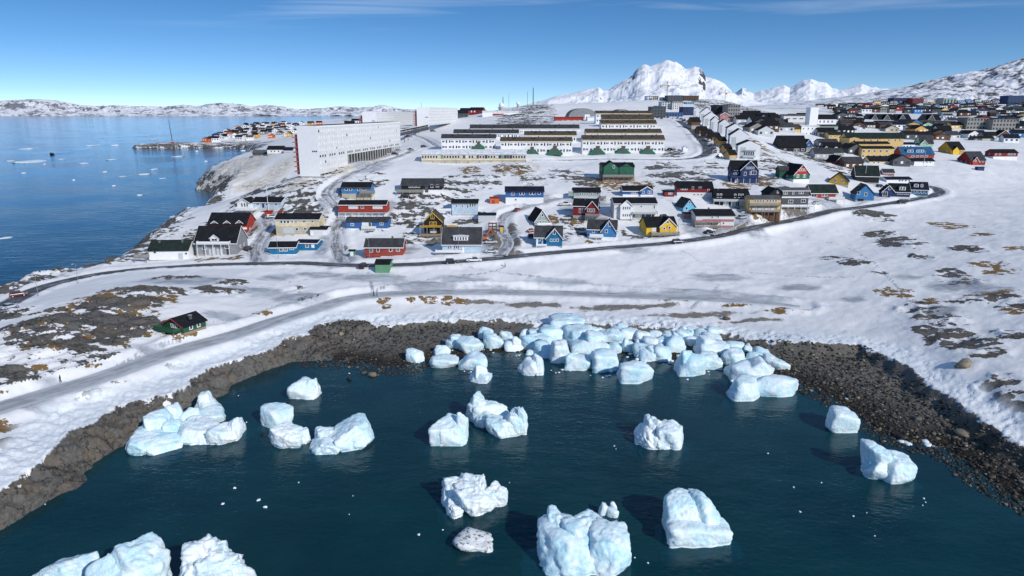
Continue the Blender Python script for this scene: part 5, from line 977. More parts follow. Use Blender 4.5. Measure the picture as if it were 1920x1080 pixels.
def dome(T, label, x, y, r):
    Y = 790; X = x_at(T.x(x), T.y(y), Y); z = z_at(T.y(y), Y); rr = T.l(r) * mpp(200, Y); o = empty('radar_dome', (X, Y, z - rr * 1.2), 0, label, 'radar dome')
    me = bpy.data.meshes.new('dome'); bm = bmesh.new(); bmesh.ops.create_icosphere(bm, subdivisions=3, radius=rr); bm.to_mesh(me); bm.free(); me.materials.append(M('white')); me.polygons.foreach_set('use_smooth', [True] * len(me.polygons)); link('dome', me, o, (0, 0, rr * 1.2))
    m = MB(); m.bar((0, 0, -10), (0, 0, rr * .6), rr * .7, 12); m.build('pedestal', M('concrete'), o)
dome(T3, 'largest white radar dome on the antenna hill', 240, 430, 19); dome(T3, 'white radar dome at the left end of the antenna hill', 122, 458, 13); dome(T3, 'white radar dome on the right shoulder of the antenna hill', 365, 415, 13)
def mast(label, x, yb, yt, Y, w, name='antenna_mast', cat='antenna mast', guy=False):
    X = x_at(x, yb, Y); zb = gz(X, Y) - .5; h = z_at(yt, Y) - zb; o = empty(name, (X, Y, zb), 0, label, cat); m = MB(); r_ = w * mpp(yb, Y) / 2
    for a in range(3): m.bar((r_ * math.cos(a * 2.09), r_ * math.sin(a * 2.09), 0), (r_ * .3 * math.cos(a * 2.09), r_ * .3 * math.sin(a * 2.09), h), r_ * .28, 4)
    n = 9
    for i in range(n):
        for a in range(3):
            k0 = 1 - .7 * i / n; k1 = 1 - .7 * (i + 1) / n; m.bar((r_ * k0 * math.cos(a * 2.09), r_ * k0 * math.sin(a * 2.09), h * i / n), (r_ * k1 * math.cos(a * 2.09 + 2.09), r_ * k1 * math.sin(a * 2.09 + 2.09), h * (i + 1) / n), r_ * .16, 3)
    m.build('lattice', M('darkgrey'), o); m = MB(); m.bar((0, 0, h), (0, 0, h * 1.06), r_ * .15, 4); m.build('aerial', M('darkgrey'), o)
mast('tall dark lattice mast on top of the antenna hill', 999.5, 188, 165, 800, 2.6); mast('thin aerial left of the tall lattice mast', 989, 190, 172, 800, 1.0); mast('short dark mast beside the largest radar dome', 943, 196, 182, 800, 2.2); mast('thin aerial between two radar domes', 954, 196, 176, 800, .8)
mast('short thin mast on the farthest slab block', 791, 238, 193, 600, .9); 
def tip_mast():
    x, y, z = hit(324, 269); o = empty('radio_mast', (x, y, z - .5), 0, 'slender tall guyed mast on the low rocky point in the fjord', 'radio mast'); h = z_at(224, y) - z; m = MB(); m.bar((0, 0, 0), (-h * .06, 0, h), .75, 5, .4); m.build('pole', M('darkgrey'), o)
    box('hut', o, M('brick'), (0, 0, 1.6), (4, 4, 3.6)); box('roof', o, MR('white'), (0, 0, 3.5), (4.5, 4.5, .4))
tip_mast()
def crane(x, yt, Y, label):
    X = x_at(x, 190, Y); zb = gz(X, Y); h = z_at(yt, Y) - zb; o = empty('tower_crane', (X, Y, zb), R(20), label, 'tower crane'); m = MB(); m.bar((0, 0, 0), (0, 0, h), .6, 4); m.build('tower', M('beige'), o)
    m = MB(); m.bar((-10, 0, h), (16, 0, h), .4, 4); m.bar((0, 0, h + 4), (-10, 0, h), .2, 4); m.bar((0, 0, h + 4), (16, 0, h), .2, 4); m.bar((0, 0, h), (0, 0, h + 4), .5, 4); m.build('jib', M('beige'), o); box('counterweight', o, M('concrete'), (-8.5, 0, h - 1.5), (3, 2, 2.4)); box('cab', o, M('ochre'), (1.4, -1, h - 1.2), (1.6, 1.6, 2))
crane(1250, 160, 880, 'yellow tower crane over the town centre'); crane(1359, 174, 980, 'small distant tower crane right of the main one')
# ------------------------------------------------------------------ crowded far houses, each a small house with its own roof and windows
H(T2, 'dark low shed at the water edge left of the slab block', (135, 240), 525, 545, 570, 'darkgrey', 'grey', d=8, cat='shed', name='shed')
H(T2, 'small white house on the cove shore left of the slab block', (245, 365), 495, 520, 555, 'white', 'black', d=9, win=W((275, 300, 330), 535, 12, 14))
H(T2, 'little blue grey house between the white cove house and the slab block', (368, 435), 505, 525, 545, 'palegrey', 'navy', d=8)
for i, (a, b) in enumerate(((640, 735), (740, 850), (865, 985), (1100, 1225))):
    H(T5, ['first', 'second', 'third', 'rightmost'][i] + ' from left of the big dark roofed blocks with white gable edges', (a, b), 536, 580, 612, 'darkgrey', 'black', d=18, Y=880, trim=None, win=W([a + (b - a) * f for f in (.2, .4, .6, .8)], 596, 10, 12), cat='apartment house', name='apartment_house', wings=[dict(x=(a + 10, a + 70), ya=540, ye=585, p=2, wall='darkgrey', trim='white')])
tower(T5, 'grey slab apartment house with recessed dark balconies in the far town', 1432, 1608, 568, 660, 760, 'greywood', rows=3, cols=7, name='apartment_house', cat='apartment house')
tower(T5, 'grey slab apartment house at the right edge of the far town', 1640, 1825, 578, 662, 750, 'greywood', rows=3, cols=7, name='apartment_house', cat='apartment house')
tower(T5, 'long navy warehouse below the right hand mountain', 1772, 1990, 386, 416, 2300, 'navy', rows=1, cols=8, d=40, name='warehouse', cat='warehouse')
tower(T5, 'long blue warehouse row at the mountain foot', 845, 985, 404, 424, 2500, 'navy', rows=1, cols=6, d=40, name='warehouse', cat='warehouse')
tower(T5, 'red warehouse beside the blue row at the mountain foot', 1000, 1090, 408, 426, 2450, 'darkred', rows=1, cols=4, d=40, name='warehouse', cat='warehouse')
tower(T5, 'green grey shed hall at the mountain foot', 1250, 1355, 406, 424, 2400, 'sage', rows=1, cols=4, d=40, name='warehouse', cat='warehouse')
rr = random.Random(11); FARW = {}
CN = {'brick': 'brick red', 'white': 'white', 'offwhite': 'off white', 'palegrey': 'pale grey', 'greywood': 'grey', 'brown': 'brown', 'red': 'red', 'darkred': 'dark red', 'brightblue': 'blue', 'navy': 'navy', 'paleyellow': 'yellow', 'ochre': 'ochre', 'sage': 'sage green', 'mint': 'mint green', 'black': 'black', 'darkgrey': 'dark grey', 'orange': 'orange', 'beige': 'beige', 'skyblue': 'sky blue'}
def far_house(px, py, w, h, rise, wall, roof, where, group, front=False, big=False, Y=None, n=3):
    if Y is None: X, Y, z = hit(px, py)
    else: X = x_at(px, py, Y); z = gz(X, Y)
    lab = ('long ' if big else 'small ') + CN[wall] + (' gabled house with ' if front else ' house with ') + {'black': 'black', 'darkgrey': 'dark grey', 'navy': 'navy', 'brown': 'brown', 'snow': 'snowy', 'greenblack': 'green black'}[roof] + ' roof ' + where
    FAR.append((w * (h + rise + 3) / Y / Y, X, Y, z, rr.uniform(-.25, .25), lab, group, w, h, rise, wall, roof, front, n, rr.uniform(8, 11)))
FAR = []
def house_shapes(w, h, rise, front, d):
    hw = w / 2; a = MB(); r_ = MB()
    if front: a.prism([(-hw, -2.5), (hw, -2.5), (hw, h), (0, h + rise), (-hw, h)], 'y', 0, d + 3); r_.prism(chevron(-hw, hw, 0, h + .02, h + rise + .02, .25, .5), 'y', -.5, d + 3.3)
    else: a.prism([(0, -2.5), (d, -2.5), (d, h), (d / 2, h + rise), (0, h)], 'x', -hw, hw); r_.prism(chevron(0, d, d / 2, h + .02, h + rise + .02, .25, .5), 'x', -hw - .4, hw + .4)
    return a, r_
def build_far():
    keep = 300 - sum(1 for o in bpy.data.objects if o.get('category') == 'house' and not o.parent) - 2
    FAR.sort(key=lambda t: -t[0]); V = []; Fc = []; MI = []; mats = []
    for k, (s_, X, Y, z, rz, lab, group, w, h, rise, wall, roof, front, n, d) in enumerate(FAR):
        a, r_ = house_shapes(w, h, rise, front, d); hw = w / 2; wf = M('white') if wall not in ('white', 'offwhite') else glass()
        if k < keep:
            o = empty('house', (X, Y, z), rz, lab, 'house', group); a.build('wall', M(wall), o); r_.build('roof', MR(roof), o)
            for i in range(n): box('window', o, wf if rr.random() < .55 else glass(), (-hw + w * (i + .5) / n, -.04, h * .58), (w / n * .42, .12, h * .34))
        else:
            wn_ = MB()
            for i in range(n): x_ = -hw + w * (i + .5) / n; wn_.box(x_ - w / n * .21, x_ + w / n * .21, -.1, .02, h * .41, h * .75)
            for mb, mt in ((a, M(wall)), (r_, MR(roof)), (wn_, wf)):
                if mt not in mats: mats.append(mt)
                c0, s0 = math.cos(rz), math.sin(rz); q = len(V); V += [(X + p[0] * c0 - p[1] * s0, Y + p[0] * s0 + p[1] * c0, z + p[2]) for p in mb.V]; Fc += [tuple(i + q for i in f) for f in mb.F]; MI += [mats.index(mt)] * len(mb.F)
    if V:
        me = bpy.data.meshes.new('far_houses'); me.from_pydata(V, [], Fc)
        for mt in mats: me.materials.append(mt)
        me.polygons.foreach_set('material_index', MI); me.update(); bm = bmesh.new(); bm.from_mesh(me); bmesh.ops.recalc_face_normals(bm, faces=bm.faces); bm.to_mesh(me); bm.free()
        tag(link('far_houses', me), 'tiny dark roofed houses packed together in the farthest part of the town', 'houses', None, 'stuff')
def free(px, py, wpx, hpx):
    for a, b, c, d in RECTS:
        if px + wpx / 2 > a - 1 and px - wpx / 2 < c + 1 and py > b - 1 and py - hpx < d + 1: return False
    return True
WALLS = ['white'] * 4 + ['offwhite'] * 3 + ['palegrey'] * 4 + ['greywood'] * 4 + ['brown'] * 3 + ['darkgrey'] * 4 + ['black'] * 3 + ['red', 'darkred', 'darkred', 'brightblue', 'brightblue', 'navy', 'paleyellow', 'ochre', 'sage', 'sage', 'mint', 'beige', 'beige']
RF = ['black'] * 6 + ['darkgrey'] * 3 + ['navy'] * 2 + ['greenblack', 'brown']
cnt = 0
for (py, xa, xb, step, h) in [(191, 1690, 1960, 16, 5), (194, 1640, 1960, 16, 5), (196, 1560, 1960, 17, 5), (199, 1545, 1970, 16, 5.5), (202, 1530, 1970, 17, 5.5), (206, 1560, 1970, 18, 5.5), (210, 1575, 1970, 19, 5.5), (214, 1580, 1975, 20, 5), (219, 1580, 1975, 21, 5), (225, 1420, 1975, 22, 5), (231, 1425, 1980, 23, 4.8), (238, 1430, 1985, 25, 4.6), (242, 1440, 1990, 26, 4.4), (249, 1445, 1990, 28, 4.4), (257, 1560, 1990, 32, 4.2), (264, 1530, 1780, 32, 4), (271, 1530, 1620, 30, 4), (284, 1525, 1625, 30, 4)]:
    x = xa + rr.uniform(0, 8)
    while x < xb:
        w = rr.uniform(.62, 1.0) * step; pyy = py + rr.uniform(-2, 2)
        if rr.random() < .93 and free(x, pyy, w, 5):
            X, Y, z = hit(x, pyy); s = mpp(pyy, Y); wm = w * s; big = wm > 17; wh = min(max(wm, 8), 26)
            where = ('in the farthest rows under the mountain' if py < 205 else 'in the crowded far right town' if py < 224 else 'behind the yellow apartments on the right') if x > 1560 else 'between the church and the stepped houses'
            far_house(x, pyy, wh, rr.uniform(.8, 1.25) * h, rr.uniform(1.5, 3.2), rr.choice(WALLS), rr.choice(RF), where, 'far houses of the right hand town', rr.random() < .3, big, n=4 if big else 3); cnt += 1
        x += step * rr.uniform(.72, 1.08)
OW = ['white'] * 6 + ['offwhite'] * 4 + ['palegrey'] * 3 + ['darkred', 'orange', 'ochre', 'palegrey', 'brown', 'greywood', 'navy', 'brick']
for (py, xa, xb, step) in [(234, 480, 612, 15), (237, 455, 560, 13), (241, 440, 560, 14), (245, 425, 556, 14), (249, 412, 552, 14), (253, 408, 548, 15), (258, 398, 545, 16), (262, 392, 480, 17), (265, 365, 405, 18)]:
    x = xa + rr.uniform(0, 6)
    while x < xb:
        X, Y, z = hit(x, py)
        if z > 1.2 and rr.random() < .85: far_house(x, py + rr.uniform(-1, 1), rr.uniform(9, 15), rr.uniform(4.2, 6.5), rr.uniform(2, 3.5), rr.choice(OW), rr.choice(RF), 'in the old quarter across the cove', 'houses of the old quarter across the cove', rr.random() < .4)
        x += step * rr.uniform(.8, 1.25)
for (px, py, w, wall, roof, Y) in [(862, 224, 22, 'darkgrey', 'navy', 760), (880, 218, 26, 'red', 'navy', 800), (868, 214, 20, 'navy', 'black', 860), (893, 222, 18, 'darkred', 'black', 780), (852, 216, 16, 'brown', 'black', 820), (900, 214, 20, 'palegrey', 'black', 880), (885, 210, 24, 'brightblue', 'navy', 900), (640, 236, 18, 'brown', 'black', 900), (655, 234, 16, 'red', 'black', 950), (668, 233, 16, 'white', 'black', 980), (586, 236, 18, 'palegrey', 'black', 1200), (602, 235, 18, 'brown', 'black', 1250)]:
    far_house(px, py, w * .8, 5, 2.2, wall, roof, 'behind the white slab blocks', 'houses behind the white slab blocks', False, True, Y, 4)
for (px, py, wall, roof, Y) in [(1385, 222, 'brown', 'black', 640), (1398, 228, 'palegrey', 'black', 610), (1410, 221, 'darkgrey', 'black', 700), (1425, 232, 'white', 'black', 600), (1440, 224, 'brown', 'black', 690), (1452, 236, 'offwhite', 'darkgrey', 590), (1436, 243, 'darkgrey', 'black', 560)]:
    far_house(px, py, 16, 5, 3, wall, roof, 'on the slope beyond the stepped houses', 'houses on the slope beyond the stepped houses', False, False, Y, 3)
for (px, py, wall, roof) in [(1738, 263, 'darkred', 'black'), (1762, 258, 'brown', 'black'), (1788, 262, 'palegrey', 'darkgrey'), (1826, 260, 'white', 'black'), (1856, 263, 'sage', 'black'), (1896, 268, 'white', 'navy'), (1912, 258, 'brightblue', 'black'), (1770, 246, 'darkgrey', 'black'), (1726, 250, 'ochre', 'black')]:
    far_house(px, py, 13, 4.5, 3, wall, roof, 'at the edge of the far right town', 'far houses of the right hand town', rr.random() < .4)
for (px, py, wall, roof) in [(1428, 240, 'darkgrey', 'black'), (1445, 246, 'brown', 'black'), (1462, 241, 'black', 'black'), (1474, 249, 'palegrey', 'darkgrey'), (1490, 228, 'greywood', 'black'), (1506, 226, 'darkgrey', 'black'), (1552, 240, 'brown', 'black'), (1566, 246, 'darkgrey', 'navy'), (1548, 258, 'greywood', 'black'), (1572, 262, 'palegrey', 'darkgrey'), (1590, 252, 'black', 'black'), (1560, 288, 'greywood', 'black'), (1544, 300, 'palegrey', 'darkgrey'), (1604, 290, 'darkgrey', 'black'), (1420, 250, 'greywood', 'black'), (1436, 256, 'palegrey', 'black'), (1600, 318, 'brown', 'darkgrey'), (1690, 312, 'darkgrey', 'black')]:
    far_house(px, py, 12, 4.5, 3, wall, roof, 'between the church and the yellow apartments', 'houses between the church and the yellow apartments', rr.random() < .4)
build_far()
# ------------------------------------------------------------------ cars
def car(px, py, label, colr, kind='suv', rot=0.0, Y=None, group='parked and driving cars'):
    if Y: X = x_at(px, py, Y); z = surf(X, Y)
    else: X, Y, z = hit(px, py); z = surf(X, Y)
    for nm, hw, c, rz, kd in RL:
        dd = np.hypot(c[:, 0] - X, c[:, 1] - Y); i = int(dd.argmin())
        if dd[i] < hw + 1: z = max(z, rz[i] + .02)
    o = empty('car', (X, Y, z), R(rot), label, 'pickup truck' if kind == 'pickup' else 'car', group); L = {'suv': 4.6, 'pickup': 5.4, 'sedan': 4.5}[kind]; hl = L / 2; cm_ = MATS.get('carpaint_' + colr) or mk('carpaint_' + colr, PAL[colr], rough=.25, var=.05, spec=.6)
    hd = 1.0 if kind != 'sedan' else .88
    prof = [(-hl, .38), (-hl, .78), (-hl + .12, hd), (hl - .9, hd - .02), (hl - .08, hd - .18), (hl, .62), (hl, .38)]
    m = MB(); m.prism(prof, 'y', -.9, .9); b = m.build('body', cm_, o); bv = b.modifiers.new('bevel', 'BEVEL'); bv.width = .09; bv.segments = 2
    ht = {'suv': 1.72, 'pickup': 1.8, 'sedan': 1.42}[kind]
    x0, x1, t0, t1 = {'suv': (-hl + .12, hl - 1.15, -hl + .35, hl - 1.75), 'pickup': (-.75, 1.35, -.55, .75), 'sedan': (-hl + .75, hl - 1.25, -hl + 1.3, hl - 2.0)}[kind]
    m = MB(); n = len(m.V); m.add([(x0, -.84, hd - .02), (x1, -.84, hd - .02), (x1, .84, hd - .02), (x0, .84, hd - .02), (t0, -.68, ht - .06), (t1, -.68, ht - .06), (t1, .68, ht - .06), (t0, .68, ht - .06)], BOXF); m.build('glasshouse', glass(), o)
    box('roof', o, cm_, ((t0 + t1) / 2, 0, ht - .03), (t1 - t0 + .06, 1.40, .08))
    for xx in (t0 * .98, t1): 
        for sy in (-1, 1): pass
    if kind == 'pickup': box('cargo_bed', o, M('black'), (-hl + 1.0, 0, hd + .01), (1.7, 1.5, .04))
    wm = UB.get('wheelmesh')
    if not wm:
        m = MB(); m.bar((0, -.12, 0), (0, .12, 0), .36, 14); UB['wheelmesh'] = wm = mesh('wheel', m.V, m.F, M('black')); m = MB(); m.bar((0, -.13, 0), (0, .13, 0), .2, 10); UB['rimmesh'] = mesh('rim', m.V, m.F, M('palegrey'))
    for sx_ in (-hl + .85, hl - .9):
        for sy in (-.84, .84): wo = link('wheel', wm, o, (sx_, sy, .36)); link('rim', UB['rimmesh'], wo)
    for sy in (-.62, .62): box('headlight', o, M('white'), (hl - .03, sy, .68), (.1, .34, .16)); box('taillight', o, M('red'), (-hl + .0, sy, .80), (.08, .26, .18))
    return o
car(35, 556, 'dark red off road car at the water edge on the left road', 'darkred', 'suv', 38)
car(20, 583, 'silver grey car nearest the left edge of the road', 'palegrey', 'sedan', 62)
car(682, 506, 'black off road car parked left of the green garage', 'black', 'suv', 75)
car(847, 496, 'black car on the main road below the big pale house', 'black', 'suv', 4)
car(889, 492, 'white pickup truck on the main road, right of the black car', 'white', 'pickup', 4)
car(1271, 457, 'blue car alone on the main road below the yellow house', 'navy', 'suv', 10)
car(921, 457, 'white car parked by the orange digger', 'offwhite', 'sedan', 8)
car(922, 476, 'white car parked on the muddy lot nearest the road', 'white', 'sedan', -4)
car(511, 406, 'white car beside the red container under the flagpole', 'white', 'sedan', 10)
car(998, 435, 'red car half hidden beside the steep roofed grey house', 'red', 'sedan', 20)
car(1000, 447, 'navy car below the red one near the blue house terrace', 'navy', 'suv', 10)
for px, py, c, k, lb in [(727, 290, 'white', 'suv', 'white van like car before the columns of the nearest slab block'), (741, 293, 'black', 'suv', 'black car at the foot of the nearest slab block'), (746, 282, 'darkgrey', 'sedan', 'dark grey car at the far corner of the nearest slab block'), (770, 282, 'black', 'sedan', 'black car where the block road meets the open snow'), (795, 278, 'black', 'suv', 'black car by the left end of the front row house'), (765, 257, 'red', 'sedan', 'red car below the footbridge'), (812, 247, 'grey', 'suv', 'grey car on the road beside the farthest slab block'), (1257, 282, 'black', 'sedan', 'black car between the row house end and the white kiosk')]: car(px, py, lb, c, k, random.Random(px).uniform(-20, 60))
for px, py, c, k, r_, lb in [(575, 462, 'white', 'suv', 20, 'white car behind the bright blue annex'), (466, 470, 'black', 'suv', 80, 'black car on the driveway beside the grey house'), (645, 398, 'darkgrey', 'sedan', 70, 'dark grey car on the uphill road by the red house'), (760, 372, 'black', 'suv', 10, 'black car in front of the black house with the balcony'), (1060, 385, 'white', 'pickup', 10, 'white pickup beside the pale sage house'), (1245, 408, 'darkgrey', 'suv', 40, 'dark car right of the large pale grey house'), (1330, 437, 'black', 'sedan', 20, 'black car on the drive below the banded house'), (1392, 410, 'palegrey', 'suv', 30, 'silver car by the two storey yellow house'), (1530, 385, 'white', 'sedan', 20, 'white car below the grey and white house terrace'), (1650, 352, 'navy', 'suv', 15, 'navy car behind the dark navy house'), (970, 396, 'red', 'sedan', 60, 'red car on the track left of the steep roofed house'), (1690, 385, 'black', 'suv', 12, 'black car on the road just before the bend')]: car(px, py, lb, c, k, r_)
cc = ['red', 'white', 'darkgrey', 'black', 'navy', 'palegrey', 'white', 'darkred', 'grey']; rc = random.Random(8)
HROW = [(1252, 222, 700), (1262, 224, 680), (1270, 221, 690), (1276, 228, 650), (1281, 232, 620), (1285, 228, 640), (1289, 236, 600), (1294, 233, 600), (1297, 241, 570), (1302, 237, 575), (1306, 246, 545), (1312, 252, 525), (1318, 258, 505), (1324, 264, 485), (1328, 270, 470), (1333, 275, 455), (1338, 281, 442), (1310, 243, 555), (1316, 249, 535), (1343, 286, 428), (1348, 291, 418), (1240, 226, 680), (1233, 224, 690)]
for i, (px, py, Y) in enumerate(HROW): c = cc[i % len(cc)]; car(px, py, CN.get(c, c) + ' car in the long parking line beside the hill road' if c in CN else 'grey car in the long parking line beside the hill road', c, rc.choice(['suv', 'sedan']), 100 + rc.uniform(-12, 12), Y, 'cars parked beside the hill road')
# ------------------------------------------------------------------ small buildings and yard things
H(Zoom(0, 490, 3), 'small dark green cabin with black roof and white veranda window alone on the snow', (905, 1052), 322, 358, 400, 'darkgreen', 'black', d=6.5, rot=-27, ridge='y', trim='brick', found='wood', win=[(968, 362, 18, 26), (985, 362, 18, 26), (1003, 362, 18, 26)], decks=[(895, 1040, 378, 396, 2.6, 'darkgreen', 'darkgreen', 'wood')], right=2, chim=[(1040, .4, .6)], cat='cabin', name='cabin')
H(T7, 'green cabinet sized kiosk with white front beside the uphill road', (265, 310), 716, 724, 775, 'shedgreen', 'black', d=2.2, cat='kiosk', name='kiosk', ov=.1, panels=[(272, 300, 730, 768, 'white')])
H(T4, 'tiny white kiosk in the snow beside the row house end', (322, 358), 738, 748, 782, 'white', 'white', d=4, ridge='y', cat='kiosk', name='kiosk', ov=.15)
H(T6, 'red shed container below the flagpole', (1232, 1280), 322, 326, 372, 'red', 'red', d=4, cat='shed', name='shed', ov=.05, panels=[(1250, 1276, 345, 355, 'white')])
H(T6, 'small red shed behind the white car', (1355, 1385), 318, 324, 345, 'red', 'red', d=3, cat='shed', name='shed', ov=.05)
H(T7, 'yellow container on the muddy yard', (1620, 1646), 505, 508, 556, 'yellow', 'black', d=2.4, cat='container', name='container', ov=.0)
H(Q2, 'blue container on the snow at the far right', (1500, 1560), 398, 403, 436, 'navy', 'navy', d=3, cat='container', name='container', ov=.0)
H(T7, 'yellow timber pallet stack behind the big pale house', (1140, 1225), 485, 490, 512, 'ochre', 'snow', d=3, cat='timber stack', name='timber_stack', ov=.0)
def digger(px, py):
    X, Y, z = hit(px, py); z = surf(X, Y); o = empty('excavator', (X, Y, z), R(25), 'orange digger with raised arm on the muddy yard', 'digger')
    for s in (-.9, .9): m = MB(); m.prism([(-1.7, .15), (-1.4, 0), (1.4, 0), (1.7, .15), (1.7, .6), (1.4, .8), (-1.4, .8), (-1.7, .6)], 'y', s - .25, s + .25); m.build('track', M('black'), o)
    m = MB(); m.box(-1.9, 1.1, -1.1, 1.1, .85, 1.9); m.build('body', M('orange'), o); m = MB(); m.prism([(-.2, 1.9), (1.1, 1.9), (.9, 3.0), (-.2, 3.0)], 'y', -1.05, -.05); m.build('cab', glass(), o); box('cab_roof', o, M('orange'), (.35, -.55, 3.05), (1.3, 1.1, .12))
    m = MB(); m.bar((1, .4, 1.6), (3.2, .4, 4.2), .25, 4); m.bar((3.2, .4, 4.2), (4.8, .4, 2.2), .2, 4); m.build('boom', M('orange'), o); m = MB(); m.prism([(4.6, 1.4), (5.4, 1.5), (5.2, 2.3), (4.7, 2.3)], 'y', 0, .8); m.build('bucket', M('darkgrey'), o)
digger(906, 452)
def scrap(px, py):
    X, Y, z = hit(px, py); z = surf(X, Y); o = empty('scaffold_rack', (X, Y, z), .1, 'rust brown tall rack of scrap behind the digger', 'rack'); m = MB()
    for x in (-1.5, 0, 1.5):
        for y in (0, 1.5): m.bar((x, y, -.3), (x, y, 4.2), .12, 4)
    m.build('frame', M('brick'), o)
    for zz_ in (1.2, 2.6, 3.9): box('shelf', o, M('brown'), (0, .75, zz_), (3.3, 1.7, .25))
scrap(924, 441)
def boat_mesh(L, B, D):
    st = [(-.5, .78, .0), (-.25, 1.0, -.02), (.1, 1.0, 0), (.35, .7, .08), (.5, .04, .22)]; V = []
    for t, b, sh in st:
        for q in ((-1, 1), (-.72, .25), (0, 0), (.72, .25), (1, 1)): V.append((t * L, q[0] * B / 2 * b, D * (q[1] + sh * (q[1] > .5)) + (0.12 * D if b < .1 else 0) * (q[1] < .5) * 4))
    Fc = []
    for i in range(4):
        for k in range(4): a = i * 5 + k; Fc.append((a, a + 1, a + 6, a + 5))
    Fc.append((0, 1, 2, 3, 4)); Fc += [(i * 5, i * 5 + 5, i * 5 + 9, i * 5 + 4) for i in range(4)]; return V, Fc
def boat(px, py, L, label, hull, cab, rot, z=None, trailer=False):
    X, Y, zz_ = hit(px, py) if z is None else (*on_plane(px, py, 0), 0); zz_ = surf(X, Y) + .5 if z is None else z
    o = empty('motorboat', (X, Y, zz_), R(rot), label, 'boat'); V, Fc = boat_mesh(L, L * .33, L * .17); link('hull', mesh('hull', V, Fc, M(hull)), o); m = MB(); m.prism([(-.15 * L, .16 * L), (.2 * L, .16 * L), (.1 * L, .34 * L), (-.13 * L, .34 * L)], 'y', -.11 * L, .11 * L); m.build('cabin', M(cab), o)
    box('windscreen', o, glass(), (.155 * L, 0, .26 * L), (.02 * L, .18 * L, .1 * L), (0, -.5, 0)); box('outboard_motor', o, M('black'), (-.52 * L, 0, .14 * L), (.05 * L, .06 * L, .18 * L))
    if trailer:
        m = MB(); m.bar((-.4 * L, -.1 * L, -.1), (.55 * L, 0, -.1), .06, 4); m.bar((-.4 * L, .1 * L, -.1), (.55 * L, 0, -.1), .06, 4); m.build('cradle', M('grey'), o)
        for s in (-1, 1): link('wheel', UB['wheelmesh'], o, (-.1 * L, s * .13 * L, -.2))
boat(328, 484, 7.5, 'white cabin motorboat on a cradle before the low white house', 'white', 'white', -15, None, True)
boat(97, 290, 9, 'small dark boat under way on the fjord', 'black', 'darkgrey', 160, 0.0)
post_thing(503.5, 397, 13.5, .12, 'tall white flagpole before the long pale grey house', 'flagpole', 'flagpole', 'white', False, None)
for px, py, h, lb in [(72, 556, 6.5, 'street lamp nearest the red car on the left road'), (147, 531, 6.5, 'street lamp on the left road by the snow berm'), (345, 476, 7, 'lamp post at the corner of the low white house'), (522, 486, 8, 'lamp post before the bright blue low house'), (693, 486, 7.5, 'lamp post before the brick red bungalow'), (612, 440, 7, 'lamp post at the foot of the uphill road'), (860, 478, 7, 'lamp post before the large pale house'), (1271, 447, 7.5, 'lamp post right of the yellow house'), (1399, 408, 7.5, 'lamp post left of the two storey yellow house'), (1432, 416, 8, 'lamp post before the two storey yellow house'), (1512, 402, 7, 'lamp post at the bend before the low red house'), (1606, 373, 7, 'lamp post by the blue gabled house')]: post_thing(px, py, h, .09, lb)
post_thing(1731, 315, 11, .12, 'white flagpole before the black roofed white house', 'flagpole', 'flagpole', 'white', False, None)
post_thing(1621, 342, 9, .1, 'pale pole beside the black barn like house', 'flagpole', 'flagpole', 'white', False, None)
# timber fences by the white decks
def fence(pts, label, colr='white', h=1.1, step=2.0):
    P = [hit(*p) for p in pts]; o0 = P[0]; z0 = surf(o0[0], o0[1]); o = empty('fence', (o0[0], o0[1], z0), 0, label, 'fence')
    for a, b in zip(P, P[1:]):
        L = math.hypot(b[0] - a[0], b[1] - a[1]); n = max(1, int(L / step)); prev = None
        for i in range(n + 1):
            t = i / n; x = a[0] + (b[0] - a[0]) * t; y = a[1] + (b[1] - a[1]) * t; z = surf(x, y); p = Vector((x - o0[0], y - o0[1], z - z0))
            box('post', o, M(colr), (p.x, p.y, p.z + h / 2 - .2), (.14, .14, h + .4))
            if prev is not None:
                for hh in (.45, .95): m = MB(); m.bar(prev + Vector((0, 0, hh * h)), p + Vector((0, 0, hh * h)), .06, 4); m.build('rail', M(colr), o)
            prev = p
fence([(1235, 373), (1262, 380)], 'white rail fence behind the large pale grey house'); fence([(1440, 404), (1462, 412)], 'timber fence beside the two storey yellow house', 'wood')
fence([(455, 352), (500, 347), (540, 340), (565, 337)], 'long timber rail along the stepped path below the slab block', 'wood', 1.2, 3.0)
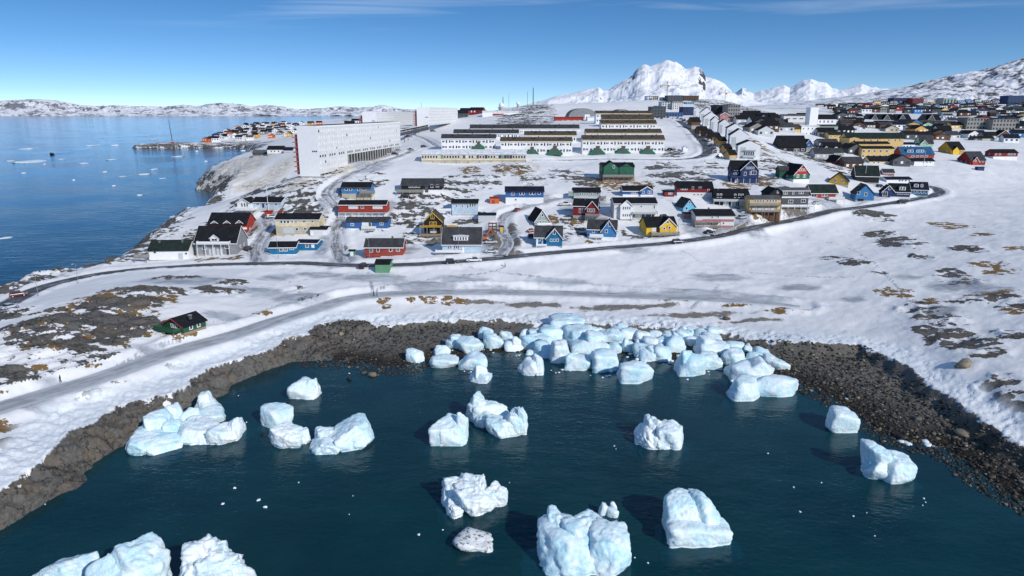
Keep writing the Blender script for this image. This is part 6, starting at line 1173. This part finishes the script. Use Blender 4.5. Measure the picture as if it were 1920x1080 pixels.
# ------------------------------------------------------------------ people
def person_mesh(jacket, trousers):
    J = {'pelvis': (0, 0, .93), 'chest': (0, .02, 1.25), 'neck': (0, .02, 1.48), 'head': (0, -.01, 1.60), 'top': (0, 0, 1.70), 'lk': (.11, -.12, .50), 'lf': (.11, -.05, .08), 'lt': (.12, -.22, .04), 'rk': (-.11, .04, .50), 'rf': (-.11, .22, .10), 'rt': (-.11, .08, .04),
         'lh': (.1, 0, .9), 'rh': (-.1, 0, .9), 'ls': (.2, .02, 1.40), 'rs': (-.2, .02, 1.40), 'le': (.27, .08, 1.13), 're': (-.27, -.02, 1.13), 'lw': (.27, -.08, .92), 'rw': (-.27, -.14, .95)}
    ed = [('pelvis', 'chest'), ('chest', 'neck'), ('neck', 'head'), ('head', 'top'), ('pelvis', 'lh'), ('lh', 'lk'), ('lk', 'lf'), ('lf', 'lt'), ('pelvis', 'rh'), ('rh', 'rk'), ('rk', 'rf'), ('rf', 'rt'), ('chest', 'ls'), ('ls', 'le'), ('le', 'lw'), ('chest', 'rs'), ('rs', 're'), ('re', 'rw')]
    rad = dict(pelvis=.15, chest=.17, neck=.065, head=.105, top=.08, lk=.07, lf=.055, lt=.045, rk=.07, rf=.055, rt=.045, lh=.1, rh=.1, ls=.085, rs=.085, le=.06, re=.06, lw=.045, rw=.045)
    names = list(J); me = bpy.data.meshes.new('body'); me.from_pydata([J[n] for n in names], [(names.index(a), names.index(b)) for a, b in ed], []); ob = bpy.data.objects.new('tmp', me); COL.objects.link(ob)
    ob.modifiers.new('s', 'SKIN'); ob.modifiers.new('u', 'SUBSURF').levels = 2
    for i, n in enumerate(names): v = me.skin_vertices[0].data[i]; v.radius = (rad[n], rad[n]); v.use_root = n == 'pelvis'
    bpy.context.view_layer.update(); ev = ob.evaluated_get(bpy.context.evaluated_depsgraph_get()); out = bpy.data.meshes.new_from_object(ev); bpy.data.objects.remove(ob)
    out.materials.clear()
    for mt in (jacket, trousers, mk('skin', (.42, .26, .19), var=.05), M('black')): out.materials.append(mt)
    for p in out.polygons: z = p.center.z; p.use_smooth = True; p.material_index = 3 if z < .1 else 1 if z < .92 and abs(p.center.x) < .22 else 0 if z < 1.5 and not (z < .97 and abs(p.center.x) > .22) else 2
    return out
for px, py, jk, tr, rot, lb in [(113, 712, 'black', 'darkgrey', -60, 'person in dark clothes walking on the icy path at the left'), (701, 557, 'navy', 'black', 70, 'person in a navy jacket walking where the icy path meets the beach'), (707, 557, 'grey', 'navy', 75, 'person in a grey jacket beside the one in navy'), (947, 500, 'skyblue', 'navy', 80, 'person in a light blue jacket walking on the snow below the main road')]:
    X, Y, z = hit(px, py); z = surf(X, Y)
    for nm, hw, c, rz, kd in RL:
        dd = np.hypot(c[:, 0] - X, c[:, 1] - Y); i = int(dd.argmin())
        if dd[i] < hw: z = max(z, rz[i] - .02)
    o = empty('person', (X, Y, z), R(rot), lb, 'person', 'people walking'); link('body', person_mesh(M(jk), M(tr)), o); m = MB()
    me = bpy.data.meshes.new('cap'); bm = bmesh.new(); bmesh.ops.create_icosphere(bm, subdivisions=2, radius=.115); bmesh.ops.delete(bm, geom=[v for v in bm.verts if v.co.z < -.02], context='VERTS'); bm.to_mesh(me); bm.free(); me.materials.append(M('black')); link('cap', me, o, (0, 0, 1.66))
# ------------------------------------------------------------------ glacier ice
def ice_mat(name, white, blue, dirty=0.0, amt=0.5):
    m, nt, b = start(name); tcn = nt.nodes.new('ShaderNodeTexCoord'); oi = nt.nodes.new('ShaderNodeObjectInfo'); va = nd(nt, 'ShaderNodeVectorMath', operation='ADD'); nt.links.new(tcn.outputs['Object'], va.inputs[0])
    sc = nd(nt, 'ShaderNodeMath', operation='MULTIPLY'); nt.links.new(oi.outputs['Random'], sc.inputs[0]); sc.inputs[1].default_value = 50; nt.links.new(sc.outputs[0], va.inputs[1]); P = va.outputs[0]
    n1 = noise(nt, P, 0.28, 4, 0.6, .8); n2 = noise(nt, P, 1.6, 6, 0.65); n3 = noise(nt, P, 5.0, 4, .6)
    c = mixc(nt, mathn(nt, 'MULTIPLY', smooth(nt, n1, 0.36, 0.66), amt * 1.6), white, blue)
    c = mixc(nt, mathn(nt, 'MULTIPLY', smooth(nt, n2, 0.5, 0.7), 0.5), c, (.86, .89, .90))
    if dirty: c = mixc(nt, mathn(nt, 'MULTIPLY', smooth(nt, n2, 0.5, 0.62), dirty), c, (.05, .048, .045))
    nt.links.new(c, b.inputs['Base Color']); b.inputs['Roughness'].default_value = 0.42; b.inputs['Specular IOR Level'].default_value = 0.35
    b.inputs['Subsurface Weight'].default_value = 0.25; b.inputs['Subsurface Radius'].default_value = (.25, .6, .9); b.inputs['Subsurface Scale'].default_value = 0.3
    vd = nd(nt, 'ShaderNodeTexVoronoi', Scale=1.7, feature='SMOOTH_F1'); nt.links.new(P, vd.inputs['Vector']); bp = nd(nt, 'ShaderNodeBump', Strength=0.5, Distance=0.3); nt.links.new(mathn(nt, 'ADD', mathn(nt, 'ADD', n2, mathn(nt, 'MULTIPLY', n3, .35)), mathn(nt, 'MULTIPLY', vd.outputs['Distance'], .7)), bp.inputs['Height']); nt.links.new(bp.outputs[0], b.inputs['Normal']); return m
ICE = [ice_mat('glacier_ice', (.75, .86, .89), (.53, .76, .84), amt=.6), ice_mat('white_glacier_ice', (.80, .875, .90), (.60, .79, .87), amt=.5), ice_mat('clear_blue_ice', (.72, .85, .90), (.46, .72, .83), amt=.6), ice_mat('dirty_ice', (.72, .75, .76), (.5, .58, .6), dirty=.9)]
SPH = {}
def sph(k):
    if k not in SPH:
        bm = bmesh.new(); bmesh.ops.create_icosphere(bm, subdivisions=k, radius=1); bm.verts.ensure_lookup_table()
        SPH[k] = (np.array([v.co[:] for v in bm.verts]), np.array([[v.index for v in f.verts] for f in bm.faces])); bm.free()
    return SPH[k]
def n3(P, s, oct, seed, kind=fbm):
    x, y, z = P[:, 0] / s, P[:, 1] / s, P[:, 2] / s
    return (kind(x + z * .53, y - z * .81, oct, seed) + kind(y + x * .37 + 11, z - x * .61, oct, seed + 3) + kind(z + y * .45 + 23, x - y * .7, oct, seed + 5)) / 3
def lump(k, seed, hx, hy, z0, z1, planes=13, rough=.08, flat=.55, jag=.06, pw=18.0):
    """one angular, wave worn block: a ball cut by random planes, then broken up"""
    D, Fc = sph(k); rg = np.random.default_rng(seed); N = rg.normal(size=(planes, 3)); N[:, 2] *= .7; N /= np.linalg.norm(N, axis=1)[:, None]
    N = np.concatenate([N, [[0, 0, 1], [0, 0, -1], [.25, -.1, .95], [1, 0, 0], [-1, 0, 0], [0, 1, 0], [0, -1, 0]]]); d = np.concatenate([rg.uniform(.70, 1.0, planes), [rg.uniform(.85, 1.0), .9, rg.uniform(.75, .95), 1, 1, 1, 1]])
    q = np.maximum(D @ N.T, 1e-3) / d; p = pw; r = 1 / ((q ** p).sum(1)) ** (1 / p)
    S = D * r[:, None]; P = S * np.array([hx, hy, (z1 - z0) / 2]); sz = (hx + hy + z1 - z0) / 3
    o = rg.uniform(-50, 50, 3); Q = P + o
    dv = n3(Q, sz * .75, 3, seed) * rough * 1.5 - np.clip(n3(Q, sz * .42, 3, seed + 11, ridged) - .58, 0, 1) * rough * 5.5 + n3(Q, sz * .16, 4, seed + 21) * jag * 1.3 - np.clip(n3(Q, sz * .10, 3, seed + 31, ridged) - .56, 0, 1) * jag * 3.2
    P = P * (1 + dv[:, None]); P[:, 2] += (z0 + z1) / 2; notch = 1 - .07 * np.exp(-((P[:, 2] - .12) / .22) ** 2) + .30 * sstep(-.15, -1.1, P[:, 2]); P[:, :2] *= notch[:, None]
    return P, Fc
def berg(bb, label, seed, k=4, mat=0, lobes=None, depth=.85, z=None, rough=.05, jag=.05, name='iceberg', cat='iceberg', group='ice blocks in the bay', hmin=.3, planes=15, pw=34.0):
    x0, y0, x1, y1 = bb; xm = (x0 + x1) / 2
    if z is None: X, Yf, zg = hit(xm, y1); zg = max(zg, 0)
    else: (X, Yf), zg = on_plane(xm, y1, z), z
    s = mpp(y1, Yf); w = (x1 - x0) * s; d = w * depth
    zt_f = z_at(y0, Yf + d * .55) - zg; h = max(zt_f, hmin * min(w, d * 1.5), .15); Yc = Yf + d * .42; Xc = x_at(xm, y1, Yf) * (Yc / Yf) 
    Xc = x_at(xm, (y0 + y1) / 2, Yc); wl = w * Yc / Yf
    lob = lobes or [(0, 1, 0, 1, 0.0, 1.0)]                     # (u0,u1 across, v0,v1 depth, z fraction base, z fraction top)
    VV = []; FF = []; n = 0
    for i, (u0, u1, v0, v1, f0, f1) in enumerate(lob):
        P, Fc = lump(k, seed * 17 + i, (u1 - u0) * wl / 2, (v1 - v0) * d / 2, -2.4 * min(1, h / 3) - h * .12 + f0 * h, f1 * h, planes, rough, jag=jag, pw=pw)
        P = P + np.array([((u0 + u1) / 2 - .5) * wl, ((v0 + v1) / 2 - .5) * d, 0]); VV.append(P); FF.append(Fc + n); n += len(P)
    V = np.concatenate(VV); Fq = np.concatenate(FF); me = bpy.data.meshes.new(name); me.vertices.add(len(V)); me.vertices.foreach_set('co', V.astype(np.float32).ravel()); me.loops.add(Fq.size); me.loops.foreach_set('vertex_index', Fq.astype(np.int32).ravel())
    me.polygons.add(len(Fq)); me.polygons.foreach_set('loop_start', np.arange(0, Fq.size, 3, dtype=np.int32)); me.polygons.foreach_set('use_smooth', np.ones(len(Fq), bool)); me.update(); me.materials.append(ICE[mat])
    return tag(link(name, me, None, (Xc, Yc, zg)), label, cat, group)
berg((62, 1038, 178, 1105), 'low tilted white slab of ice cut by the bottom edge, leftmost of three', 1, 5, 0, [(0, .8, 0, 1, 0, .8), (.35, 1, .1, 1, 0, 1)])
berg((172, 1010, 308, 1135), 'big blocky iceberg with blue top at the bottom edge, left of the knobbly one', 2, 5, 0, [(0, 1, 0, 1, 0, .9), (.2, 1, .25, 1, 0, 1.0)], rough=.09, planes=8)
berg((322, 1008, 470, 1135), 'rough knobbly white iceberg cut by the bottom edge', 3, 5, 1, [(0, .85, .1, 1, 0, 1), (.15, .6, 0, .7, 0, .8), (.5, 1, .15, .8, 0, .62), (.2, .7, .4, 1, 0, .96)], rough=.14, jag=.12)
berg((430, 1060, 490, 1110), 'small rounded ice lump against the rough white iceberg', 4, 4, 1)
berg((243, 775, 358, 851), 'low pointed pale blue iceberg at the left end of the left shore cluster', 5, 5, 2, [(0, .7, 0, .8, 0, .62), (.2, 1, 0, .65, 0, .45), (.1, .55, .4, 1, 0, 1), (.35, .8, .5, 1, 0, .75)], depth=1.0)
berg((325, 776, 462, 833), 'long white iceberg with a flat front wall in the left rock shore cluster', 6, 5, 1, [(0, .75, 0, .9, 0, .78), (.55, 1, 0, .8, 0, .85), (.8, .97, .2, .6, .2, 1.05), (.1, .5, .3, 1, 0, .9)], depth=.7, rough=.07)
berg((358, 732, 419, 782), 'knobbed top iceberg farthest up the left rock shore cluster', 7, 4, 1, [(0, 1, 0, 1, 0, .72), (.2, .7, .2, .8, .2, 1.05)])
berg((313, 753, 372, 806), 'white iceberg with a round knob, between the flat walled and the pointed ones', 8, 4, 1, [(0, .6, 0, 1, 0, 1), (.3, 1, .1, .9, 0, .85)])
berg((350, 762, 422, 800), 'low broken ice lump behind the flat walled iceberg', 9, 4, 0)
berg((538, 705, 602, 749), 'wedge shaped white iceberg floating alone nearest the left rocks', 10, 4, 1, [(0, 1, 0, 1, 0, .85), (.5, 1, .2, .8, 0, 1.05)], rough=.12)
berg((488, 754, 553, 803), 'blocky iceberg with slanting flat top, just behind the round pleated one', 11, 4, 0, rough=.05, planes=9)
berg((503, 788, 583, 842), 'rounded pleated white iceberg with a small spur on its right', 12, 5, 1, [(0, .85, 0, 1, 0, 1), (.6, 1, .3, .8, .1, .7)], rough=.1)
berg((576, 783, 704, 850), 'wide low iceberg with a sloping blue top and ledges on its left', 13, 5, 2, [(.3, 1, 0, 1, 0, 1), (0, .6, 0, .8, 0, .58), (.1, .5, .2, .9, 0, .72)], rough=.09)
berg((806, 773, 878, 835), 'square white iceberg with a dark notch on top, left of the twin icebergs', 14, 5, 0, [(0, .95, 0, 1, 0, .93), (.65, 1, .3, .8, .3, 1.05), (.3, 1, 0, .5, 0, .62)], rough=.05, planes=8)
berg((870, 730, 955, 801), 'tall left half of the twin icebergs with a tapering tower', 15, 5, 0, [(.02, .55, .2, .9, 0, 1), (0, 1, .1, .8, 0, .68), (.2, .7, 0, .5, 0, .55)], depth=.9)
berg((910, 759, 990, 823), 'right half of the twin icebergs with a slanting striped face', 16, 5, 0, [(0, 1, 0, 1, 0, .62), (.4, 1, .2, .9, 0, .88), (.72, .97, .3, .7, .1, 1.05)], rough=.1)
berg((822, 883, 955, 968), 'large crumbly white iceberg in the middle of the bay', 17, 5, 1, [(0, .6, .2, 1, 0, .9), (.2, .85, 0, .9, 0, .88), (.35, .7, .3, 1, 0, 1), (.6, 1, .3, .8, 0, .62), (.12, .4, -.05, .4, 0, .5)], rough=.12, jag=.11)
berg((845, 990, 934, 1035), 'small low dirty iceberg streaked with dark grit', 18, 4, 3, hmin=.2, rough=.1)
berg((1006, 953, 1179, 1083), 'largest foreground iceberg, bluish with a raised left horn and a bulging right front', 19, 5, 2, [(0, 1, .0, 1, 0, .80), (.02, .42, .35, 1, 0, 1.0), (.45, 1, 0, .7, 0, .78), (.25, .85, .3, 1, 0, .86)], depth=.95, rough=.07, jag=.06, planes=10, pw=16)
berg((1120, 940, 1160, 971), 'small broken ice scrap floating right behind the largest iceberg', 20, 3, 1, [(0, .5, .2, .7, 0, 1), (.3, 1, .0, .8, 0, .8), (.6, 1, .5, 1, 0, .9)], hmin=.15, depth=.9)
berg((1242, 925, 1366, 1025), 'two tiered rounded iceberg in the right foreground', 21, 5, 0, [(0, 1, 0, .85, 0, .62), (.03, .60, .3, 1, 0, .98), (.36, .94, .25, .97, 0, 1.0)], depth=.9, rough=.05, planes=9, pw=14)
berg((1186, 776, 1282, 842), 'cracked cauliflower like white iceberg right of the bay centre', 22, 5, 1, [(0, .5, 0, .9, 0, .75), (.4, 1, 0, .9, 0, .9), (.2, .75, .3, 1, 0, 1), (.25, .5, .1, .8, 0, .98)], rough=.1)
berg((1545, 760, 1604, 811), 'smooth tub shaped white iceberg nearest the right cobble beach', 23, 4, 0, rough=.05, planes=8)
berg((1619, 828, 1709, 906), 'white iceberg with a pointed back peak, rightmost in the bay', 24, 5, 0, [(0, .98, .1, 1, 0, .62), (.03, .66, .25, 1, 0, 1), (.2, 1, 0, .8, 0, .72)], rough=.05, planes=9, pw=20)
berg((1359, 705, 1433, 753), 'left of two joined ice blocks at the right end of the stranded heap', 25, 4, 0); berg((1402, 698, 1499, 746), 'right of two joined ice blocks at the right end of the stranded heap', 26, 4, 2, depth=.6)
berg((967, 663, 1021, 705), 'cup shaped white iceberg afloat in front of the stranded heap', 27, 4, 1, [(0, 1, 0, 1, 0, .85), (.6, 1, .1, .8, .1, 1.02)]); berg((1157, 674, 1229, 719), 'pale flat topped cube of ice afloat in front of the stranded heap', 28, 4, 2, rough=.04, planes=7)
berg((760, 652, 798, 681), 'round ice lump on the weedy shore left of the heap', 29, 4, 0); berg((800, 662, 861, 690), 'hollowed low ice floe at the left end of the heap', 30, 4, 0, hmin=.2); berg((810, 645, 846, 668), 'knob of ice standing behind the hollowed floe', 31, 4, 1); berg((875, 679, 927, 719), 'conical ice block lowest in the left arm of the heap', 32, 4, 1, [(0, 1, 0, 1, 0, .6), (.2, .75, .2, .9, 0, 1)])
HEAP = [(838,625,880,657),(855,633,905,664),(860,660,910,694),(897,612,924,637),(907,622,944,653),(935,621,964,638),(947,631,981,659),(973,616,994,637),(977,632,1034,661),(1003,639,1038,671),(1028,636,1069,683),(1012,614,1064,643),(1057,659,1106,696),(1103,656,1161,698),(1033,609,1094,628),(1060,621,1121,648),(1072,642,1138,664),(1120,619,1168,643),(1133,637,1169,664),(1167,632,1191,661),(1190,646,1231,676),(1207,631,1238,653),(1193,619,1218,638),(1162,622,1196,636),
 (1200,646,1231,678),(1226,648,1259,678),(1230,628,1262,651),(1269,650,1321,705),(1309,659,1349,693),(1299,637,1368,671),(1249,631,1283,660),(1280,631,1313,649),(1316,626,1351,645),(1217,618,1242,637),(1241,620,1276,641),(1275,615,1304,632),(1361,639,1396,660),(1394,643,1409,660),(1355,654,1394,686),(1399,661,1433,684),(1408,648,1441,675),(1432,665,1477,693),(1367,676,1445,718),(1095,612,1125,628),(1340,640,1368,657),(1225,668,1255,678)]
rf_ = random.Random(77)
for q in range(34):
    x = rf_.uniform(985, 1345); y = rf_.uniform(628, 668) if q % 2 else rf_.uniform(624, 640); w = rf_.choice([12, 16, 20, 24, 30, 36]) * rf_.uniform(.8, 1.2); HEAP.append((x - w / 2, y - w * .62, x + w / 2, y))
rows = {'back': [], 'middle': [], 'front': []}
for b in HEAP: rows['back' if b[3] < 650 else 'middle' if b[3] < 672 else 'front'].append(b)
def ordn(i):
    t = ['', 'twenty ', 'thirty ', 'forty ']; return ORD[i] if i < 19 else ('twentieth', 'thirtieth', 'fortieth')[(i + 1) // 10 - 2] if (i + 1) % 10 == 0 else t[(i + 1) // 10 - 1] + ORD[(i + 1) % 10 - 1]
ORD = ['first', 'second', 'third', 'fourth', 'fifth', 'sixth', 'seventh', 'eighth', 'ninth', 'tenth', 'eleventh', 'twelfth', 'thirteenth', 'fourteenth', 'fifteenth', 'sixteenth', 'seventeenth', 'eighteenth', 'nineteenth', 'twentieth', 'twenty first', 'twenty second', 'twenty third', 'twenty fourth']
sd = 100
for rn, L in rows.items():
    L.sort(key=lambda b: b[0] + b[2])
    for i, b in enumerate(L):
        sd += 1; w = b[2] - b[0]; big = 'small' if w < 34 else 'large' if w > 54 else 'medium'
        e_ = (b[2] - b[0]) * .07; b = (b[0] - e_, b[1] - e_ * .5, b[2] + e_, b[3])
        berg(b, f'{big} ice block in {rn} row of stranded heap, {ordn(i)} from left', sd, 4 if w > 36 else 3, (0, 2, 1, 0, 2)[sd % 5], None if sd % 3 else [(0, 1, 0, 1, 0, .8), (.1 + .3 * (sd % 2), .6 + .35 * (sd % 2), .2, .9, 0, 1.03)], rough=.05 + .03 * (sd % 3), jag=.05, planes=6 + sd % 5, pw=18 + 16 * (sd % 2), group='ice blocks stranded in a heap on the beach', hmin=.45)
# floating ice far out on the fjord and small bits in the bay
FJICE = [(32,299,83,305.5),(14,299,28,302.5),(80,305,86,308),(40,321,49,325),(200,296,216,300),(150,303,164,307),(192,318,201,323.5),(210,269,223,273),(262,267,271,271.5),(283,259,293,262),(324,290,344,294),(382,299,389,303),(283,314,296,318),(261,322,278,328),(223,328,237,332),(257,362,265,367),(211,345,217,349),(316,403,336,408),(136,334,141,338),(366,280,372,284),(450,279,461,283),(422,272,436,277),(36,276,60,280),(160,270,185,274),(64,503,88,514),(2,440,20,448),(110,296,122,299),(300,332,312,335)]
for i, b in enumerate(FJICE):
    b = (b[0], b[3] - (b[3] - b[1]) * .5, b[2], b[3]); lb = 'largest flat floe far out on the left of the fjord' if i == 0 else 'white floe near the road bend at the left shore' if i == 24 else 'small white ice floe drifting on the fjord ' + ('far out near the horizon' if b[1] < 285 else 'between the dark boat and the shore' if b[1] < 320 else 'close to the near shore')
    berg(b, lb, 300 + i, 3, 1, depth=1.5, z=0.0, name='ice_floe', cat='ice floe', group='ice floes on the fjord', hmin=.05)
BITS = [(418,945),(485,938),(515,953),(497,951),(785,1003),(766,1055),(440,915),(660,838),(745,775),(1690,828),(1702,832),(1740,835),(1735,828),(1752,838),(1600,744),(1610,748),(1590,750),(1635,790),(1668,797),(1642,797),(1693,808),(1182,1033),(1190,1046),(1206,1056),(1215,1056),(1488,914),(1600,968),(1625,962),(1732,935),(1735,942),(1730,948),(1640,1005),(1112,760),(1155,842),(1152,836),(840,1003),(830,994),(447,742),(452,760),(462,792),(1340,700),(1352,698),(1330,702),(85,946),(100,948),(655,700),(1540,905),(700,905),(655,965),(662,930),(1000,870),(560,905),(955,905),(1300,870),(1440,850),(1500,960),(350,905)]
rb = random.Random(3)
for i, (x, y) in enumerate(BITS):
    if i % 3 == 2 and x < 1500: continue
    w = rb.uniform(1.8, 4.2) if i > 8 else rb.uniform(6, 11); big = (1690 <= x <= 1752 and y < 840) or y < 752 and x > 1580
    if big: w = rb.uniform(8, 22)
    berg((x - w / 2, y - w * .28, x + w / 2, y + w * .2), ('flat ice scrap washed against the right cobble beach' if x > 1500 and y < 850 else 'tiny ice bit floating in the ' + ('left part of the bay' if x < 600 else 'middle of the bay' if x < 1100 else 'right part of the bay')), 400 + i, 2, 1, depth=rb.uniform(.5, 1.4), z=0.0, planes=5, rough=.2, name='ice_fragment', cat='ice fragment', group='small ice fragments in the bay', hmin=.12)

# crumbs of ice between the stranded blocks
rc_ = np.random.default_rng(9); VV = []; FF = []; n = 0; cb = [lump(1, 900 + i, 1, .8, -.6, .6, 5, .1, jag=.03) for i in range(6)]
for q in range(420):
    b_ = HEAP[rc_.integers(len(HEAP))]; X, Y, z = hit((b_[0] + b_[2]) / 2 + rc_.normal() * 22, b_[3] + rc_.normal() * 6); s = float(rc_.gamma(1.6, .16) + .08); P, Fc = cb[rc_.integers(6)]; a = rc_.uniform(0, 6.28)
    V = np.stack([(P[:, 0] * math.cos(a) - P[:, 1] * math.sin(a)) * s + X, (P[:, 0] * math.sin(a) + P[:, 1] * math.cos(a)) * s + Y, P[:, 2] * s * .8 + max(surf(X, Y), 0) + s * .15], 1); VV.append(V); FF.append(Fc + n); n += len(V)
o = link('ice_crumbs', mesh('ice_crumbs', np.concatenate(VV).tolist(), np.concatenate(FF).tolist(), ICE[1], True)); tag(o, 'small crumbs of ice scattered between the stranded blocks', 'ice crumbs', None, 'stuff')
# ------------------------------------------------------------------ beach stones and boulders
def stone_mesh(seed, k=2):
    P, Fc = lump(k, seed, 1, .8, -.55, .55, 9, .08, jag=.03); m = mesh('stone', P.tolist(), Fc.tolist(), None, True); return m
STM = [mk('wet_stone', (.028, .026, .022), rough=.5, var=.5, scale=1.5, bump=.3), mk('brown_stone', (.085, .07, .05), rough=.7, var=.4, scale=1.5, bump=.3), mk('grey_stone', (.12, .115, .105), rough=.8, var=.4, scale=1.5, bump=.3), mk('tan_stone', (.24, .20, .145), rough=.8, var=.3, scale=1.2, bump=.3)]
STO = []
for i in range(8):
    for mt in STM: m_ = stone_mesh(500 + i); m_.materials.append(mt); STO.append(m_)
rs = random.Random(21); nprs = np.random.default_rng(5)
# scatter on the beach strip between the water and the snow edge
N = 90000; Y_ = nprs.uniform(75, 185, N); X_ = nprs.uniform(-55, 110, N); _, sb_, ss_, sf_, lf_, rt_ = land(X_, Y_, False)
okm = (ss_ < -0.3) & (sb_ > -4.5) & (X_ > -52); X_, Y_, sb_, rt_, ss_, lf_ = X_[okm], Y_[okm], sb_[okm], rt_[okm], ss_[okm], lf_[okm]
dens = np.where((X_ < -5) | (X_ > 50), 1.0, .22); kp = nprs.random(len(X_)) < dens; X_, Y_, rt_, sb_, ss_ = X_[kp], Y_[kp], rt_[kp], sb_[kp], ss_[kp]
size = nprs.gamma(2.0, .13, len(X_)) + .10; size *= np.where(X_ > 45, .86, .72); size = np.minimum(size, 1.3)
# the largest as things of their own
px_w = size / np.hypot(X_, Y_); order = np.argsort(-px_w); single = order[:290]; rest = order[290:8500]
for i in single:
    x, y, s = float(X_[i]), float(Y_[i]), float(size[i]) * .8; z = surf(x, y); rgt = x > 45
    w = rs.choices((0, 1, 2, 3), (12, 4, 1, .6) if (x < 0 or sb_[i] < 3) else (6, 5, 2, 1))[0]; o = link('stone', STO[rs.randrange(8) * 4 + w], None, (x, y, z + s * .12), (rs.uniform(-.2, .2), rs.uniform(-.2, .2), rs.uniform(0, 6.28)), (s, s * rs.uniform(.75, 1.1), s * rs.uniform(.6, .95)))
    tt = sb_[i] / (sb_[i] - ss_[i] + .01); pl = 'in the shallows' if sb_[i] < 0 else 'near the waterline' if tt < .33 else 'halfway up' if tt < .66 else 'under the snow bank'; sz_ = 'large ' if s > .75 else ''
    nr_ = ( ' at its near end' if y < 100 else ' toward the heap' if y > 125 else ' in its middle') if rgt else ''
    tag(o, sz_ + ['dark wet', 'brown', 'grey', 'tan'][w] + (' cobble of the right beach' + nr_ if rgt else ' boulder on the weedy left shore' if x < 0 else ' stone on the gravel below the shore ice') + ', ' + pl, 'stone', 'stones on the beach')
VV = []; FF = []; n = 0; TM = []
base = [lump(1, 700 + i, 1, .8, -.6, .6, 7, .06, jag=.02) for i in range(6)]
for i in rest:
    x, y, s = float(X_[i]), float(Y_[i]), float(size[i]) * .75; P, Fc = base[rs.randrange(6)]; a = rs.uniform(0, 6.28); c, q = math.cos(a), math.sin(a)
    V = np.stack([(P[:, 0] * c - P[:, 1] * q) * s + x, (P[:, 0] * q + P[:, 1] * c) * s + y, P[:, 2] * s * .8], 1); V[:, 2] += surf(x, y) + s * .1; VV.append(V); FF.append(Fc + n); n += len(V); TM += [rs.choices((0, 1, 2, 3), (16, 4, 1, .5) if (x < 0 or sb_[i] < 3) else (6, 4, 2, 1))[0]] * len(Fc)
V = np.concatenate(VV); Fq = np.concatenate(FF); me = bpy.data.meshes.new('beach_stones'); me.vertices.add(len(V)); me.vertices.foreach_set('co', V.astype(np.float32).ravel()); me.loops.add(Fq.size); me.loops.foreach_set('vertex_index', Fq.astype(np.int32).ravel()); me.polygons.add(len(Fq)); me.polygons.foreach_set('loop_start', np.arange(0, Fq.size, 3, dtype=np.int32)); me.polygons.foreach_set('material_index', np.array(TM, np.int32)); me.update()
for mt in STM: me.materials.append(mt)
tag(link('beach_stones', me), 'smaller dark stones and gravel strewn over the beach', 'stones', None, 'stuff')
for px, py, w, lb, k in [(1806, 690, 2.4, 'tan boulder in a melt hollow on the right snowfield', 3), (697, 704, 1.5, 'round tan rock standing in the shallows left of the ice heap', 3), (683, 700, 1.0, 'smaller brown rock beside the round tan one in the shallows', 1), (655, 712, .9, 'dark rock just breaking the water left of the tan one', 0), (1807, 815, 1.8, 'largest tan boulder on the right hand beach', 3), (1362, 597, 1.3, 'brown boulder on the snowy strip above the shore ice', 1), (640, 625, 1.3, 'tan boulder at the top of the weedy shore', 3), (1688, 822, 1.4, 'dark rock at the water line of the right beach', 0)]:
    X, Y, z = hit(px, py); z = surf(X, Y); o = link('boulder', STO[rs.randrange(8) * 4 + k], None, (X, Y, max(z, -.3) + w * .2), (.1, .1, rs.uniform(0, 6)), (w, w * .85, w * .75)); tag(o, lb, 'boulder')
